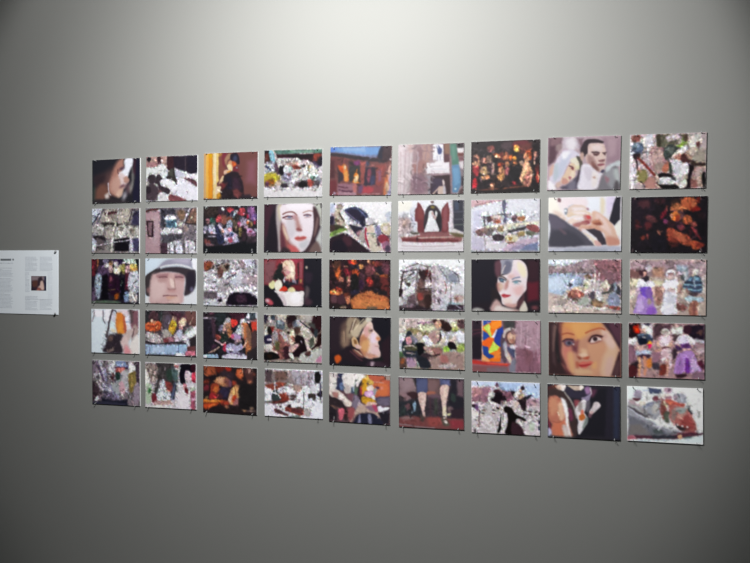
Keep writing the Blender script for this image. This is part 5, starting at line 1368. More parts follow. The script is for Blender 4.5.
PRINTS.append((0.9477, 1.6028, 0.0085, 0.2817, 0.2162, 'photo print of people camped on the shore of a pale blue lake', """
w .3 30 1.15
b 165,154,154
p 196,203,212,1.8 -0.1,-0.1 51.8,0.3 43,4.2 28.3,8.1 13.4,10.2 -0.1,7
p 141,122,128,1.3 -0.1,8.6 13.4,10.8 31.2,7.2 46,2.7 57.7,0.4 99.5,0.7 99.5,18.1 -0.1,18.8
n 12 1.8 -0.1,2.4,99.5,18.1
p 128,88,95,1.8 60.6,1.3 99.5,1.6 99.6,30.2 80.9,33.2 60.6,27.2
p 112,82,90,1.8 72.2,15 95.3,18.1 95.3,36.2 80.9,36.2
n 10 2.1 57.7,2.8,99.6,36.2
l 75,65,71 1.2 2.9,18.8 60.6,18.6
p 152,167,189,1.2 -0.1,19.4 37.1,19.5 60.6,20.5 60.6,30.2 48.9,36.3 37.2,39.4 25.3,45.6 19.4,51.8 -0.1,47.3
s 173,185,202,2.2 1.4,27.1 22.3,24.1 34.2,30.2 22.3,42.5 1.4,42.6
p 146,138,157,1.5 34.2,20.4 60.6,21.1 60.6,27.2 48.9,28.7
l 202,197,199 2.1 63.5,8.9 65,24.1 62.1,42.4 60.7,54.6
l 189,186,191 1.8 70.8,18.1 69.4,36.3 66.5,48.4 67.9,57.6
l 143,131,135 1.5 61.5,2.8 62.1,18
s 54,51,66,0.9 28.3,34.8 31.2,33.3 33.6,36.4 32.1,39.4 28.3,39.4
s 94,98,114,0.9 41.6,34.8 46,34.2 47.5,37.8 43.1,37.9
s 189,167,146,0.9 23.8,45.6 31.3,41.9 40.1,39.4 48.9,40.9 51.9,43.9 43.1,45.5 31.3,48.6
s 132,67,61,1 26.8,50.2 31.3,45.6 37.2,44 46,45.5 50.4,50.1 43.1,54.7 34.2,55.7 28.3,53.3
s 157,102,90,1.2 31.3,47.1 40.1,45.5 43.1,51.6 34.2,53.2
s 97,68,66,1 31.3,54.8 43.1,56.2 41.6,59.3 34.2,57.8
s 201,194,188,1 22.3,47.1 28.3,54.8 37.2,59.3 31.3,59.4 22.3,51.8
k 200 4 .35 0,6,100,20
k 120 8 .25 0,55,100,76
k 165 5 0.36 15,24,100,70
s 100,78,64,0.9 49.8,23.5 54.8,21.1 59.2,24.1 60,28.7 54.8,28.1 51,27.2
s 202,200,189,0.9 48.9,30.2 54.8,28.1 59.2,30.2 57.7,37.8 50.4,39.4 48.9,34.8
s 182,187,154,1 48.9,34.8 54.8,33.3 54.8,40.9 50.4,42.4
e 50,50,51,0.7 50.4,37.8,1.5,1.4
s 185,170,169,1 51.9,43.9 60.6,40.9 60.6,51.5 54.8,54.6
s 76,66,81,1 57.7,48.5 63.6,45.4 63.6,57.6 59.2,57.6
l 75,66,76 1.5 54.8,48.5 57.7,54.6
s 148,153,145,1.2 43.1,56.2 54.8,54 57.7,60.7 51.9,66.8 41.6,63.9
s 139,109,85,1.2 60.7,59.1 69.4,56 75.2,60.5 75.2,68.1 66.5,68.2 59.2,63.7
s 88,72,53,1 59.2,57.6 62.1,63.7 59.2,65.2
s 203,197,181,0.9 72.3,36.3 76.6,32.6 82.4,34.1 86.7,39.3 85.3,43.8 78,40.8 72.3,40.8
s 199,187,176,0.9 78,30.2 81.5,29.6 82.4,37.8 78,37.8
s 180,150,137,0.9 75.7,41.7 80.9,41.4 82.4,46.8 76.6,48.4
s 64,64,64,1 73.7,46.9 82.4,45.3 83.8,41.7 89.5,36.2 91,43.8 83.8,48.3 75.2,49.9
s 172,162,151,1 75.2,51.4 82.4,49.9 81,66.5 75.2,63.6
s 189,187,193,1 66.5,45.4 73.7,48.4 72.3,60.6 66.5,54.5
p 50,50,58,1.2 85.2,36.2 91,33.2 99.6,42.2 99.6,51.3 91,48.3
s 110,120,131,1.2 90.4,33.2 93.8,33.2 93.9,45.3 90.4,46.8
s 122,129,151,1 82.4,54.4 85.3,48.3 91,46.8 96.7,52.8 99.6,61.8 95.3,66.4 83.8,65.6
s 138,69,65,1 79.5,65 86.7,65.9 98.2,67.9 98.2,72.4 89.6,71 81,68.7
s 85,61,55,1 89.6,68 95.3,66.4 93.9,70.9 89.6,71
p 176,160,154,1.5 -0.1,51.9 16.4,51.8 28.3,57.9 40.1,63.9 54.8,68.3 75.2,72.7 98.2,73.9 98.2,76.9 -0.1,75.1
n 10 2.1 -0.1,51.9,66.5,75.8
s 144,134,131,1.5 7.4,61.1 22.4,59.5 28.3,64 13.4,65.7
s 196,184,178,1.3 -0.1,67.4 22.4,67.2 43.1,71.5 22.4,74.9 -0.1,73.6
l 198,190,190 1.8 28.3,60.9 43.1,66.9 60.7,69.8 78.1,72.6
l 129,109,109 1.2 4.4,55 19.4,53.3
l 208,201,200 1.8 54.8,65.3 66.5,69.1 81,69.6
k 57 5 .28 15,24,100,70
k 70 4 .28 0,6,100,20
k 42 8 .28 0,55,100,76"""))
PRINTS.append((1.2590, 1.6028, 0.0009, 0.2767, 0.2162, 'photo print of three women standing outdoors, one in a purple gown', """
w .8 20 1.4
b 170,152,145
p 157,132,140,1.9 -0.2,1.8 98.6,1.8 98.8,24.7 0,25.3
n 16 2.3 -0.2,1.8,98.8,27.9
s 109,76,74,1.5 -0.1,15.2 14.2,15.2 14.3,25.2 0.1,28.7
s 178,173,180,1.1 20.4,10.2 26.6,7.5 29.2,15.1 22,16.2
p 161,121,103,1.9 29.8,11.8 45.3,10.1 45.5,25 29.9,25.1
p 156,171,189,1.2 60.7,8.4 76,8.4 76.1,18.2 62.3,16.6
s 73,74,76,1.1 67,21.6 73,19.9 73.1,29.8 67,28.2
s 183,194,205,1.1 70,16.6 76.1,18.2 76.2,31.4 73.1,29.8
p 169,148,154,1.5 79,1.8 98.6,1.8 98.8,21.4 82.1,18.2
p 207,199,168,1.9 0.1,27 17.4,26.9 26.8,28.5 45.5,31.7 42.5,41.6 23.8,38.5 0.2,38.8
p 209,203,200,1.5 85.2,24.7 98.8,24.7 99,47.5 88.5,44.4
n 13 2.2 0.2,42.1,99.3,77
s 217,201,189,1.5 0.2,47.2 8.1,45.4 6.7,55.5 0.3,55.6
s 124,77,74,1.4 61.2,61.3 73.5,64.4 73.6,71 62.9,71.2
s 151,110,101,1.5 33.2,41.8 42.5,38.3 42.7,61.6 36.5,65
s 205,189,174,1.4 64.1,44.7 73.3,44.6 74.9,51.2 65.8,54.6
s 160,121,110,1.5 61,34.8 70.2,38 68.7,47.9 62.6,44.7
s 66,38,49,0.9 12.6,16.9 15.7,14.5 21.4,15.2 23,23.5 20.5,25.2 14.2,21.9
s 200,150,141,0.8 17.3,17.5 21.4,17.8 21.5,23.5 19,25.2
s 44,36,46,0.9 16.5,25.2 23.7,24.5 26.2,30.2 20.6,33.5 16.8,31.9
s 226,224,234,0.9 9.6,37 12.7,28.6 16.8,27.9 20.6,32.9 26.9,30.1 31.6,31.8 33.2,38.4 27,40.2 14.4,40.3
s 190,168,198,1.1 9.7,38.7 14.4,38 12.9,48.7 8.2,48.8
k 132 4.5 0.36 0,36,100,72
k 181 4.5 0.36 0,0,100,30
s 102,69,171,0.9 14.4,40.3 23.8,38.5 28.5,40.1 30.1,46.8 30.2,58.5 24,56.9 19.2,52 14.5,48.7
s 120,87,162,1.2 20.7,41.9 28.5,41.8 30.2,58.5 24,58.6
s 154,122,186,0.9 11.3,50.4 17.6,50.3 24,56.9 30.2,58.5 33.5,68.4 36,77.7 5.9,77.3 8.3,65.5
s 182,156,206,1.4 11.4,55.4 17.7,58.7 17.8,72.1 8.4,73.9
s 130,83,176,1.4 24.1,68.6 33.5,68.4 35.1,77.4 24.2,77.6
s 201,168,156,0.9 30.1,38.5 34.1,41.7 31.7,51.8 30.2,50.1
s 158,137,135,1.2 24,55.2 28.7,56.8 28.7,63.5 24,63.6
s 227,227,233,0.9 47.9,21.7 50,16 54.6,14 59.3,16.7 59.9,23.3 59.4,28.2 57.8,20 51.6,20 49.5,25
s 142,113,115,0.8 50,19 57.1,19 56.2,22.3 51,22.3
s 206,179,173,0.8 51.6,21.7 57.2,21.6 56.9,27.6 53.2,29.9 51.7,26.6
s 230,227,235,0.9 44,36.6 47,28.3 51.7,29.3 57.8,28.2 62.4,27.5 65.6,36.4 64.1,41.4 61.7,46.4 48.8,46.6 46.6,41.6
s 204,179,184,1.2 50.3,41.6 57.9,39.8 59.5,44.8 50.3,45.5
s 201,168,159,0.9 44,36.6 45.6,41.6 44.1,48.3 42.5,41.6
s 201,168,159,0.9 64,36.4 66.3,43 62.6,44.7
s 218,216,226,0.9 45.7,47.6 62,47.4 61.8,61.3 62,77.1 42.9,77.2 44.3,61.6
s 196,196,209,1.2 48.8,53.2 61.1,51.4 59.7,61.3 48.9,59.8
s 232,227,218,0.9 83.1,18.2 85.1,13.9 89.7,14.2 91.2,19.8 85.2,22.4
s 186,159,145,0.9 82.2,19.8 86.7,22.1 85.3,26.4 82.2,24.8
s 61,72,94,1.1 79.2,24.8 83.7,23.1 91.3,23.1 94.3,29.6 95.9,37.8 94.5,46 82.4,46.1 74.8,41.3 68.7,38.1 74.7,29.8
p 116,160,184,0.8 77.7,26.4 82.2,24.8 80.8,30.4 76.2,30.4
p 116,160,184,0.8 85.2,23.1 91.3,25.7 92.8,29.6 85.3,28
l 130,171,190 1.7 71.7,34.7 82.3,35.6 94.4,36.1
l 134,175,194 1.7 71.7,40.3 82.4,42.2 94.5,42.4
l 43,50,66 1.5 73.2,32.4 94.4,32.2
l 185,202,215 1.2 85.2,24.7 85.4,37.9
s 126,97,94,1.1 74.8,39.6 79.4,44.5 77.9,49.5 74.8,46.2
s 173,200,210,0.9 71.9,54.5 79.4,51.1 88.5,52.6 96.1,51.5 97,57.4 85.6,59.2 76.5,58.4
s 69,58,64,1.1 79.4,46.2 90,46 88.5,51 81,51.1
s 153,102,88,0.9 79.5,59.3 90.7,59.1 90.3,77.2 78.8,77.4
s 125,74,70,1.1 84.1,60.9 86.5,60.8 85.8,77.3 83.6,77.3
s 174,158,149,1.4 90.2,64.1 99.2,60.6 99.3,77 90.3,77.2
k 63 4.5 .28 0,0,100,30
k 46 4.5 .28 0,36,100,72"""))
PRINTS.append((-1.2578, 1.3572, 0.0079, 0.2716, 0.2151, 'photo print of an orange-clad figure behind a dark trunk in snow', """
w .8 12 1.5
b 200,210,219
s 213,224,233,3.6 3.2,10.2 28.7,9.9 30.4,28.4 28.4,53.3 24.6,78.2 0.9,78.9 1.2,32.1
s 236,232,239,1.8 5.1,2.4 25.2,2.2 23.3,13.1 6.8,13.3
s 234,231,239,1.8 28.8,2.1 41.5,0.4 37.7,19 28.7,22.3
l 112,104,118 2.5 25.2,2.2 25.1,16.1 28.6,25.4
l 144,132,139 2.2 6.9,5.5 1.3,22.7
l 83,73,81 4.3 45.1,1.9 39.5,19 35.8,34.5 32.1,50.1
l 83,73,81 2.2 45.1,1.9 52.3,3.4 54,8
s 200,197,211,1.4 45,6.5 50.4,6.5 50.4,20.3 43.1,22
s 206,224,230,1.4 41.3,23.6 50.3,23.4 50.3,34.2 41.2,36
s 205,120,50,1.8 54,8 61.2,4.8 68.4,7.8 72.9,18.4 74.4,33.7 71.7,43 61,44.8 53.8,37.2 51.4,25
s 221,147,58,3.6 57.5,24.8 64.7,24.7 66.4,40.1 57.4,41.8
s 169,87,67,1.8 66.6,9.3 71.9,16.9 75.3,36.8 69.9,43
e 224,212,181,1.8 46.6,38.9,5.4,3.1,30
s 216,199,207,1.4 54.1,1.8 75.5,1.5 80.8,9.1 71.9,12.3 63,4.8
s 230,227,242,1.1 71.9,13.8 80.8,12.2 84.3,21.3 82.5,27.5 75.4,27.6
l 134,146,189 1.4 73.6,22.3 82.5,22.1
s 218,210,215,1.8 75.3,29.1 82.5,27.5 78.8,38.3 75.3,39.9
p 119,79,90,1.8 80.9,1.5 99.4,1.2 99.2,33.2 85.9,39.6 82.5,24.4 84.3,15.2
s 76,64,66,2.7 77.3,1.5 86.2,1.4 87.8,21.2 82.5,24.4 80.8,10.6
s 163,139,136,1.8 89.5,27.3 98.3,33.3 94.7,54.7 85.8,61.1 84.1,48.9
s 187,167,164,1.8 75.3,39.9 87.7,33.5 82.3,52 69.8,61.5 64.5,55.5
l 82,61,66 1.4 89.5,33.4 85.8,54.9
s 207,183,181,2.7 60.9,52.5 75.2,46 78.7,67.4 71.5,76.8 62.6,67.8
s 218,211,208,1.8 82.3,58.1 98.3,45.5 99.8,79 82.1,79.6
s 209,139,146,2.7 71.6,64.5 82.2,73.4 82.1,79.6 69.7,79.9
s 46,38,46,1.8 41.2,45.2 61,43.2 66.3,49.3 60.9,58.6 66.1,78.5 24.6,78.2 30.2,62.5 33.9,50
s 97,77,74,1.8 35.7,50 44.8,48.2 44.7,56 37.5,57.7
s 123,105,102,1.4 31.9,74.9 46.4,68.3 46.4,74.4 35.5,77.9
k 70 6 .4 20,40,60,76"""))
PRINTS.append((-0.9483, 1.3574, 0.0044, 0.2774, 0.2151, 'photo print of a couple with a yellow scarf above a pale blue panel', """
w .3 30 1.15
b 69,58,64
n 20 3.3 -11.7,-5.1,113.7,80
p 41,41,44,1.7 0.3,-0.9 36,0 32.6,20.8 0.3,21.5
l 91,102,101 1.7 32.6,4.5 30.9,17.9
s 66,44,50,1.7 8.9,3.5 22.5,1.7 25.8,18 8.8,19.8
s 189,82,47,1.7 0.3,23 29.2,19.4 30.9,31.2 22.4,35.8 2,34.8
l 204,121,80 1.7 2,24.4 22.4,21
e 211,192,170,1 13.6,18.2,3,2.7
l 98,43,43 1.3 3.7,27.4 25.8,26.9
s 175,162,166,1.7 0.2,40.8 22.4,40.3 35.9,50.3 35.9,56.2 19,58.2 1.9,54.2
l 193,182,186 3.3 3.7,39.3 19,43.3 29.1,53.4
s 201,189,193,1.7 8.8,46.6 25.8,50.6 19,55.2
s 85,74,88,2.3 39.4,11.8 49.4,8.7 49.4,29.3 39.3,33.9
s 194,150,45,1.3 49.4,20.4 56.1,15.9 62.8,23.1 59.4,32 56.1,40.9 49.4,39.6 46,33.8
l 215,179,80 2 52.8,20.4 51.1,36.6
e 199,160,140,1.3 57.8,12.9,4.7,4.4
s 66,38,49,1.7 46.1,2.8 62.8,2.5 72.8,5.3 66.1,14.2 56.1,10
k 240 5 .6 0,0,100,56
s 91,50,60,1.7 62.8,14.3 72.8,11.1 76.1,5.2 86,13.8 81,22.7 72.7,28.7 64.4,24.5
s 209,182,162,1.3 69.4,14.1 77.7,11.8 81.8,18.3 77.7,25.7 69.4,26.6 66.1,20.1
e 220,205,178,1 74.4,19.9,3.3,3.2
s 173,125,127,1 67.8,25.9 74.4,28.7 71.1,33.2 66.1,31.8
s 95,64,61,2.3 79.4,0.8 99.1,0.5 99.1,28.1 89.2,25.4 82.7,16.8
l 148,122,113 1.7 94.2,10.7 87.6,22.5
s 119,124,123,1.7 81,31.5 92.5,25.4 89.2,34.2 76,43.3
s 161,153,149,2 32.6,35.6 46,33.8 52.7,46.9 39.3,53.1
s 110,54,59,1.7 35.9,48.8 52.7,46.9 56,55.6 39.3,56.1
s 161,110,124,1.3 46,47 59.4,45.2 56,55.6 47.7,55.8
s 184,173,186,1.7 57.7,40.8 69.4,34.7 76,43.3 69.4,52.3 59.4,54
s 177,180,201,1.7 62.7,34.8 72.7,33.1 72.7,43.4 66.1,46.5
s 218,221,226,1.7 76,43.3 99.1,25.2 99.9,39.7 89.2,45.9 79.3,52 72.7,49.2
s 39,34,38,1.2 87.6,48.8 99.1,44.1 99,60.2 85.9,57.6
s 189,183,194,1.7 76,52.1 85.9,48.9 87.5,60.5 79.3,62.2
l 40,36,42 3 1.9,54.9 22.4,58.8 39.3,56.8 62.7,54.7 79.3,56.4
p 147,170,199,1.7 0.2,60.2 82.6,57.7 82.6,70.9 72.7,75.6 0.1,76.6
p 170,186,211,1.7 15.6,61.2 35.9,60.6 34.2,74 13.8,74.7
l 185,199,218 1.2 36.7,59.1 36.7,75.4
l 60,72,101 1.3 66,58.2 66,74.4
l 92,103,131 1 8.7,61.4 8.7,74.8
p 94,54,56,1.3 82.6,60.7 98.2,60.2 98.2,67.5 82.6,69.4
p 186,105,124,1.3 79.3,69.5 98.2,68.2 98.2,76.2 79.3,76.9
p 219,219,227,1.3 61,73.1 76,72.6 79.3,78.3 59.3,79
k 84 5 .28 0,0,100,56"""))
PRINTS.append((-0.6335, 1.3561, 0.0108, 0.2781, 0.2151, 'photo print of long-haired women seated at a table in a dark room', """
w .3 30 1.15
b 26,23,28
p 35,26,32,1.6 0.1,-0.6 21.9,-0.8 21.8,9.3 0.1,9.6
l 166,155,170 2.9 0.9,10.3 12.2,10.1 20.2,10.7
s 109,98,114,1.3 10.6,8.9 21.8,8.7 21.8,12.2 10.5,12.3
e 89,51,67,1.6 16.4,1.4,3.8,2.6
p 29,25,34,1.6 0,12.5 20.2,12.2 21.6,45.3 13.4,67.1 -0.4,67.5
s 61,41,53,1.9 15.4,12.3 21.8,13.6 23.3,35.2 18.4,42.5
p 47,23,32,2.4 49,0.4 80.5,0 78.8,14.2 55.3,14.6
e 198,200,189,0.8 37.3,12.7,1.9,1.7
s 32,37,40,1.6 23.5,3.5 42.7,3.3 39.4,17.7 26.5,23.6
s 194,190,194,1 41,14.8 44.2,9.9 50.5,9.8 52.1,14.6 48.9,17.5 44.1,19 39.3,23.4 36.1,23.4
s 192,52,45,1.1 52.1,11.8 63.2,13 64.7,20.1 59.9,25.9 53.6,24.6
s 169,122,96,1.3 44.1,19 52.1,17.5 52,28.9 51.9,40.4 47.2,39 44.1,29
s 189,151,142,1 37.7,23.4 42.5,19 42.5,29.1 39.2,36.3 36.1,34.9
s 95,89,111,1.6 29.7,25 36.2,22 36.1,32.1 31.3,35
s 148,92,61,1.6 47.2,29 52,26.1 53.5,40.3 48.7,41.8
s 30,37,34,1.6 32.9,36.4 44,37.6 45.5,46.2 34.4,49.3 29.6,42.2
s 119,52,46,1.6 23.2,38.1 32.8,39.3 31.2,46.5 23.2,45.3
p 23,23,35,1.6 55.2,26 64.7,20.1 71,15.8 64.6,31.5 55.1,33.1
s 201,200,208,0.8 68.8,14.4 71,11.5 75.7,10.6 80.4,12.8 80.4,17.1 74.1,21.4 69.4,20.1
s 186,196,201,1 64,25.8 67.8,20.1 71,22.9 72.5,31.4 72.4,37.1 64.6,37.2 58.3,34.5 61.5,31.6
l 168,181,183 1.9 56.7,35.1 63,33.6
k 260 5 .6 10,6,100,76
s 148,125,160,1.3 51.9,40.4 58.3,34.5 64.6,37.2 70.8,40 67.6,47.2 58.2,45.9
e 168,65,97,1.1 55.1,40.3,2.9,3.4
s 159,130,136,1.3 61.4,45.9 70.8,45.7 70.8,51.4 58.1,53.1
s 156,93,61,1.3 71,18.6 80.4,17.1 86.6,25.5 89.6,42.4 89.4,65.1 80,71 78.6,51.2 75.5,42.7 74,31.4
s 112,78,63,1.6 80.4,22.7 86.6,28.3 91.1,45.2 86.4,56.7 81.8,42.6
s 195,164,156,1 71,21.5 75,22.8 75.6,37 73.3,42.8
s 219,218,223,0.8 79.8,10 84.9,-0 87,10.7
s 85,95,104,1 77.3,8.6 86.7,11.3 86.6,17 78.8,14.2
e 219,218,223,0.8 85.4,15.6,2.2,2
p 55,63,71,1.3 86.7,-0.1 99.2,-0.2 99.1,11.1 86.7,11.3
p 193,193,197,0.8 97.6,-0.2 102.3,-0.2 102.2,9.7 97.6,9.7
p 176,54,41,1.3 89,14.1 100.6,11.1 100.5,28.1 94.3,38.1 91.2,31.1
s 146,120,133,1.3 83.5,12.7 97.5,12.6 97.5,14.7 83.5,14.9
s 62,45,47,1.6 89.6,36.8 99,30.9 100.2,70.5 91,67.9
p 36,31,35,1.6 81.6,65.3 100.3,56.3 100.2,79 78.4,79.6
l 192,151,137 2.9 80.2,43.3 78.6,52.6 70.7,59.9 59.6,65.3
l 186,154,166 2.9 23.2,47.6 29.5,50.9 35.9,55
l 180,149,136 2.5 10.1,69.2 19.8,64.9 29.5,58.9
s 58,35,52,1.6 16.7,55.5 26.3,55.3 16.6,65.6
s 28,30,36,1.6 29.5,60.9 40.7,56.4 40.6,69.3 29.4,71
s 167,43,71,1.1 37.5,52.1 42.3,52 43.8,63.4 40.6,66.4 37.5,62.2
l 194,158,155 1.9 34.3,55.1 42.3,50.6
s 153,148,178,1.1 43.9,54.8 55,51.7 64.4,55.8 70.8,51.4 73.8,59.8 64.4,65.8 70.6,68.5 54.9,70.3 43.8,66.3
e 49,35,58,1 51.7,66.1,3.2,2.3
s 205,205,218,1 45.4,62 53.4,60.3 56.5,63.1 48.6,64.2
p 38,38,41,1.1 61.3,50.1 72.3,49.9 64.4,54.4
s 196,194,209,1 39,70.7 76.9,69.7 76.8,79.7 38.9,80.8
l 80,69,96 1.3 54.9,68.9 76.9,69
s 25,25,32,1.6 6.9,70.2 23,68.3 39,69.3 39,72.2 6.9,73.1
p 135,162,184,1 -0.4,72.7 26.2,70.5 28.7,75.3 27.7,81.1 -0.5,82
p 206,209,217,0.8 -0.4,73.3 6.9,72.5 6.8,78.9 -0.5,79.1
k 91 5 .28 10,6,100,76"""))
PRINTS.append((-0.3196, 1.3509, 0.0070, 0.2831, 0.2151, 'photo print of helmeted soldiers crouching over each other on pale ground', """
w .3 30 1.15
b 137,127,120
n 40 3.1 -1,-1,100.8,73.5
s 30,26,40,1.3 0.6,0.4 7.1,0.3 5.4,12.1 0.6,12.2
s 174,166,163,1.1 8.6,3.2 15,3.1 21.4,11.8 18.2,20.6 8.6,17.9
s 110,34,31,1.3 8.6,19.4 18.2,19.2 16.6,29.5 8.6,29.6
s 17,14,12,1.1 5.4,18 11.8,20.8 15,29.5 8.6,32.6
s 39,48,58,1.3 13.4,1.7 19.8,0.1 19.8,8.9 13.4,7.5
s 180,174,162,1.6 24.6,1.5 40.4,-0.2 40.4,11.4 27.7,8.7
s 67,76,84,0.9 21.4,11.8 24.6,8.2 30.9,8.4 36.3,13 36.2,21.7 30.9,25.3 22.9,22
s 121,132,140,1.3 24.6,9.7 30.9,9.6 32.5,16 24.5,14.6
s 121,74,70,1.6 16.6,29.5 24.5,23.4 34,26.1 41.9,37.6 46.6,52.1 46.5,66.6 37.1,71.3 19.6,70.4 14.9,58.8
n 20 2.2 15,29.5,46.5,66.6
s 145,136,142,1.3 15,29.5 24.5,26.3 24.5,43.9 18.1,49.9
s 190,185,188,0.9 27.7,29.2 34,26.1 40.3,33.3 43.4,43.4 38.7,42.1 32.4,34.9
s 77,74,47,1.6 19.7,44 27.6,43.8 27.6,55.5 21.3,57.2
s 42,19,27,1.3 34,52.4 46.6,52.1 49.7,66.5 37.1,71.3
s 26,10,16,1.3 40.4,2.7 51.4,-0.4 57.6,2.4 56.1,8.2 46.6,20 40.4,14.3
s 44,27,29,1.3 41.9,14.3 49.8,12.7 49.8,21.4 41.9,20.1
s 91,98,112,0.9 51.3,15.6 52.9,9.7 57.6,7.6 63.2,9.6 63.8,16.8 59.2,20.7 52.9,19.9
s 163,163,165,1.3 56.1,8.2 63.2,9.6 64.5,16.8 60.7,19.8
s 60,40,36,1.3 52.9,19.9 62.3,19.7 65.4,25.4 59.1,31.4 54.4,28.6
k 336 5 0.52 0,0,100,76
s 189,185,177,0.9 65.4,19.7 74.7,19.5 82.4,28 83.9,35.1 77.8,38.2 66.9,32.7 63.8,25.5
s 152,147,134,1.6 71.6,25.3 80.9,30.9 77.8,36.7 68.5,31.2
s 193,183,164,1.3 46.6,25.9 52.9,25.7 54.4,43.1 45,46.3 43.4,37.6
s 150,88,76,1.6 46.6,34.6 52.9,34.4 52.9,43.2
s 16,6,10,1.1 56,32.9 66.9,34.1 73.1,42.6 76.2,54.1 74.6,62.8 62.2,66.1 49.7,65.1 52.8,49
s 181,171,163,0.8 70.9,36.9 74.7,36.8 80.8,54 81.7,59.7 77.7,59.8 73.1,48.4
l 204,203,207 1.3 64.7,41.4 66.9,45.1
s 182,151,148,1.3 45,52.1 56,46 62.2,47.3 52.8,57.7 45,60.8
s 20,6,14,1.3 51.2,60.6 65.3,54.4 65.3,66 54.4,66.4
e 26,10,12,0.9 43.5,28.3,2.2,2.3
l 32,32,41 2.2 64.5,10.4 74.7,18 87,25.8
s 31,10,15,1.3 84,7.7 87.1,0.5 99.4,-0.3 100.2,18.9 96.2,27.6 87,30.7 80.9,22.2
s 55,55,54,1.3 77.8,13.6 87.1,12 90.1,22 82.4,19.3
s 34,41,46,1.3 87,25 93.2,22 93.2,33.5 88.6,35
s 24,6,7,1.1 93.2,32 100.2,27.6 99.3,46.2 90.1,50.8 83.9,55.3 83.9,51 91.6,43.6
s 67,71,61,1.6 79.3,39.6 87,33.6 87,48 80.8,51.1
l 179,170,160 1.6 87,33.6 88.5,45.1 83.9,51
s 146,141,138,1.6 71.6,0.7 84,-0.9 82.4,9.2 74.7,12.2
s 161,161,157,1.3 65.3,61.7 83.9,55.3 100.8,53.4 100.8,73.5 65.3,74.7
s 157,108,133,1.6 93.1,68 100.8,63.4 100.8,73.5 90,73.9
s 59,36,35,1.3 71.5,60 80.8,56.8 80.8,64.1 73.1,64.9
s 196,194,188,0.9 43.4,62.3 49.7,61.6 52.8,70.8 46.5,68.1
s 181,176,173,1.3 0.5,50.4 14.9,47.1 14.9,57.4 5.3,59.1
s 198,178,172,1.3 13.3,57.4 22.8,58.6 24.4,62.9 16.5,61.7
s 9,6,8,1.1 0.5,62.2 11.7,59.8 22.8,63 27.6,70.1 8.5,73.7 0.4,72.5
s 25,13,8,1.3 5.3,65 14.9,64.7 11.7,72.1
s 26,22,44,1.3 0.5,35.7 11.8,32.5 13.3,45.7 2.1,47.4
e 197,194,198,0.9 10.1,40.8,3.8,1.7
s 187,190,193,1.3 0.6,29.8 7,17.9 3.8,32.7
k 117 5 .28 0,0,100,76"""))
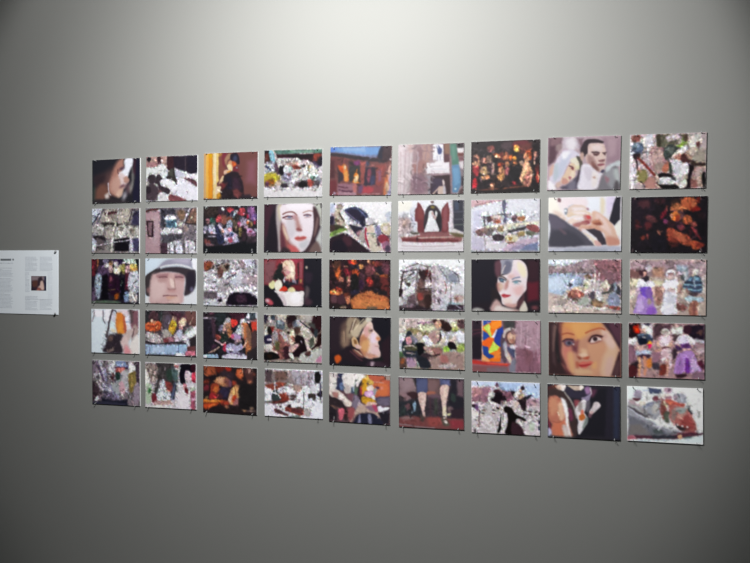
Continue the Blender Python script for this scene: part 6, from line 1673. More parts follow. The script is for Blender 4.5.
PRINTS.append((0.0003, 1.3498, 0.0004, 0.2829, 0.2151, 'photo print of a fair-haired head in profile facing right, ear showing', """
w .4 8 1.6
b 24,20,27
p 33,24,31,3 0.4,1.3 29.7,-0.3 20.8,26.4 21,54.9 0.7,58.5
s 76,59,54,3 20.7,12.2 35.7,3.3 38.8,25.9 32.9,46 20.9,49.2 17.8,32.2
s 112,91,78,2.2 20.8,26.4 29.8,20.5 32.9,40.3 26.9,49 20.9,43.5
s 127,111,93,1.8 29.7,3.4 44.6,1.7 50.6,8.6 44.7,20.1 38.8,31.6 29.8,31.9
s 161,146,126,1.5 35.7,17.5 50.6,11.4 56.5,5.6 65.3,0.6 68.3,5.3 62.4,11.1 53.6,19.8 47.7,31.3 38.8,31.6
l 188,174,146 1.2 41.7,20.1 50.6,8.6 56.5,2.8
l 72,56,53 1.5 38.7,8.9 32.8,26.1
l 80,61,55 1.3 44.6,5.9 38.7,20.2
l 183,173,156 1.2 43.1,3.1 38.7,14.6
s 178,173,163,1.2 59.4,1.3 68.2,0.5 69.7,5.3 62.4,8.3
l 86,70,62 1.2 26.8,17.7 26.9,40.5
l 144,122,100 1.2 23.8,23.5 25.4,40.5
s 193,169,161,1 62.4,9.7 68.3,6.7 71.2,13.7 72.7,19.3 78.6,24.7 83,30.2 83.9,34.4 80.2,36.8 80.2,40.1 82.2,44.3 81.7,48.5 84.6,55.4 83.2,61.9 74.5,63.4 65.7,64.6 56.8,62.1 50.8,51 50.7,36.9 53.6,25.5
s 158,106,78,2.2 50.7,31.2 62.5,28 62.6,50.6 59.7,62 50.8,53.8
s 179,135,92,2.2 53.7,39.6 65.5,36.4 62.7,53.4 53.8,50.9
s 197,179,193,1.8 68.4,22.2 77.2,27.6 77.3,38.8 68.5,39.1
s 181,138,136,1.8 56.5,16.9 65.4,15.3 68.4,25 59.6,30.9
s 192,163,165,1.8 71.4,41.8 80.2,44.3 80.3,58.4 68.6,58.8
s 168,123,106,1.5 59.7,56.3 71.5,57.3 80.3,61.2 65.7,64.6
s 145,126,108,1.2 63.9,19.5 69.8,18 71.3,22.1 65.4,25.1
s 96,67,75,0.9 65.4,20.9 70.7,18.8 69.8,22.2
e 186,121,86,1.5 80.1,33.1,3.6,2.8
l 132,82,83 1 80.2,44.9 75.8,44.5
s 178,147,113,0.9 36.7,34.5 40.3,31.5 44.8,34.2 48.7,42.6 50.8,46.8 46.3,49.2 38.9,45.8 36.8,40.2
s 116,78,46,1 40.3,35.8 44.2,37.1 45.7,42.7 41.2,41.4
s 185,155,147,0.9 43.3,42.8 52.3,45.3 52.3,49.5 44.9,49.8
s 28,20,27,1.5 26.9,49 35.9,47.3 47.8,51.1 56.8,62.1 62.7,67.5 39,71.3 21,63.5
s 110,66,61,1.5 38.9,51.4 50.8,53.8 56.8,62.1 50.9,62.3 41.9,57
l 181,167,139 1.2 41.9,51.3 47.9,55.4 53.8,59.4
l 70,40,50 2.1 34.5,54.4 44.9,62.6 53.9,67.9
s 173,73,27,1.2 8.9,64 13.4,60.4 18.6,62.2 20.1,67.8 15,73.7 10.5,72.5
s 45,30,41,1.5 65.7,68.8 83.3,68.1 94.9,71.8 95,77.4 62.8,78.8
s 161,141,153,1.5 68.6,70.1 74.5,69.9 71.6,77 68.7,77.1
p 16,15,23,2.2 74.1,2.4 98.8,1.8 99.1,38.1 86,38.5 83,27.4 74.2,16.4
p 32,19,27,2.2 86,38.5 99,26.9 99.3,74.4 86.2,69.4
p 18,21,21,1.5 71.5,63.8 86.1,62.4 89.1,66.5 74.5,68.5"""))
PRINTS.append((0.3222, 1.3493, 0.0133, 0.2851, 0.2151, 'photo print of a woman and a soldier sitting together on the grass', """
w .3 30 1.15
b 150,140,129
n 15 3.1 -0.3,-0.3,100.1,75.3
s 187,176,173,1.9 -0.3,1.2 32.9,-0.7 48.5,3.7 29.7,13.1 7.6,19.6 -0.4,16.7
s 163,145,145,1.9 14,1.1 29.8,0.9 23.4,13.2 10.8,13.4
l 131,95,118 1.9 29.7,7 45.3,5.3 51.6,4.3
s 185,187,157,1.9 32.8,10 51.5,9.8 53,15.8 39,20.6 32.8,16.2
s 194,189,184,1.6 48.5,0.7 79.3,-1.2 88.4,6.3 82.2,15.4 76.2,6.4 60.9,0.5
s 129,117,81,1.6 13.9,14.9 29.7,16.2 39,20.6 48.3,22 45.2,26.6 26.5,23.9 12.3,19.5
n 17 1.6 7.6,10.4,48.3,25.1
s 43,26,26,1.2 51.6,2.2 57.8,0.6 60.8,6.6 56.2,9.7
s 32,16,16,1.1 62.4,2 70.1,1.4 77.7,7.9 82.2,13.9 74.6,20.1 65.4,15.7 63.9,8.1
s 183,144,121,0.9 55.3,6.7 60.8,3 65.4,6.6 63.9,13.6 59.2,14.8 55.5,11.2
e 172,111,81,0.9 63.9,9,1.4,1.5
s 73,49,54,1.6 88.4,3.3 99,1.6 100.5,13.6 91.4,12.3
s 146,151,75,1.6 82.3,12.4 88.4,10.8 89.8,18.3 82.2,18.4
s 188,188,160,1.6 79.2,7.9 88.4,3.3 88.3,12.3 82.3,12.4
s 193,195,203,1.2 70,21.7 85.3,18.4 100.4,19.6 100.3,36.2 91.2,36.4 79.1,24.5 72.9,39.8 68.3,36.8
s 193,195,203,1.2 -0.4,24.4 10.7,22.6 7.5,33.5 -0.5,35.2
s 175,175,187,1.6 -0.5,35.2 5.9,35 4.2,50.5 -0.6,53.7
s 58,79,52,1.6 -0.6,50.6 7.3,52 5.7,59.7 -0.7,59.9
s 133,150,74,1.6 88.2,39.4 100.3,36.2 100.3,46.7 89.7,48.5
s 122,158,61,1.2 68.3,42.9 77.5,39.7 79,48.7 69.8,50.5
k 231 5 0.36 0,0,100,76
s 31,37,45,1.1 10.7,24.2 14.5,18 19.6,21 21.7,28.6 29.5,34.6 38.9,40.5 38.8,49.7 29.4,59.1 13.6,59.5 5.8,53.5 4.3,38.2 9.1,31.9
s 172,122,128,1.1 10.7,28.8 17,27.1 20.1,31.7 18.5,39.4 12.2,39.5
s 170,155,147,1.1 28.1,22.4 34.3,20.1 35.8,28.3 31.1,31.5 28,28.5
s 116,112,126,1.2 17,25.6 26.4,28.5 29.5,34.6 23.2,37.8 20.1,31.7
s 6,7,12,1.2 26.4,37.7 38.9,37.4 38.8,49.7 32.5,56 27.9,49.9
s 65,65,47,1.1 9,41.1 23.2,39.3 27.9,42.3 26.3,48.4 10.5,47.3
l 182,169,166 1.6 7.4,42.7 20.1,40.9 26.3,43.8
l 155,137,135 1.9 12.1,51.9 24.7,53.1
e 193,183,180,0.8 7.4,47.3,1.4,2.1
s 152,121,119,1.2 45.2,23.6 54.6,18.9 62.3,21.8 62.2,33.9 54.4,38.7 48.3,34.2
s 191,176,158,0.9 59.2,16.7 62.3,17.2 60.7,27.9 57.6,26.4
l 14,8,10 2.2 63.8,18.7 63.8,30.9 59.1,37
s 193,193,200,0.9 35.8,28.3 42.1,25.2 48.3,31.2 52.9,37.2 51.3,40.2 43.6,41.9 37.4,34.4
s 184,189,193,0.9 63.8,17.2 70,20.1 71.5,26.2 66.9,27.8
s 182,172,154,0.9 68.4,27.7 71.5,24.7 71.4,33.7 65.2,39.9 57.5,42.5 51.3,40.8 60.6,35.5
s 128,88,85,1.1 37.3,42.1 46.7,43.4 57.5,43.1 65.2,44.5 65.8,52.1 59,56.8 49.7,54 40.4,48.1
s 174,149,141,0.9 38.9,42 46.7,44.3 54.4,52.4 48.2,52.5 40.4,46.6
s 33,18,20,1.2 51.2,55.5 63.6,52.1 62.1,58.2 52.8,58.5
s 45,33,39,1.2 38.8,51.2 51.2,55.5 54.3,64.5 38.7,68 32.5,59
s 193,174,168,0.9 77.6,33.6 82.2,27.5 86.8,24.4 86.7,33.4 82.1,36.6
s 12,6,12,0.9 74.5,36.7 79.1,33.6 85.2,36.5 88.2,44 82.1,45.6 76,42.7
s 162,167,169,1.1 77.5,45.7 85.1,45.6 85.1,51.6 79,51.7
p 137,113,108,1.6 45,58.7 60.5,55.2 72.9,48.9 88.1,48.5 98.7,54.3 98.6,75.3 44.9,77
n 13 2.3 45,52.6,100.1,75.3
s 141,89,87,1.9 63.6,55.2 72.8,54.9 75.8,63.9 65.1,65.7
s 165,155,157,1.6 60.4,70.4 81.9,66.8 88,71.1 69.7,74.1
s 25,27,35,1.2 29.4,56 45,61.7 48,73.9 32.4,74.3 26.2,65.3
s 147,120,142,1.6 10.5,61.1 23.1,59.3 26.2,71.5 13.5,73.4
s 76,57,50,1.4 0.9,59.8 10.5,61.1 10.4,75 0.8,75.3
s 134,74,42,1.2 2.5,62.9 7.3,61.2 7.2,67.4 2.5,69.1
l 183,188,180 1.6 27.8,65.3 30.9,72.8
k 80 5 .28 0,0,100,76"""))
PRINTS.append((0.6369, 1.3493, 0.0166, 0.2812, 0.2151, 'photo print of a woman peeking out beside a multicoloured geometric panel', """
w .4 12 1.4
b 129,95,107
p 38,26,36,1.2 0.2,-0.2 14.7,-0.3 14.8,58.7 -0.3,59.1
l 74,42,49 1.5 1.6,15 13.7,13.3
l 73,40,52 1.5 1.5,21.1 13.7,17.9
p 27,22,30,2.2 -0,25.6 13.6,23.9 13.4,55.7 -0.3,56
p 210,101,26,0.7 15.3,-0.3 43.8,-0.5 41.8,61.1 14.8,61.7
p 40,68,140,0.7 15.3,-0.3 28.9,-0.4 28.9,2.6 16.8,8.7
p 218,197,179,0.9 15.3,-0.3 16.9,-0.3 15.7,61.7 14.5,61.8
p 120,98,146,0.9 21.4,1.1 28.9,2.6 24.3,5.6
p 174,200,85,0.7 17.4,10.2 25.8,5 27.3,13.2 30.2,25.2 28.7,26.7
p 198,209,105,0.7 25.8,5.6 28.2,10.1 25.7,16.2 24.3,11.7
p 32,64,143,0.7 16.7,14.8 22.7,19.3 27.2,25.2 18.1,29.9 16,28.4
p 32,53,132,0.7 33.2,25.1 37.8,13 46.7,8.4 46.6,27.9 42,40 33.1,32.7
p 198,203,215,0.7 29.3,25.2 36.3,13.1 37.7,13.9 33.2,26
p 217,123,37,0.7 28.9,2.6 43.8,-0.5 43.8,7 34.8,13.1 28.8,11.6
p 210,86,26,0.7 15.1,31.5 25.7,24.6 31.6,28.2 24,41.9 15,37.5
p 174,201,74,0.7 31.6,30.6 40.5,39.5 37.5,44.6 23.4,50.1 28,38.8
p 208,211,106,0.9 33.1,32.7 36.1,37.1 31,38.7
p 28,57,128,0.7 15.6,37.5 24,39.8 25.5,49.4 32.9,52.3 32.9,55.3 25.4,57 16.4,51.1
p 209,147,99,0.9 14.9,49.6 22.4,55.5 26.9,60.5 14.8,61.7
p 210,115,44,0.7 33,47.7 43.5,44.5 43.4,55 32.9,56.8
p 69,58,60,1.5 45.3,-0.6 64.5,-0.7 64.4,12.7 46.7,12.9
s 53,53,54,1.5 48.3,2.4 63,2.3 61.5,9.8 52.6,11.4
s 76,60,72,1.2 43.6,22 49.6,18.9 49.5,36.9 52.3,51.8 49.2,63.9 43.4,55 42,40
s 178,167,164,0.9 46,24.9 46.7,17.4 49.7,12.9 55.6,10.4 61.5,11.3 64.4,15.7 58.5,14.3 52.6,17.4 49.6,24.9
s 87,60,60,1 49.6,21.9 52.6,16.8 58.5,15.2 62.9,17.2 64.3,24.7 64.3,33.6 58.3,36.7 51,32.4
s 183,145,126,0.9 52.5,21.8 57,17.3 62.9,18.7 64.3,26.2 61.3,32.2 56.9,33.2 53.4,27.8
e 199,166,147,1 58.4,23.3,3.6,3.6
s 148,99,86,0.9 55.5,27.8 62.8,27.7 59.8,32.8
s 205,200,210,0.9 56.9,36.8 64.2,35.7 64.2,41.1 61.2,44.2 56.8,41.2
s 128,137,159,1.2 46.5,33.9 51,32.4 50.9,42.9 46.4,43
s 62,65,92,1.2 52.4,38.3 58.3,41.2 64.2,44.1 64.1,57.5 58.2,51.7 53.8,45.8
s 189,172,155,0.9 49.4,41.4 52.3,45.8 58.2,57.7 61,69.6 58.1,66.7 52.3,57.8 49.3,51.9
s 172,167,172,1.2 48,32.4 50.9,36.9 52.3,51.8 49.3,51.9
s 111,111,126,1.2 58.1,60.7 64.1,54.6 63.9,75.5 55.1,75.7
s 202,200,201,0.7 63.3,44.1 65.6,48.5 65,56 63.2,51.6
p 151,123,135,1.5 65.4,-0.7 100.9,0.5 99.8,75.9 64.8,77
p 123,84,99,2.2 65.7,39.6 78.9,42.3 90.5,45 99.2,41.9 99.8,75.9 64.8,77
l 170,143,154 1.8 73.3,3.7 71.6,36.5
l 166,138,150 1.5 82.1,3.6 80.3,48.2
l 115,80,95 1.8 79,24.5 77.2,60.2
l 143,113,125 1.5 92.3,3.5 90.4,54
l 100,66,80 1.8 86.1,45.1 84.4,71.9
l 173,145,157 1.5 96.5,9.4 96.2,53.8
s 113,75,86,2.2 75.9,42.4 87.6,45.1 87.5,60 78.7,63.2
p 166,46,41,1.2 -0.3,59.1 14.8,61.1 31.4,62.2 46.3,64 56.6,63.7 52.2,67.7 22.3,66.7 -0.4,65.2
l 209,81,56 1.5 22.3,63.4 40.3,64.7 52.2,64.4
p 113,71,74,1.5 -0.4,66.7 22.3,67.6 52.2,68.3 55.1,75.7 -0.5,78.2
p 105,89,96,1.8 22.3,70.6 52.2,69.8 52.1,76.7 22.2,77.6
l 177,161,168 1.2 58,76.6 90.2,76.2
k 90 9 .22 60,0,100,76"""))
PRINTS.append((0.9505, 1.3497, 0.0087, 0.2817, 0.2151, "photo print of a brown-haired girl's face filling the frame, warm orange light", """
w .2 3 1.8
b 172,125,105
p 47,32,35,1.2 -0.3,-0.2 16.2,0.5 13.2,26.8 13.2,51.5 22.2,66.6 34.1,76.4 -0.3,76.7
p 67,49,52,1.5 4.2,5.3 11.7,0.5 8.7,36.1 10.2,64 5.7,57.9
s 102,78,74,1.2 7.2,8.3 11.7,2.1 8.7,26.9 7.2,42.4 5.7,36.2
p 27,27,30,1.5 11.7,11.3 17.7,17.4 17.7,45.2 25.2,63.4 13.2,57.7 10.2,36.1
s 91,47,51,2.2 14.7,2 22.1,1.9 19.2,20.4 17.7,45.2 25.2,63.4 34.1,75.4 25.2,72.7 16.2,48.3
s 189,131,76,2.9 22.1,0.4 69.2,-0.4 72.1,7.1 57.6,10.4 42.9,13.8 25.1,14.2
s 195,143,88,2.9 34,1.7 57.5,1.3 54.6,16.6 39.9,26.1 34,14
s 183,121,83,2.2 19.2,8.1 31.1,11 39.9,26.1 37,35.4 22.2,32.7
s 177,107,96,2.2 20.7,35.8 31.1,37.1 35.5,53.9 31.1,69.4 25.1,60.4 20.7,48.2
s 189,144,104,2.2 26.6,44.9 34,44.7 37,63 34.1,73.9 28.1,63.3
s 124,72,72,1.8 37,29.3 42.9,26 42.9,41.4 38.5,44.6
s 100,54,62,1.8 32.6,32.4 40,35.3 40,41.5 34,41.6
s 183,135,107,2.2 51.7,31.9 75,28.3 86.6,40.1 80.8,61.5 66.4,74.2 57.6,74.6 60.5,56.1
s 192,158,133,2.2 72.1,13.2 83.7,12.9 95.2,33.9 95.2,45.9 86.6,73.5 72.2,74 75,49.6 80.8,34.2
s 198,168,157,2.2 75,10.1 86.5,18.9 92.3,30.9 86.6,37.1 77.9,25.2
s 189,155,144,2.2 80.8,52.4 89.5,49.1 86.6,73.5 78,73.8
l 143,76,55 2.1 19.2,18 26.6,15.7 35.5,17.6
l 158,82,55 2.1 51.7,15.1 60.5,11 70.6,8 77.9,10
s 99,63,74,1.3 20.7,26.6 28.1,23.3 35.5,24.7 37,30.8 28.1,35.6 22.2,32.7
s 94,90,105,1 23.6,29 28.1,27 34,29.3 29.6,33.4 25.1,32.6
e 50,42,54,0.7 29,30.1,2.6,2.4
e 182,167,169,0.6 34.9,31.8,1.2,1.2
l 59,36,42 1.8 19.8,28.1 25.1,24.3 34,25.3
s 112,68,63,1.3 54.6,25.8 59,19.6 66.3,17.3 75,19.2 72.1,25.3 63.4,28.6 57.6,28.7
s 201,178,175,0.9 57.6,27.8 60.5,22 64.8,20 72.1,22.3 69.2,25.4 61.9,28.6
e 47,30,35,0.7 64.6,23.4,3.2,3.1
l 47,25,29 2.1 57,26.6 60.5,20.1 66.3,18.2 73.6,19.8 77.9,19.1
e 202,184,179,0.6 71.5,23.8,1.8,1.5
l 150,99,89 1.3 57.6,30.3 66.3,29.1 75,24.7
s 189,152,141,1.5 76.4,16.1 80.8,16 80.8,22.1 75,25.3
s 172,125,102,1.8 42.9,29.1 51.7,25.8 54.7,41 54.7,47.2 45.9,47.4 41.4,44.5
s 195,158,128,1.5 45.8,38.2 53.2,39.6 53.2,47.2 47.3,48.9
s 201,171,148,1.2 42.9,46 50.3,43.6 54.7,47.2 48.8,50.4
s 117,55,44,1.2 40,48.5 45.9,51.1 42.9,53
s 153,65,46,1.2 48.8,50.4 56.1,48.6 54.7,52.7 48.8,51.9
s 183,96,84,1 41.4,60.7 47.3,55.9 53.2,56.4 57.6,55 63.4,57.6 56.1,60.9 48.8,61.7
s 146,41,45,0.9 41.4,61.4 48.8,60.5 60.5,58.6 54.7,62.4 47.3,64.8
s 180,95,81,1.2 45.9,64.3 54.7,63 51.7,66.2
s 156,80,62,1.5 38.5,56.8 42.9,58.2 41.4,66 38.5,63
s 193,144,100,1.5 60.5,59.2 66.3,55.9 66.3,65.1 60.5,65.3
s 188,151,119,1.8 37,67.6 54.7,67 60.5,72.9 40,75.2
p 51,33,43,1.2 73.5,-0.5 99.4,-0.3 99.5,39.8 95.2,32.3 86.5,15.9
s 76,47,60,1.5 83.6,0.8 98,0.6 98,27.7 89.4,15.9
p 51,29,35,1.2 96.6,41.4 99.5,39.8 99.5,76 86.6,75 90.9,61.2
s 77,52,56,1.5 93.8,55.1 98.1,54.9 96.6,73.1 89.5,73.4"""))
PRINTS.append((1.2564, 1.3543, 0.0083, 0.2767, 0.2151, 'photo print of three women from behind, the right one in a lilac skirt', """
w .8 22 1.4
b 168,134,136
n 12 2.2 0.4,0.3,101,77.2
p 22,9,14,1.2 0.4,1 16.2,0.7 14.6,21.8 0.4,20.5
s 177,27,9,1.2 6.7,5.2 14.6,3.4 14.6,15.1 8.3,13.6
e 236,68,9,1.1 10.5,9.5,2.5,2.3
s 163,108,98,1.2 13,3.4 22.5,6.6 24.1,13.3 19.4,16.7
p 241,241,243,0.9 16.2,1 31.9,0.7 31.9,21.4 25.6,18.2 22.5,14.3 22.5,8.3 16.2,6.7
s 61,61,78,0.9 20.9,-0.1 28.7,-0.2 28.1,3.1 22.5,3.2
p 243,237,243,1.1 -0.2,22.2 11.5,20.9 11.5,30.3 -0.2,30.6
p 74,51,60,1.5 32.8,1.4 56.7,1 55.2,9.3 44.3,16.2 33.5,23.1
n 13 2 33.4,1.4,56.7,22.5
p 228,231,221,1.1 56.7,5.9 72,4 72,15.5 58.2,14.9
s 75,55,61,1.2 58.2,15.8 69,15.6 66,25.6 58.3,22.5
p 29,19,35,1.2 78.1,1.6 100.2,1.8 99.9,24.8 87.3,21.8 79.7,15.4
s 92,63,61,1.2 90.3,11.9 97.8,8.4 96.3,15 90.3,15.1
p 208,211,225,1.2 87.3,21.8 99.9,23.1 100,27 88.8,26
p 169,136,144,1.5 87.3,26.7 100,28 99.7,44.4 88.8,41.5
p 206,188,193,1.5 88.8,34.9 99.4,34.6 99.4,41.2 90.3,41.4
s 216,181,162,0.9 17.8,9.4 20,6.6 23.4,8.9 23.1,13.3 18.4,14.4
s 50,60,82,0.9 10.5,18.6 16.2,15.1 25.6,15.6 31.9,20.4 32.9,26.4 28.2,26.5 25.7,30.9 14.7,31.2 13.1,26.9
l 109,133,160 1.5 11.5,18.2 19.4,16.4 27.2,16.9 31.9,21.1
e 214,197,208,0.8 21.6,21.3,1.9,1.3
s 11,17,35,1.1 13.1,23.6 24.1,23.3 24.1,30 14.7,30.2
s 234,169,55,0.9 25,30 28.2,24.2 31.3,28.1 29.7,33.2 25.7,33.3
s 211,22,91,0.9 24.1,31.7 31,30.5 30.4,35.5 25.1,36
s 218,189,176,0.9 9.9,27 14,30.2 17.8,35.2 24.1,35 22.5,39.4 14.7,38.6 10.9,33.7
s 207,166,165,1.2 14.7,33.6 24.1,31.7 25.7,40 16.3,40.3
k 209 5 0.36 0,0,100,76
s 182,194,216,0.9 7.7,41.5 16.3,39.6 28.8,39.2 31.3,43.2 21,46.1 8.4,45.5
s 55,35,52,1.1 14.7,45.3 28.8,44.9 27.3,50 14.7,50.4
s 214,158,124,0.9 12.5,50.4 16.3,48.6 17.2,60.4 15.7,76.2 12.5,75.6 13.1,60.5
s 197,135,111,0.9 19.4,48.5 23.5,48.4 25.1,60.1 23.6,73.5 20.4,73.7 21,60.2
s 206,121,56,1.1 25.1,53.4 30.4,49.9 32.6,56.5 30.4,63.2 25.7,63.4
s 37,28,34,1.2 3.6,55.8 13.1,53.8 11.6,70.6 3.7,70.9
s 56,49,60,1.2 32,56.5 41.3,56.2 41.4,66.2 32,64.9
s 131,93,110,1.5 0.4,34 8.4,33.8 10,53.9 0.5,57.6
p 144,104,121,1.5 31.9,39.8 42.8,39.5 42.9,56.1 32,56.5
s 71,26,32,1.5 0.5,60.9 11.6,63.9 10,77.4 0.5,77.8
n 13 2 0.5,57.6,63,78.7
s 225,219,213,0.9 43.7,12.8 45.9,8.5 50.5,7 54.5,10 54.6,15.9 47.4,16.1
s 173,162,157,1.1 44.3,11.2 50.5,9.4 52.1,14.3 45.9,15.1
s 223,190,198,1.1 39.7,21.3 45.9,17.1 53.6,16.9 58.3,22.5 57.7,30.8 53.7,34.2 44.4,34.5 41.3,29.5
s 241,226,237,1.2 44.4,21.1 52.1,19.3 53.7,30.9 45.9,31.1
s 214,170,152,0.8 38.2,26.3 42.2,24.5 41.3,32.2 47.5,35 47.5,37.7 39.7,33.9
s 206,165,147,0.8 57.7,24.1 59.2,29.1 53.7,35.2 50.6,35
s 211,157,142,0.9 35.1,38 45.9,37.1 47.5,40 36.6,40.3
s 70,32,42,1.1 45.9,34.4 53.7,33.5 52.1,39.2 45.9,39.4
s 223,194,202,0.9 44.4,37.8 55.2,35.8 57.7,47.4 57.4,62.3 53.7,62.4 53.7,49.1 46,49.4
s 209,174,182,1.2 44.4,42.8 50.6,40.9 50.6,50.9 44.4,59.4
s 211,157,142,0.9 50,52.6 53.7,52.5 53.1,73.4 50.7,73.5
s 112,46,40,1.1 42.9,59.5 50.6,59.2 49.1,72.6 41.4,72.9
s 52,23,38,0.9 72,8.9 73.5,4 78.1,2.2 82.7,5.4 82.7,12 78.1,14.4 73.6,13.2
s 243,237,243,0.9 62.9,29 65.9,19 72,15.5 79.7,16 85.7,20.2 88.8,28.3 82.7,30.1 76.7,28 70.6,28.8
s 225,214,239,1.5 69,18.9 78.2,18.7 78.2,28.6 70.6,28.8
l 217,181,172 2.2 65.3,28.9 72.1,34.7 78.2,36.8
l 217,181,172 2.2 84.3,30.1 81.2,35.1 76.7,37.5
s 93,49,109,1.1 69,28.8 79.7,28.6 82.7,33.4 72.1,35.4
s 74,43,89,1.1 62.9,30.6 69,33.1 72.1,37 64.4,38.9
s 207,167,162,0.8 73.6,35.3 79.7,35.1 78.2,39.1 74.5,39.2
s 177,133,197,0.9 63,55.5 66,43.8 75.2,38.6 82.8,37.7 87.3,44.8 91.9,57.8 97.4,65.8 84.4,69.6 75.2,66.6 66.1,71.9 59.9,68.8
s 204,175,218,1.4 84.3,44.9 90.4,57.9 94.9,65.3 84.4,67.9
s 115,47,151,1.1 76.7,48.4 79.8,51.6 81.3,68.1 75.2,68.3 75.2,55.1
s 160,113,180,1.4 66,52.1 72.1,48.6 72.2,65.1 64.5,68.7
s 56,40,53,1.1 58.3,37.4 66,38.8 62.9,48.9 59.9,52.3
s 71,26,45,1.2 90.4,54.6 97.9,51 99.5,64.1 94.9,61
s 134,103,120,1.5 87.4,67.8 99.5,67.4 99.5,77.2 84.4,76.2
s 53,30,40,1.2 63,72 75.2,69.9 75.2,74.9 64.5,77
k 73 5 .28 0,0,100,76"""))
PRINTS.append((-1.2522, 1.1044, 0.0098, 0.2716, 0.2159, 'photo print of a soldier in grey lying among roots and branches', """
w .3 30 1.15
b 125,114,122
n 28 4.5 -17.1,-2.8,117.1,84.5
s 129,113,130,2.7 -0.5,1.4 10.5,1 23.1,23.9 19.4,33.4 4.8,27.7
l 212,209,230 5.4 16,2.4 23.1,17.7 28.4,36.1
l 85,69,94 4.3 10.5,5.7 19.4,24.1 26.6,42.4
l 155,149,185 3.6 26.8,14.5 30.2,39.2
l 186,179,182 3.6 14,24.3 19.3,36.5 24.7,45.6
l 189,179,186 4 4.8,30.8 13.8,42.9 22.8,55
s 62,46,55,2.7 -0.8,37.3 11.9,49.2 19.1,61.4 8,74.3 -1.1,71.7
s 155,151,184,1.8 19.3,45.8 37.5,42 51.8,53.8 58.9,65.8 48,72.5 30,64
s 207,205,226,1.8 22.9,47.2 33.8,46.8 41,54.2 30.1,56.3
s 98,89,110,2.2 26.5,54.9 44.5,60.3 55.2,72.1 37.2,76.1 22.7,67.4
s 238,234,243,1.8 34.2,1.8 50.4,2.9 48.4,23 37.6,26.5
l 193,186,208 3.6 37.8,4.8 43.1,17
s 135,152,194,1.4 50.4,1.3 66.6,-0.7 73.6,6.8 73.6,11.4 52.1,10.5
k 380 7 .6 0,0,100,76
e 90,90,130,1.8 73.6,11.4,4.3,3.1
s 59,33,56,1.4 50.4,10.6 73.6,11.4 73.6,14.4 50.3,13.7
s 230,132,126,1.8 52.1,12.9 68.3,11.5 68.2,17.7 61,22.6 52.1,16.7
s 163,73,69,1.8 48.5,15.3 55.7,15 52,22.9
s 30,48,44,1.4 50.3,21.4 59.2,21.1 59.1,31.9 55.5,38.2 50.2,32.2
p 78,41,47,1.4 41.2,21.7 46.7,21.5 44.7,35.5 39.3,32.6
e 65,59,74,1.4 37.6,25,3.6,1.5
s 184,180,186,1.8 61,19.5 77.1,15.9 78.8,28.1 76.9,46.6 69.7,56.1 55.4,53.6 51.9,38.3 59.1,31.9
s 163,166,171,1.8 42.9,41.8 59.1,35 62.6,53.3 51.7,60 42.8,51.1
s 204,162,174,1.8 57.3,38.1 66.2,39.3 69.7,56.1 62.5,59.5 57.2,53.5
l 243,243,243 1.8 62.5,59.5 67.8,66.9
s 128,111,62,1.8 77.1,22 91.3,18.4 91.1,46 80.4,55.6 76.9,40.4
l 184,156,90 2.2 84.2,24.8 82.2,46.3
s 243,243,243,1.4 77.2,2 84.3,3.3 93.1,12.2 84.2,18.7 78.9,18.9
p 63,49,64,1.8 91.4,0.1 98.5,-0.2 98.2,39.6 92.9,36.7
s 151,136,152,1.8 87.5,46.1 98.2,39.6 97.9,70.1 87.3,73.7
l 205,181,188 2.2 83.8,70.8 87.3,78.3
s 233,239,243,1.4 4.4,71.4 11.8,64.8 13.6,71 8,74.3
p 24,25,39,2.7 19.1,67.6 44.4,72.6 73.1,68.2 74.8,80.5 18.9,83.2
p 48,48,66,1.8 -1.2,76.3 22.7,73.7 69.5,76.1 69.4,83.8 -1.2,85.7
k 133 7 .28 0,0,100,76"""))
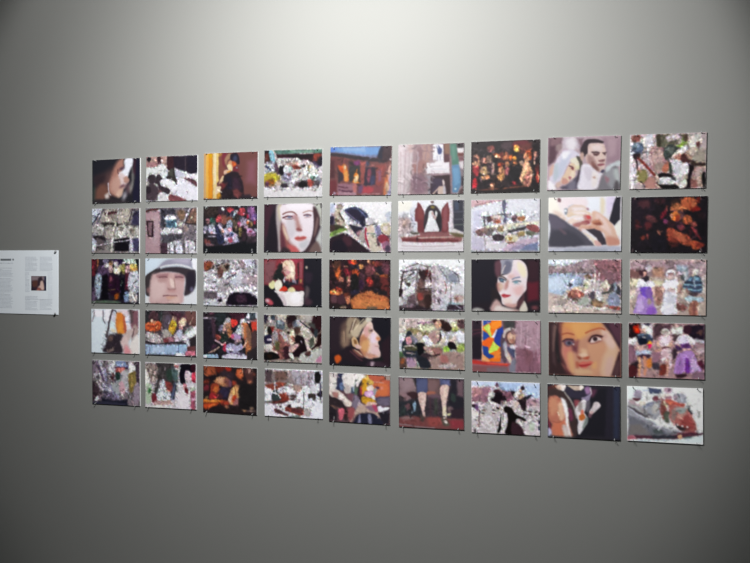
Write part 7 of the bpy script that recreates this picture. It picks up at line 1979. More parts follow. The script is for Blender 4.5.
PRINTS.append((-0.9477, 1.1054, 0.0124, 0.2774, 0.2159, 'photo print of dark trousered legs striding over pale ground', """
w .3 30 1.15
b 189,180,189
p 203,199,206,1.7 59.6,22.2 82.7,33.1 99.2,32.5 98.8,79.2 59,81.1
s 59,54,56,1.7 22.8,-0.3 56.5,-1.3 63,13.2 64.5,27.9 61.1,42.7 57.5,60.5 49.2,62.4 49.3,49.1 42.6,46.4 37.7,28.8 29.2,32.1 23.9,53.1 22.1,63.5 17,62.3 18.9,44.4 22.5,23.4
s 44,58,52,1.7 41.2,13.9 53,10.6 56.2,25.2 46.1,31.5
s 73,94,95,2 53,7.6 64.7,13.2 62.8,30.9 56.2,28.2
s 72,81,106,2 54.4,37.1 61.1,33.9 57.6,57.6 50.8,60.8
n 22 2.7 19.4,-0.2,66,45.5
s 201,189,194,1.3 56.5,0.2 66.5,-0.1 68,10.1 59.7,10.4
e 201,85,78,1.3 62.3,5.2,3.7,2.4
s 229,234,243,1.3 34.3,28.9 39.3,34.7 44.3,46.3 49.3,47.6 49.2,60.9 39,65.8 22.1,63.5 25.7,47.1
l 193,196,213 1 34.3,37.8 27.4,50
s 130,59,57,1.7 39.4,31.7 51.1,34.2 54.4,43 45.9,49.2 41,42
s 136,122,117,1.7 0.6,3.3 19.4,2.8 26.1,11.5 22.5,29.4 12.2,35.7 5.5,21
l 199,181,171 2.7 19.2,17.6 14,31.2
k 200 6 .5 0,0,66,66
l 77,63,67 1.7 5.6,12.1 8.9,26.9
s 242,242,235,1.7 0.5,12.3 5.6,18.1 8.8,32.8 5.3,41.9 0.2,39.1
s 175,192,168,2.3 1.9,39.1 12.2,38.7 13.6,65.4 1.6,71.9
e 57,107,61,1.7 8.7,49.2,3.7,4.4
s 109,37,48,1.7 13.7,53.5 22.2,56.1 22.1,68 13.6,68.4
p 182,148,145,1.7 18.7,66.7 49.1,63.8 55.8,72.4 15.2,74.2
p 219,216,216,1.7 1.5,74.9 55.8,70.9 55.7,76.8 1.5,79.4
s 13,10,20,1.2 71.4,1.2 89.6,0.7 97.8,3.3 96.1,13.6 89.5,15.3 82.9,12.6 77.9,18.6 79.4,33.2 71.1,35 67.9,24.8 68,10.1
s 188,124,130,1.3 74.4,34.8 81.1,34.6 82.6,44.8 79.3,47.9 76,42.1
s 94,23,32,1.2 77.7,42.1 84.3,43.3 84.2,52 79.3,50.8
s 216,195,203,1.7 79.6,12.7 89.5,15.3 89.4,29.9 81.1,30.2
s 212,63,87,1.2 91.1,18.2 98.6,13.5 98.4,31 92.7,29.8
s 116,22,41,1.2 91,28.4 98.4,29.6 98.4,32.5
s 41,10,22,1.3 89.6,2.1 98.7,0.4 98.6,13.5 91.2,12.3
s 153,162,145,1.7 89.2,41.6 97.5,39.8 97.4,47.1 89.2,47.5
p 155,77,99,1.7 89.2,47.5 98.3,45.6 97.9,79.2 88.9,79.6
p 201,159,180,1.7 90.7,59.1 98.1,57.3 98.1,61.7 90.7,63.5
s 224,216,224,2.5 62.6,51.5 85.8,53.4 85.6,73.9 62.4,75
l 219,212,217 1.7 69.7,7.1 64.6,22
k 70 6 .28 0,0,66,66"""))
PRINTS.append((-0.6331, 1.1012, -0.0014, 0.2781, 0.2159, 'dark photo print of a face lit orange over hands in candlelight', """
w 1 16 1.6
b 32,24,27
p 127,63,40,1.9 0.6,-0.1 23.2,-1.1 23.3,13.3 10.4,18.3 2.3,14.3
p 153,74,47,2.4 5.5,5.5 20,4.8 13.7,16.7 5.6,14.2
s 84,27,20,1.6 23.2,-1.1 39.2,-1.8 39.3,6.8 26.5,10.3
s 146,36,25,1.6 42.4,0.9 52,1.9 52,7.7 44.1,8
s 47,35,42,2.4 32.9,7.1 55.2,9 55.2,20.4 39.3,18.3
s 180,84,49,1.6 63,4.3 70.9,2.5 74.1,10.9 72.6,19.6 66.2,17 61.5,11.5
e 202,108,71,1.6 69.4,9.7,3.2,4.3
l 208,181,151 1.3 74,-0.5 73.1,8.1
s 64,39,39,1.6 75.6,2.3 89.6,-1.2 92.9,18.5 86.7,27.4 80.4,19.2
s 159,122,115,1.1 83.4,2 88.1,3.2 83.5,10.5
e 168,101,78,1.6 87.3,23.1,3.5,2.9
e 106,56,47,1.6 94.4,10,1.9,2.9
s 25,19,24,1.9 4,18.6 26.5,16.1 39.3,21.2 23.4,24.9 7.2,25.7
s 126,49,36,1.9 -0.1,26 8.8,22.7 10.5,28.4 0.8,30.3
s 104,35,45,1.9 0.8,34.7 10.5,31.3 10.5,40 0.8,41.9
s 171,115,80,1.6 20.1,25 26.5,19.8 34.5,17.1 42.5,18.2 48.9,23.6 50.5,29.2 42.6,35.4 34.6,31.5 23.4,29.2
s 192,142,110,1.3 24.9,21.3 32.9,18.1 39.3,19.8 39.4,26.9 29.8,27.4
s 117,68,65,1.6 39.3,21.2 48.9,20.7 52.1,29.2 45.8,33.8
s 93,60,79,1.6 48.9,23.6 53.7,23.3 52.1,33.5 48.9,32.2
s 136,54,36,1.6 15.3,31 28.2,30.4 29.8,38.9 26.7,50.7 18.7,54 13.8,48.5
s 181,97,47,1.6 20.2,36.6 28.2,34.7 26.7,47.8 21.9,48
s 142,37,41,1.6 13.8,45.6 23.5,45.1 25.1,53.6 12.2,55.8
s 40,34,55,2.4 31.4,37.4 49,35.1 45.9,52.4 34.7,53.1
s 64,32,38,2.4 26.7,44.9 36.3,47.2 36.3,53 26.7,55
s 193,142,95,1.1 52.1,37.8 56.9,33.2 61.6,30.1 65.7,31.3 66.4,39.8 66.4,54.1 63.3,62.9 52.3,63.6 47.5,55.2 49,46.5
s 218,178,115,1.3 55.3,37.6 60,35.9 60.1,51.6 55.4,53.3
s 213,175,159,1.3 49,49.4 53.8,46.3 52.2,57.8 47.5,58.1
s 180,50,28,1.6 55.4,49 61.7,45.8 61.7,57.3 55.4,57.6
s 153,98,100,1.6 60.1,53.1 66.4,52.7 64.9,62.8 55.4,64.8
e 149,103,73,1.3 63.8,30.6,4.1,2.3
s 147,54,39,1.6 55.2,23.3 61.6,25.8 60,30.2 55.3,30.4
l 125,67,41 1.3 59.4,33.1 60.1,48.8
p 203,114,40,1.3 0.1,57.9 17.1,56.4 33.1,56.6 45.9,58.2 42.7,61.2 23.5,60.9 0.1,62.3
s 213,133,64,1.1 0.9,57.9 17.1,57 29.9,57.7 17.1,59.9
s 180,66,31,1.6 0.9,63.7 17.1,61.9 29.9,61.1 26.8,65.1 13.9,70.2 2.6,72.3
s 209,101,47,1.3 12.3,66.8 23.5,61.8 21.9,66.8 13.9,68.7
s 162,57,42,1.6 33.1,57.5 47.5,58.1 47.5,63.8 34.8,63.2
e 168,106,82,1.3 44.3,66.9,4.1,2.3
s 125,101,71,1.3 4.1,52.8 9,51.6 9,55.4 4.1,56.3
p 25,22,24,2.4 67.9,25.5 99.1,26.7 99.3,69.3 68.1,71.2
n 10 3.2 67.9,28.3,99.3,69.3
e 147,120,103,1.4 90.9,66.9,3.2,2
e 178,134,97,1.3 77.5,71.2,3.2,1.4
e 176,141,133,1.3 90,71.3,4.1,1.1
l 216,186,165 1.1 90.9,-0.7 90.9,3
k 120 6 .5 0,0,100,76"""))
PRINTS.append((-0.3139, 1.1019, 0.0093, 0.2831, 0.2159, 'photo print of a snowy village yard with a rusty boat-like trough', """
w .3 30 1.15
b 214,213,222
p 127,113,114,1.9 0.7,1.9 43.6,1.8 85.6,1.8 85.5,23.4 54.5,27.6 0.6,29.8
n 13 2.5 0.7,1.9,85.5,26.3
p 70,56,61,2.4 0.7,1.9 13.5,1.4 11.8,20.6 0.6,21
p 103,77,71,2.4 16.7,4.2 38.9,3.4 38.8,16.6 19.8,20.2
p 158,151,163,2.4 45.2,3.2 85.6,1.8 82.4,22.1 54.5,23.2
l 123,96,104 1.6 63.9,4 63.9,21.4
l 119,86,98 1.3 76.3,5 76.3,22.3
p 206,205,217,1.6 85.6,1.8 99.4,1.3 99.3,22.8 80.9,25 82.5,14.9
s 17,17,17,0.8 87.8,2.6 96.4,2 96.3,18.1 87.1,18.1
l 230,228,237 1.9 40.4,22.3 54.5,26.1 76.2,26.1
s 156,129,122,1.3 49.8,24.9 63.8,25.7 65.4,30 56,39.1 51.3,33.5
p 121,59,47,1.6 0.6,26.9 13.4,23.4 26.1,20 38.8,22.4 26.1,31.7 10.1,35.3
s 226,224,232,0.9 22.9,31.8 32.4,27.9 45.1,28 51.3,33.5 54.4,39.2 41.9,39.8 26.1,38.1
l 134,134,143 1.6 27.7,33.1 35.6,30.4
p 123,46,36,1.1 16.5,42.4 32.4,37.3 41.8,41.2 43.4,48.5 35.5,51.8 13.2,54.3
n 9 1.9 13.3,38.1,44.9,54.2
p 86,64,60,1.3 43.4,41.2 54.4,38.6 55.9,45 45,45.5
s 218,218,227,1.1 0.5,35.7 11.8,32.3 13.3,46.9 0.5,50.5
k 165 5 0.36 0,0,100,70
s 45,54,56,1.3 14.9,35.1 19.7,32 24.5,37.6 26,44.9 29.2,49.1 16.4,52.7 11.7,47
n 20 1.6 10.2,29.4,29.2,50.6
l 227,228,235 1.6 18.5,20.3 18.1,32 19.7,40.8
l 230,232,238 1.9 13.3,38.1 22.9,40.6 27.6,46.3
s 83,40,37,1.3 13.3,52.2 29.2,52.1 43.4,47 35.5,53.8 14.8,56.6
p 108,94,92,1.3 0.4,51.9 13.3,51.3 13.2,55.2 0.4,54.9
e 69,54,53,1.3 48.7,46.8,4.7,2.3
s 226,226,234,1.6 57.5,36.2 76.2,32.5 76.2,44 60.6,47.7
s 50,43,41,0.9 76.2,38.2 87,36.3 88.5,43.5 85.4,47.9 82.4,43.7 76.2,45.5
s 195,195,202,1.3 79.3,26.5 91.7,23.1 94.7,34.5 82.4,36.5
n 12 1.9 73.2,23.9,94.6,48.9
s 27,24,26,1.1 90.1,36.2 99.3,31.5 99.3,41.5 91.6,40.4
l 49,44,68 2.2 96.3,20.1 96.8,46
l 54,53,57 1.6 68.5,35.7 67.7,61.8
p 120,54,47,1.1 35.4,60.5 38.6,59.5 68.3,62.7 68.3,71.4 60.5,72.9 35.4,66.4
s 37,17,23,0.9 40.2,57.4 44.9,55.7 46.5,59.4 40.2,60.3
s 69,56,50,1.1 55.9,59.5 63.7,59.1 66.8,62.4 57.4,62.3
s 81,41,45,1.3 48,61.4 63.7,63.5 63.6,69.3 48,67.2
p 83,52,57,1.1 15.8,64.4 19.6,62.8 41.7,71.9 40.1,74.9 18,70.2
l 218,215,224 1.6 22.8,62 32.3,66.5 44.9,71.7 63.6,75.7
e 74,68,73,0.9 27.5,60.3,2.2,1.5
s 162,156,155,1.3 68.3,63.2 79.2,61.2 79.1,72.8 69.8,73.3
n 18 1.6 66.8,60.4,82.2,77
p 96,110,104,1.3 38.5,75 57.4,72.5 66.7,76.4 63.6,79.4 38.5,79.4
p 217,217,227,1.6 82.3,49.5 99.3,45.8 99.1,74.6 82.2,75.5
k 57 5 .28 0,0,100,70"""))
PRINTS.append((-0.0005, 1.0972, 0.0035, 0.2829, 0.2159, 'photo print of a yellow teddy-like toy held on a seated lap', """
w .6 12 1.4
b 80,58,64
p 209,203,199,1.5 -0.2,0.5 14,-1 12.6,25.7 -0.2,29.2
l 177,151,153 1.5 8,1.6 9.5,7.2
p 42,46,71,1.2 15.5,-0.2 23.1,-0.5 24.6,16.6 24.6,28 11,25.8
s 93,111,149,1.5 17.1,16.9 23.1,15.2 23.1,25.2 18.6,25.4
s 214,208,206,1.2 21.6,3.8 27.6,-0.7 42.5,-1.3 44,7.1 42.6,21.4 36.6,30.2 27.6,30.7 23.1,16.6
s 220,216,214,1.2 44,0 55.9,-0.5 58.9,3.7 51.5,15.3 45.6,19.8 42.6,12.9
s 174,163,162,1.5 24.6,16.6 33.6,19 33.6,30.4 26.1,29.3
l 58,69,64 1.8 44.1,10 42.6,21.4
s 52,63,81,1.2 36.6,21.7 41.1,21.5 41.1,32.8 36.6,31.6
s 166,180,201,0.9 39.6,21.5 42,21.4 42,27.1 39.6,27.2
s 76,98,77,1.2 42.6,24.2 48.5,21.1 48.6,32.5 42.6,32.8
s 43,32,39,1.2 48.5,18.3 54.4,9.5 56,26.4 54.5,43.5 47.1,38.2
p 168,84,63,1.3 63.3,-0.8 99.8,0.5 99.9,35.5 76.6,36.7 69.2,14.5
s 189,101,63,2.2 75.1,14.2 95.5,13.3 95.6,32.9 78.1,31
l 51,36,41 1.8 64.8,0.6 80.9,0.4 91.1,0.8
l 196,158,155 1.2 73.6,11.5 89.7,12.1
s 65,44,67,1.2 76.6,18.4 82.4,18.1 82.4,21.5 78,22
s 196,119,97,1.2 83.9,18 89.7,17.7 88.3,22 83.9,22.2
s 143,128,122,1.2 92.6,-0.6 99.8,0.5 99.8,7.5 92.6,6.4
s 56,56,79,1.5 76.6,35.3 98.5,32.7 98.5,36.9 78.1,39.4
s 99,89,108,1.5 78.1,38 98.5,35.5 98.5,46.7 84,47.5
s 206,169,84,1 58.9,3.7 63.3,-0.2 66.3,6.2 72.1,10.1 73.6,14.3 69.2,15.9 63.3,13.3 57.4,12.2
s 218,207,172,0.9 57.4,2.3 61.8,0.1 61.8,3.5 58.9,6.5
s 185,133,32,1.2 55.9,6.6 63.3,10.5 60.4,16.3 54.5,15.2
s 196,143,40,1.2 54.5,15.2 60.4,13.5 64.8,18.9 69.2,22.9 67.8,25.8 60.4,26.2 57.5,30.6 54.5,32.2 53,20.9
s 150,47,60,1.2 51.5,21 54.5,20.8 54.5,32.2 51.5,32.3
s 218,202,196,1 61.9,20.5 70.7,15.8 73.6,19.9 72.2,25.6 64.8,26
s 198,145,192,0.9 58.9,27.7 64.8,26 72.2,25.6 76.6,29.6 72.2,34.6 63.4,35.4 58.4,32
s 222,187,216,1.2 61.9,29 69.3,27.7 70.7,32.7 63.4,33.1
s 192,142,40,1.2 54.5,35 66.3,35.8 73.7,38.2 78.1,42.2 69.3,45.5 60.5,46 54.5,42.1
s 211,174,165,1 61.9,44.5 75.2,41.8 79.6,45 72.2,49.6 61.9,48.7
s 218,216,212,1 69.3,34.2 75.1,32.5 76.6,38.1 72.2,38.3
s 136,147,156,1.2 73.6,22.7 78,22.5 76.6,31 73.7,31.2
s 203,190,184,1 0.4,29.2 9.5,24.4 18.6,29.7 27.7,36.4 33.7,43.2 36.7,47.3 27.7,50.6 18.6,42.5 9.6,38.7 2,36.3
s 155,107,103,1.5 6.5,30.3 15.6,31.3 14.1,39.9 8,37.4
s 216,205,202,0.9 17.1,31.2 27.7,37.8 33.7,44.6 30.7,47.6 21.7,39.5
s 218,202,193,0.9 29.2,44.8 36.7,41.6 39.7,48.5 33.7,51.7 29.2,50.5
p 42,33,37,1.5 -0.2,36.4 9.6,38.7 21.7,43.8 27.7,50.6 24.7,55.1 9.6,51.6 -0.1,52.2
s 107,70,80,1.5 30.7,33.4 41.1,31.4 41.2,44.2 33.7,41.8
s 115,104,121,1.5 42.6,32.8 51.6,40.8 51.6,52.1 44.2,55.4 38.2,50.1
s 172,156,163,1.2 48.6,43.8 57.5,47.6 54.6,54.8 48.6,53.7
s 176,151,141,1.3 51.6,47.9 69.3,48.3 78.1,53.5 84,61.6 86.9,69.9 78.2,64.8 66.4,59.8 54.6,60.5 45.7,63.8 36.7,75.8 33.7,67.4 42.7,58.3
s 125,97,116,1.5 60.5,50.2 72.2,48.2 79.6,50.6 79.6,56.2 69.3,56.8
s 161,65,95,1.2 70.8,48.3 76.6,46.5 81.1,54.7 76.7,57.8
s 215,216,226,1 79.6,50.6 84,47.5 88.3,50.1 98.5,49.5 98.5,52.3 86.9,57.2 81.1,56.1
p 31,27,36,1.2 81.1,59 98.5,53.7 98.6,74.8 87,75.5
s 30,31,49,1 48.6,63.7 57.5,60.9 69.3,59.6 76.7,62 84,68.6 85.5,78.4 42.7,81.1 42.7,72.5
s 118,118,146,1.2 48.7,66.5 51.6,63.5 52.5,77.6 48.1,77.9
s 118,118,146,1.2 64.9,62.7 69.3,61.9 70.3,76.5 65.8,76.8
s 137,70,75,1.5 30.7,54.7 41.2,52.7 42.7,61.2 36.7,72.9 30.7,67.6
s 46,32,33,1.5 24.7,53.6 30.7,56.2 30.7,73.3 24.7,70.8
s 186,91,107,0.9 15.7,59.9 18.7,55.4 24.1,55.1 26.2,60.7 24.1,69.4 20.2,73.9 16.6,69.8
p 33,28,34,1.5 -0.1,52.2 12.6,54.3 14.2,74.3 -0.1,75.1
l 97,72,54 1.2 3.5,52 18.7,55.4
l 222,219,216 0.9 9,68.9 8.7,73.2
k 120 6 .3 0,0,100,76"""))
PRINTS.append((0.3218, 1.0952, 0.0162, 0.2851, 0.2159, 'photo print of two bare legs below blue cuffs on red ground', """
w .5 12 1.5
b 53,44,51
p 124,103,108,1.9 0.6,0.5 24.3,0.6 28.9,11.9 27.3,24.2 14.6,24.7 0.3,28.3
p 134,113,119,2.3 5.3,3.4 21.2,2.9 24.2,12 8.3,21.8
s 126,100,105,1.6 1.9,25.1 14.6,23.1 19.3,30.6 11.3,37.1 5,31.2
p 41,37,40,1.2 22.7,0.7 29,1.1 28.9,21.1 27.4,13.4
s 51,33,38,1.2 13,24.7 24.1,21.2 30.4,25.6 27.2,33.4 19.3,30.6
s 54,47,52,1.2 0.3,29.8 6.7,29.6 8.2,37.2 0.2,37.6
p 37,39,45,1.6 0.2,37.6 30.3,33.3 34.8,57.6 0,59.2
s 43,51,52,1.6 3.3,49.8 9.7,43.4 9.6,57.2 1.6,59.2
n 16 2.2 0.2,37.6,33.2,57.7
s 128,156,177,0.9 22.4,39.7 27.1,39.6 26.4,48.8 23.2,48.9
s 94,66,73,1.2 9.7,43.4 17.6,39.9 17.6,49.2 11.3,46.4
e 143,172,187,0.8 21.3,52.7,1.6,1.8
p 96,74,75,1.6 44.7,0.6 64.8,0.9 64.6,22.8 61.5,29 46,26.5
s 110,85,87,1.9 46.2,5.2 58.6,4.8 58.5,16.9 47.6,20.4
s 146,90,75,1.2 44.5,20.5 55.4,20.1 56.9,24.6 46,25.9
s 97,75,86,1.6 46,26.5 63.1,25.9 63,35 49,38.6
p 59,48,57,1.6 46,29.6 64.5,31.9 64.3,56.3 45.7,57.1
s 57,61,55,1.9 55.3,32.3 59.9,32.1 59.7,50.4 55.1,53.6
k 140 6 .45 0,30,100,76
l 66,45,53 1.6 49.1,29.5 48.8,57
p 63,67,99,0.9 27.5,0.9 44.7,0.6 45.5,11.3 44.5,22 28.8,23.5 28.3,8.8
s 75,80,112,1.6 30.6,5.7 43.1,3.7 43,17.5 30.4,19.5
p 71,75,108,0.9 63.3,1 79.3,1.1 80.1,10.1 70.9,9.8 64.7,10.6
s 90,93,131,1.2 67.9,4.4 77.1,4.1 78.6,10.2 70.9,8.9
s 192,163,156,0.8 30.4,23.2 42.9,22.4 42.8,32.8 40.5,45.1 41,61.3 37.9,61.5 35.5,48.4 31.9,36.3
s 210,185,179,1.2 36.6,26.9 41.3,25.2 39.6,45.2 37.9,54.4 35.9,42.3
s 196,166,160,0.8 65.3,12.1 70.9,9.8 77.9,10.8 76.9,22.3 73.7,34.6 72.7,49.8 74.1,60.4 69.5,61.5 68.1,50 66.7,34.9 63.7,21.3
s 214,192,181,1.2 70.9,13.5 75.5,14.8 72.2,34.6 71.1,52.9 69.1,43.9 69.2,28.7
s 212,198,170,1.2 68.4,43.9 72.7,43.7 72.9,58.9 68.9,59.1
p 33,31,39,1.2 80.2,1 99.9,0.4 99.5,57.6 82.7,55.4 76.7,43.6 78.5,22.3 81.6,13.1
p 97,76,84,1.9 89.3,2.2 99.9,1.9 99.7,27.5 90.6,24.8
s 44,54,52,1.2 81.5,22.2 87.6,25 87.5,34 81.4,34.3
s 112,90,93,1.4 75.2,43.6 81.3,41.8 84.4,46.3 78.2,51.1
s 198,193,154,0.9 74.5,52.8 81.3,51.5 79.7,54.6 75.1,55.2
p 43,32,41,1.6 79.8,46.5 99.6,42.6 99.4,60.7 81.2,60
p 109,62,62,1.6 -0,62.3 17.5,58.4 33.2,59.2 55,59.7 99.4,59.2 99.3,75.7 54.9,76.5 23.6,76.6 -0.2,76.3
n 22 2.2 -0,60.8,99.3,74.2
s 125,97,99,1.6 1.6,62.3 14.3,59.5 23.8,62.1 11.1,64.9
s 135,66,64,1.9 45.7,60.2 64.3,59.3 64.2,70 48.7,72.3
s 126,49,58,1.9 79.6,63.1 97.9,62.2 97.8,72.8 81.1,73.7
s 68,57,55,1.2 33.2,56.2 41,60.4 36.3,66.8
s 83,73,65,1.1 65.8,60.8 73.5,60.4 76.5,66.3 79.6,70.7 70.4,71.2 67.3,66.8
s 222,214,208,0.8 69.5,64.2 72.6,62.9 75,66.4 71.9,68.1
l 129,114,119 1.6 1.5,71.5 29.9,74.7 54.9,75
k 49 6 .28 0,30,100,76"""))
PRINTS.append((0.6370, 1.0928, 0.0168, 0.2812, 0.2159, 'photo print of soldiers climbing on a pale army truck with a round emblem', """
w .3 30 1.15
b 188,177,182
p 188,200,224,2.2 0.9,0.3 53.5,-1.4 100.3,0.1 100.1,25.3 82.7,20 68.2,8.6 38.5,6.6 0.8,7.9
p 162,183,218,1.8 41.6,2 74.1,0.9 68.1,13.1 53.3,18.1 41.5,8
p 175,195,225,1.8 79.9,5.2 98.8,3.1 97.2,22.4 88.5,19.8 79.8,14.1
p 140,99,115,1.8 0.8,10.9 17.5,8.8 29.5,8.4 26.4,25.2 23.3,32.8 0.6,32.2
s 165,121,125,1.8 2.3,10.9 14.4,10.5 14.4,19.6 2.2,23
p 123,82,96,1.8 41.5,12.5 59.3,13.4 62.1,23.8 53.2,31.6 42.9,24.5
p 168,139,150,1.8 79.8,23.1 98.7,22.4 98.6,34.2 79.7,33.5
n 11 2.1 0.8,9.4,29.3,31.1
n 10 2.1 41.5,12.5,62.1,32.8
p 202,193,198,1.2 0.6,30.7 26.3,31.2 42.7,36.6 62,38.7 82.6,37.9 100,40.1 99.7,75.7 0.2,77.9
s 182,175,178,1.5 12.7,40.9 41.2,39.6 38,69.9 13.9,74.2
s 195,189,199,0.9 29.5,9.9 34.1,5.2 38,3.6 40.9,6.5 40,11.1 31,12.9
s 48,19,28,0.9 33.4,12.2 40.6,11.1 40.8,15 35.4,17.9
e 88,60,75,0.9 38,4.5,2.4,3.3
s 18,8,16,0.9 32.5,15.9 38.5,15.6 44.4,15.4 50.3,21.2 51.7,27.2 44.3,27.5 42.8,33.5 35.3,30.8 29.4,28.1 30.9,22
s 215,212,208,0.9 25.8,17.6 31,15.3 35.4,17.3 33.9,21.8 29.4,23.5 27.8,31.1 24.8,28.2
l 235,232,231 1.8 26.4,20.6 26.3,29.7 29.3,32
s 222,217,219,1 26.3,30.6 35.3,32.3 41.3,36.6 44.2,42.5 35.3,38.4 29.3,34.1
s 192,167,157,0.9 39.8,36.7 44.2,36.5 44.2,42.5 41.2,41.1
s 122,81,78,1 35.3,36.9 41.2,38.1 39.7,41.2
s 226,222,214,1 45.8,30.4 50.3,27.2 53.2,33.1 50.2,37.8 45.7,36.4
s 88,60,70,1.2 44.3,27.5 47.3,25.8 47.3,31.9 44.3,33.5
s 203,190,195,1.2 53.2,30.1 62.1,28.3 65,35.6 56.1,39
s 215,201,192,0.9 62.1,32.8 66.5,25.1 70.9,32.4 67.9,37 62,37.2
k 143 5 0.30 0,8,100,70
s 226,220,217,0.9 62.2,17.8 66.6,13.7 71,14.5 71,20.4 63.6,20.7
s 29,17,25,0.9 57.8,14.3 62.2,12.7 65.2,14.7 62.2,19.3 65.1,23.7 68,26.5 73.9,23.3 79.8,20.1 80.6,26 79.6,41 73.8,39.7 70.9,30.9 63.6,23.7
s 168,144,119,1 68.1,19.1 75.4,15.8 76.9,20.2 73.9,24.8 69.5,23.5
s 35,26,32,0.7 72.6,7.8 76.1,4.7 78.4,7.6 77.8,10.6 74,11.4
s 190,162,140,0.9 71.1,10 74,10.8 74,14.4 71,14.5
s 37,37,48,0.9 79.8,21.6 85.6,17.5 88.5,18.3 82.7,24.5
s 14,8,8,0.9 47.2,37.9 53.2,35.5 59.1,37.4 64.9,46.1 73.7,50.2 80.4,54.4 78,56.9 67.8,53.5 64.8,59.6 70.6,63.8 75,72.5 76.4,76.9 49.8,76.8 52.9,63.2 53,51.1 48.6,43.8
s 8,8,8,0.9 44.2,45.5 47.1,48.4 47,60.4 44,69.6 40.9,75.8 37.9,74.5 41,63.7 42.6,51.6
s 222,217,216,0.9 43.6,44.1 46.5,48.4 45.5,60.5 48.6,48.3 52.2,46.1 51.5,57.2 49.3,69.4 45.4,75.6 44,69.6 44.1,57.6
s 50,28,37,1.2 60.4,58.3 70.6,62.3 76.4,71 73.5,77.1 58.7,76.4
s 21,13,25,0.9 36.8,36.8 40.6,38.8 41.2,42 37.6,39.8
e 206,201,206,1 24.9,61.5,9.8,10.2
e 189,181,183,1 24.9,61.5,7.4,7.8
l 215,211,214 1.3 20.1,57.2 26,66
l 215,211,214 1.3 29.7,56.7 20,63.9
l 215,211,214 1.3 23.1,55.5 29,65.8
e 89,67,73,0.7 17.2,43.1,2.4,1.2
e 89,67,73,0.7 32.8,42.4,2.4,1.2
e 89,67,73,0.7 17.1,47.9,2.4,1.2
e 89,67,73,0.7 32.8,47.2,2.4,1.2
e 70,52,58,0.7 86.3,42.2,2.4,1.2
e 70,52,58,0.7 94.2,42.7,2.4,1.2
e 70,52,58,0.7 86.3,46.6,2.4,1.2
e 70,52,58,0.7 79,46.4,2.4,1.2
e 70,52,58,0.7 94.1,47.2,2.4,1.2
s 89,61,96,1 2.1,35.2 9.7,34.9 9.6,44 5.1,42.7
s 33,22,27,0.9 0.6,35.3 5.1,36.6 3.6,39.7 0.5,38.3
l 108,86,92 1.5 12,42.4 10.9,68.3
e 72,58,59,0.9 8,57.8,3,1.5
s 220,213,212,1 0.5,39.9 9.6,45.5 9.5,56.2 1.9,56.5
s 70,56,62,0.9 3.3,73.2 6.3,71.5 6.9,76.1 3.2,76.3
l 35,26,32 2.1 99.1,43.1 99.1,46.1
l 19,21,47 2.1 99,55 99,58.8
l 19,21,47 2.1 98.9,63.9 98.9,68.3
s 194,206,191,2.2 85.3,58.6 91.1,58.3 91,70.2 85.2,70.5
k 50 5 .28 0,8,100,70"""))
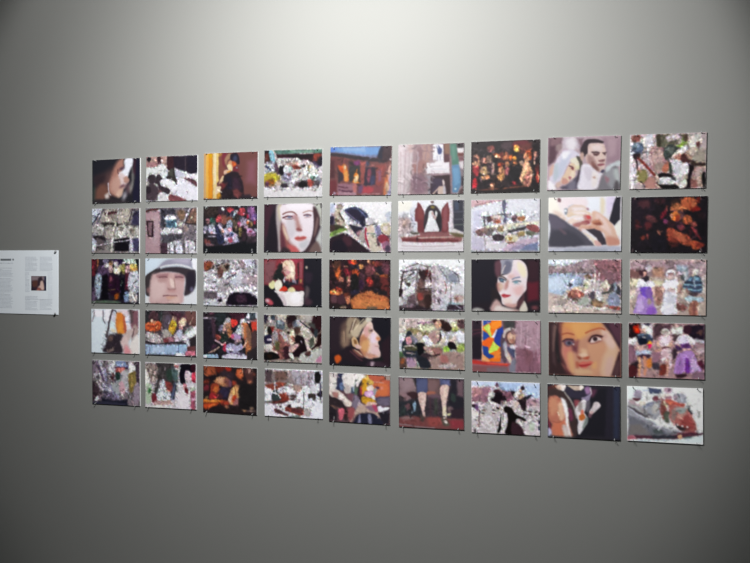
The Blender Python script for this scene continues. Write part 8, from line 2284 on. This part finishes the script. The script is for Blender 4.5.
PRINTS.append((0.9486, 1.0965, 0.0132, 0.2817, 0.2159, 'photo print of a bare shoulder and arm in a dark strap against black', """
w .6 8 1.6
b 40,37,45
p 30,29,36,2.2 53.4,9.7 88.3,0.8 85.1,72.2 38.4,74.9 53.2,46.5
p 47,51,71,2.2 91.1,0.7 99.7,0.9 98.1,74.5 90.9,74.9
p 40,37,48,1.5 82.5,2.5 91.1,2.2 88,73.6 79.3,74.1
s 88,51,72,1.8 59.2,6.4 68,6.1 65,15.4 60.7,15.6
s 72,41,43,1 1.3,4 11.8,2.1 14.8,6.6 8.8,10 1.3,10.3
s 137,82,72,1.2 7.3,1.3 14.8,1.1 13.3,5.1 8.8,5.3
s 237,229,225,0.9 13.3,2 25.3,0.1 25.3,6.2 22.3,10.4 16.3,8.1
s 210,180,162,1.5 11.8,3.6 17.8,1.9 19.3,8 13.3,8.2
s 195,175,159,1 28.3,1.5 44.6,1.5 47.5,6.9 38.6,8.2 31.2,4.5
s 240,229,216,0.9 44.6,0.9 50.4,1.6 50.4,5.3 46,7.9
s 50,46,61,1 23.8,7.8 28.3,3 35.7,7.4 46,8.5 53.4,2.1 59.2,1.9 59.2,11 53.3,15.9 44.5,19.3 32.7,18.3 25.3,12.4
s 159,119,161,1.2 51.9,5.2 56.3,2 60.1,4.9 59.2,11 54.8,12.7
l 224,213,221 1.5 60.1,3.4 60.7,11 57.7,18.7
s 143,132,159,1 47.4,19.2 54.8,15.2 59.8,11.9 59.2,20.2 53.3,23.5
s 135,68,77,1.2 37.1,22.7 44.5,22.4 43,28.6 38.5,31.8
s 60,46,46,1.2 1.3,8.7 11.8,6.7 20.8,11 28.2,18.4 34.1,29 38.5,41.1 42,56.3 41.9,71.6 33.9,75.2 32.5,59.9 29.6,41.5 23.7,23.3 11.8,17.6 1.2,19.6
l 143,136,132 2.4 23.8,11.8 32.6,22.9 37.9,35 40.8,47.1
s 179,110,91,1.2 1.2,21.1 8.8,16.8 16.3,18.9 22.2,24.9 28.1,37 29.6,50.8 32.5,62.9 33.9,75.2 7,76.7 5.6,58.2 1.1,49.1
s 195,135,107,2.2 2.7,24.2 11.8,20.7 14.7,36 5.6,45.8
s 198,113,85,2.2 8.6,58 23.6,54.2 26.5,72.5 11.5,74.9
l 155,88,72 1.3 5.6,54.1 16.1,55.5 23.6,51.1
s 214,173,145,1.5 14.7,29.8 20.7,26.5 23.6,48 17.6,51.4
l 243,225,194 1.3 14.7,40.7 16.2,45.2
s 243,241,243,1.2 19.3,20.4 25.2,23.2 29,35.4 29.6,50.8 31,63 33.3,75.2 29.5,72.4 26.6,60.2 25.1,47.9 22.2,32.6
s 206,192,188,1.5 20.6,60.5 26.6,60.2 31,75.4 25,75.7
s 106,48,74,1.2 29.6,35.3 34.1,36.7 35.5,50.5 31.1,50.7
s 141,49,67,1.2 1.1,52.2 4.1,58.3 4.9,73.7 2.5,67.7
s 195,195,227,1.2 1,64.6 5.6,67.5 5.5,75.3 1,75.5
s 226,220,225,1 38.5,34.9 44.5,25.4 50.4,20.6 54.8,25 53.3,34.2 51.8,40.4 56.1,46.3 54.6,55.6 48.7,65.1 44.3,71.5 42.8,65.4 42.9,53.2 41.4,44
s 159,149,145,1.2 43,25.5 48.9,26.8 47.4,37.6 42.9,37.8
s 216,119,99,1 46.5,37.6 50.3,35.9 50.9,43.5 47.3,46.8
s 186,102,49,1 45,43.8 50.3,42 53.2,46.5 48.8,51.3 44.4,50
e 243,237,234,0.7 46.7,53,1.5,2.1
s 115,127,122,1.2 53.2,46.5 56.7,46.3 54.6,55.6 48.7,63.6
s 92,86,97,1.2 53.3,25 59.2,21.7 59.1,34 54.7,38.8
s 208,196,201,0.9 65,24.5 69.4,23.7 73.1,27.2 72.2,31.8 66.4,36.7 60.6,41.5 59.1,37 62.1,30.8
s 209,177,176,1 59.1,37 63.5,36.8 62,41.5 59.1,41.6
s 119,84,96,1.2 57.6,40.2 62,41.5 60.5,46.1 57.6,44.7
p 61,60,62,1.5 4,74.7 32.4,75.3 38.4,75.9 38.4,78 1,78.6"""))
PRINTS.append((1.2540, 1.1023, 0.0154, 0.2767, 0.2159, 'photo print of soldiers in brown behind a grey tarpaulin against white sky', """
w .7 12 1.4
b 243,243,243
p 233,243,243,2.3 1.3,1 21.9,0.3 21.8,20.4 1.2,24.6
p 243,243,243,3.1 62.3,2.1 100.3,2.4 99.5,56.6 89.5,57.1 83.6,27.7 74.5,8.3 62.3,5.4
p 243,243,243,1.2 18.6,13.8 56.1,14 49.9,9.2 21.8,10.3
p 71,79,107,0.9 28.1,1.7 45.3,2.1 46.8,8.4 31.2,10
s 193,161,179,1.2 50,0.9 59.2,-0.1 59.2,7.2 51.5,7.5
s 104,79,102,0.9 54.6,1.7 58.6,2.3 57,5.6 54.6,5.1
l 197,210,228 1.9 21.8,5.3 28.1,5.1
s 157,148,165,1.1 9.2,10.8 10.8,6.7 15.5,5.2 20.2,8 19.9,13.7 15.5,19 9.8,15.8
s 96,56,65,0.9 7.6,16.6 15.5,16.6 18,17.9 13.9,21.4 9.1,19.9
s 186,162,169,1.2 2.8,19.5 9.1,19.2 13.8,25.8 21.7,27.1 15.4,29.1 2.8,24.5
s 234,225,211,1.2 17,21.3 24.9,21.9 23.3,27 17,25.6
p 157,153,158,1.2 1.2,22.9 12.3,27.5 24.9,30.3 31.1,36.7 34.2,43.3 24.8,38.7 9.1,29.3 1.1,28
p 84,78,85,1.2 1.1,28 9.1,31 21.7,37.2 31.1,43.4 24.8,43.7 9,36.1 1.1,31.4
s 162,163,174,1.1 26.4,30.2 31.2,25 37.4,19.1 43.7,17.1 45.8,26.1 43.6,39.5 37.3,44.8 31.1,41.8
s 192,188,184,1.5 34.3,24.9 42.1,22.9 40.5,36.3 34.2,36.6
s 144,150,176,1.2 21.7,27.1 31.2,21.7 34.3,23.2 24.9,30.3
s 113,61,74,1.1 34.3,15.9 39,12.3 45.2,13.8 46.8,17.7 37.4,19.1
s 225,212,202,1.1 42.1,12.9 49.9,10.2 49.9,14.2 43.7,16.1
s 131,72,68,1.2 45.2,19.4 49.9,18.6 52.9,29.1 54.4,42.3 49.7,45.9 45.1,39.4
s 85,91,78,1.2 48.2,36 54.4,34 55.9,48.9 51.3,49.1
s 224,211,175,0.9 47.7,21 50.8,19.2 54.5,27.4 52.9,28.4
s 187,136,151,1.1 49.9,12.6 56.1,10.7 59.2,15.5 53,17.4
s 243,231,221,1.1 49.9,9.2 56.1,9.7 56.1,12.3 49.9,12.6
s 177,177,189,0.9 60.7,13.8 62.3,9.8 68.4,7.5 74.5,8.3 79.1,13.1 79.1,19.7 72.9,20.9 63.8,18
s 186,162,174,1.2 61.3,12.1 66.9,9.3 66.8,16.9 62.2,17.1
s 184,85,77,1.1 49.9,17.6 57.6,17.2 65.3,20.3 76,22.1 74.4,28.1 65.3,25.2 56,25.6
s 228,124,98,1.1 54.5,19.7 60.7,20.4 59.1,24.8 54.5,23.4
s 179,103,98,1.2 56,25.6 65.3,25.2 74.4,28.1 82.1,31.1 86.6,40.8 91.7,53.7 90.4,60.4 80.4,61.9 68.2,59.9 65.1,51.8 59,48.7 56,38.9
s 161,171,168,1.2 65.3,28.5 74.5,25.8 79,31.2 74.4,38.1 68.3,36.7
s 195,144,134,1.2 65.2,38.5 74.4,36.4 80.5,32.8 74.4,43 66.7,43.4
s 151,125,120,1.2 59.1,32.1 65.2,31.9 63.6,45.2 59,45.4
s 159,74,72,1.5 71.3,44.8 80.5,37.8 88,50.6 86.5,57.3 74.3,57.9
s 68,68,72,0.9 78.4,24.7 82.7,25.5 83.6,31 86.6,35.8 83.5,37.6 80.5,31.2
s 48,44,49,1.1 65.1,50.1 71.3,54.8 80.4,57.6 71.2,59.7 65.1,55.1
e 243,232,235,0.6 73.4,53.7,1.4,1.5
e 243,232,235,0.6 79.5,54.7,1.4,1.5
e 237,206,202,0.6 67.3,52.3,1.4,2
p 111,111,122,1.4 1.1,29.7 12.2,37.6 27.9,46.9 46.6,56 65.1,60.1 78.9,62 62,66.2 24.6,70.6 0.9,71.9
p 159,159,169,1.5 1.1,31.4 12.2,37.6 31,48.5 49.7,57.5 71.2,61.4 55.8,63.2 34.1,56.7 15.3,45.9 1.1,41.5
l 211,211,223 1.4 1.1,31.4 12.2,38.3 31,48.5 49.7,56.9 71.2,61.1
p 120,114,114,2.3 2.6,54.9 18.4,54.1 30.9,66.9 2.5,70.1
p 77,85,87,1.9 34.1,60 46.6,61 49.6,65.9 34.1,66.7
p 80,44,59,1.1 8.9,69.8 40.3,69.1 71.2,64.7 100.1,62.2 100.1,64.1 74.3,70.2 62,73.5 12,74.6
s 132,60,70,1.1 66.6,64 80.4,61.6 91,60.3 89.5,63.7 71.2,66.4
p 50,52,61,1.2 32.5,69.1 55.8,66.5 65.1,68.4 62,72.5 34,73.4
s 177,100,116,1.2 0.9,71.9 7.3,69.9 12,74.6 5.7,76.7 0.9,77
s 234,180,139,0.9 66.6,68.3 69.7,64.8 72.7,69.6 69.6,73.1
l 79,46,62 1.9 68.1,65.9 86.5,63.5 98.6,62.9
s 94,119,120,1.2 75.8,69.4 83.4,66.7 86.4,68.2 77.3,71.6
p 229,241,243,1.2 0.9,77.6 24.6,74.6 62,74.2 80.4,70.8 99.5,64.8 99.4,76.3 40.3,77.4 0.9,78.6
l 181,200,215 1.2 15.2,76.8 55.8,75.5
k 120 6 .35 20,10,95,66"""))

for i, (x, z, rot, w, h, label, strokes) in enumerate(PRINTS):
    root = bpy.data.objects.new('photo_print', None); COL.objects.link(root)
    root.empty_display_size = .05
    root.location = (x, 0, z); root.rotation_euler = (0, -rot, 0)
    root['label'] = label; root['category'] = 'photo'; root['group'] = 'photo prints hung in a grid on the wall'
    link('mount_board', board_mesh(w, h, BOARD_T), M_BOARD, root)
    link('picture', picture_mesh('picture', w - .0003, h - .0003, strokes, 110, i + 1, -BOARD_T - .0003), M_PIC, root)
    for sx in (-1, 1):
        for sz in (1, -1):
            p = bpy.data.objects.new('pin', ME_PIN); COL.objects.link(p); p.parent = root
            p.location = (sx * (w / 2 - .0215 + random.uniform(-.003, .003)), 0, sz * (h / 2 - .0055 + random.uniform(-.002, .002)))
            p.rotation_euler = (-sz * random.uniform(.15, .32), 0, random.uniform(-.06, .06))

# ------------------------------------------------------------------ text panel at the left
PX0, PX1, PZ0, PZ1 = -2.235, -1.593, 1.6 - .170, 1.6 + .1545
panel = bpy.data.objects.new('text_panel', None); COL.objects.link(panel)
panel.location = (PX0, 0, PZ0)
panel['label'] = 'white exhibition text panel with grey columns of print and a small dark picture'
panel['category'] = 'sign'
PW, PH = PX1 - PX0, PZ1 - PZ0
bm = bmesh.new(); box_bm(bm, 0, PW, -.004, 0, 0, PH, .0004)
link('sheet', mesh_from(bm, 'sheet'), M_SHEET, panel)
YT = -.0046
def text_block(name, x0, x1, z_top, z_bot, pitch, hgt, mat, seed, ragged=.12):
    rr = random.Random(seed); bm = bmesh.new(); z = z_top
    while z - hgt > z_bot:
        end = x1 - rr.random() * ragged * (x1 - x0); x = x0
        if rr.random() < .1: end = x0 + (x1 - x0) * rr.uniform(.3, .7)
        while x < end - .004:
            w = min(rr.uniform(.004, .016) * hgt / .0022, end - x)
            box_bm(bm, x, x + w, YT, -.0039, z - hgt * rr.uniform(.85, 1.1), z)
            x += w + .0018 * hgt / .0022
        z -= pitch
    return link(name, mesh_from(bm, name), mat, panel)
# metre offsets from the panel's lower left corner
def wx(px): return -1.9515 + px * (.3635 / 58.65) - PX0         # from the left edge of the view towards the panel's right edge
def wz(py): return 1.6 + .155 - (py - 250.4) * (.3255 / 63.6) - PZ0
text_block('heading', wx(-36), wx(14), wz(258.8), wz(261.8), .02, .0105, M_HEAD, 1, 0)
text_block('subheading', wx(-36), wx(14), wz(262.9), wz(264), .01, .0034, M_TEXT, 2, 0)
text_block('text_column', wx(-36), wx(-14), wz(268), wz(309), .0068, .0024, M_TEXT, 3)
text_block('text_column', wx(-11), wx(13.5), wz(268), wz(309), .0068, .0024, M_TEXT, 4)
text_block('text_column', wx(25.5), wx(38), wz(257), wz(271), .0062, .0022, M_TEXT, 5)
text_block('text_column', wx(40), wx(53), wz(257), wz(271), .0062, .0022, M_TEXT, 6)
text_block('text_column', wx(25.5), wx(30), wz(272), wz(293), .0062, .0022, M_TEXT, 7)
text_block('text_column', wx(48), wx(53), wz(272), wz(298), .0062, .0018, M_RULE, 8)
text_block('text_column', wx(25.5), wx(38.5), wz(296), wz(310), .0062, .0022, M_TEXT, 9)
text_block('text_column', wx(40), wx(53), wz(299), wz(310), .0062, .0022, M_TEXT, 10)
bm = bmesh.new(); box_bm(bm, wx(25.5), wx(53), YT, -.0039, wz(299.2) - .001, wz(299.2))
link('rule', mesh_from(bm, 'rule'), M_TEXT, panel)
small = """b 64,48,58
n 50 9 0,0,100,100
p 138,122,128,8 0,0 100,0 100,22 0,26
s 48,40,52,6 0,60 20,50 30,100 0,100
s 56,44,52,5 45,15 70,5 75,40 55,50
s 90,58,52,6 10,30 40,25 40,55 12,60
s 216,184,172,5 62,30 76,26 84,48 86,72 72,78 60,66 44,62 58,50
s 154,90,80,5 40,66 60,68 66,84 44,86
s 208,176,160,4 30,80 50,78 52,96 30,96
p 40,44,68,5 88,0 100,0 100,100 90,100"""
sw, sh = wx(46.4) - wx(31.5), wz(276) - wz(290.4)
o = link('small_picture', picture_mesh('small_picture', sw, sh, small, 40, 77, 0), M_PIC, panel)
o.location = (wx(38.9), -.0045, wz(283.2))
for px, pz in ((.012, PH - .012), (PW - .0095, PH - .0095), (.012, .006), (PW - .0125, .003)):
    t = bpy.data.objects.new('tack', ME_TACK); COL.objects.link(t); t.parent = panel
    t.location = (px, 0, pz); t.rotation_euler = (-.25, 0, .1)

# ------------------------------------------------------------------ light: two ceiling spots washing the wall, weak cool fill added
POWER = 4 * math.pi * math.pi / .20
for s in SPOTS:
    ld = bpy.data.lights.new('wall_washer', 'SPOT'); lo = bpy.data.objects.new('wall_washer', ld); COL.objects.link(lo)
    lo.location = s['pos']
    d = Vector(s['aim']) - Vector(s['pos'])
    lo.rotation_euler = d.to_track_quat('-Z', 'Y').to_euler()
    ld.energy = POWER * s['k']; ld.spot_size = 2 * s['half']; ld.spot_blend = s['blend']
    ld.shadow_soft_size = .035; ld.color = (1, .995, .985)
ld = bpy.data.lights.new('fill_light', 'AREA'); lo = bpy.data.objects.new('fill_light', ld); COL.objects.link(lo)  # added cool fill that lifts the dim wall edges, not a known fitting
lo.location = (0, -3.6, RZ - .05); ld.shape = 'RECTANGLE'; ld.size = 5.; ld.size_y = 1.2; ld.energy = 11.; ld.color = (.72, .95, 1)
world = bpy.data.worlds.new('World'); scene.world = world; world.use_nodes = True
world.node_tree.nodes['Background'].inputs['Color'].default_value = (.02, .02, .02, 1)

# ------------------------------------------------------------------ camera
cd = bpy.data.cameras.new('camera'); cam = bpy.data.objects.new('camera', cd); COL.objects.link(cam)
cd.sensor_width = 36; cd.lens = 720 / 750 * 36; cd.clip_start = .01
r, u, b = CAM_RIGHT, CAM_UP, CAM_BACK
cam.matrix_world = Matrix(((r[0], u[0], b[0], CAM_POS[0]), (r[1], u[1], b[1], CAM_POS[1]), (r[2], u[2], b[2], CAM_POS[2]), (0, 0, 0, 1)))
scene.camera = cam
vs = scene.view_settings
vs.view_transform = 'Standard'; vs.look = 'None'; vs.gamma = 1; vs.exposure = 0; vs.use_curve_mapping = False
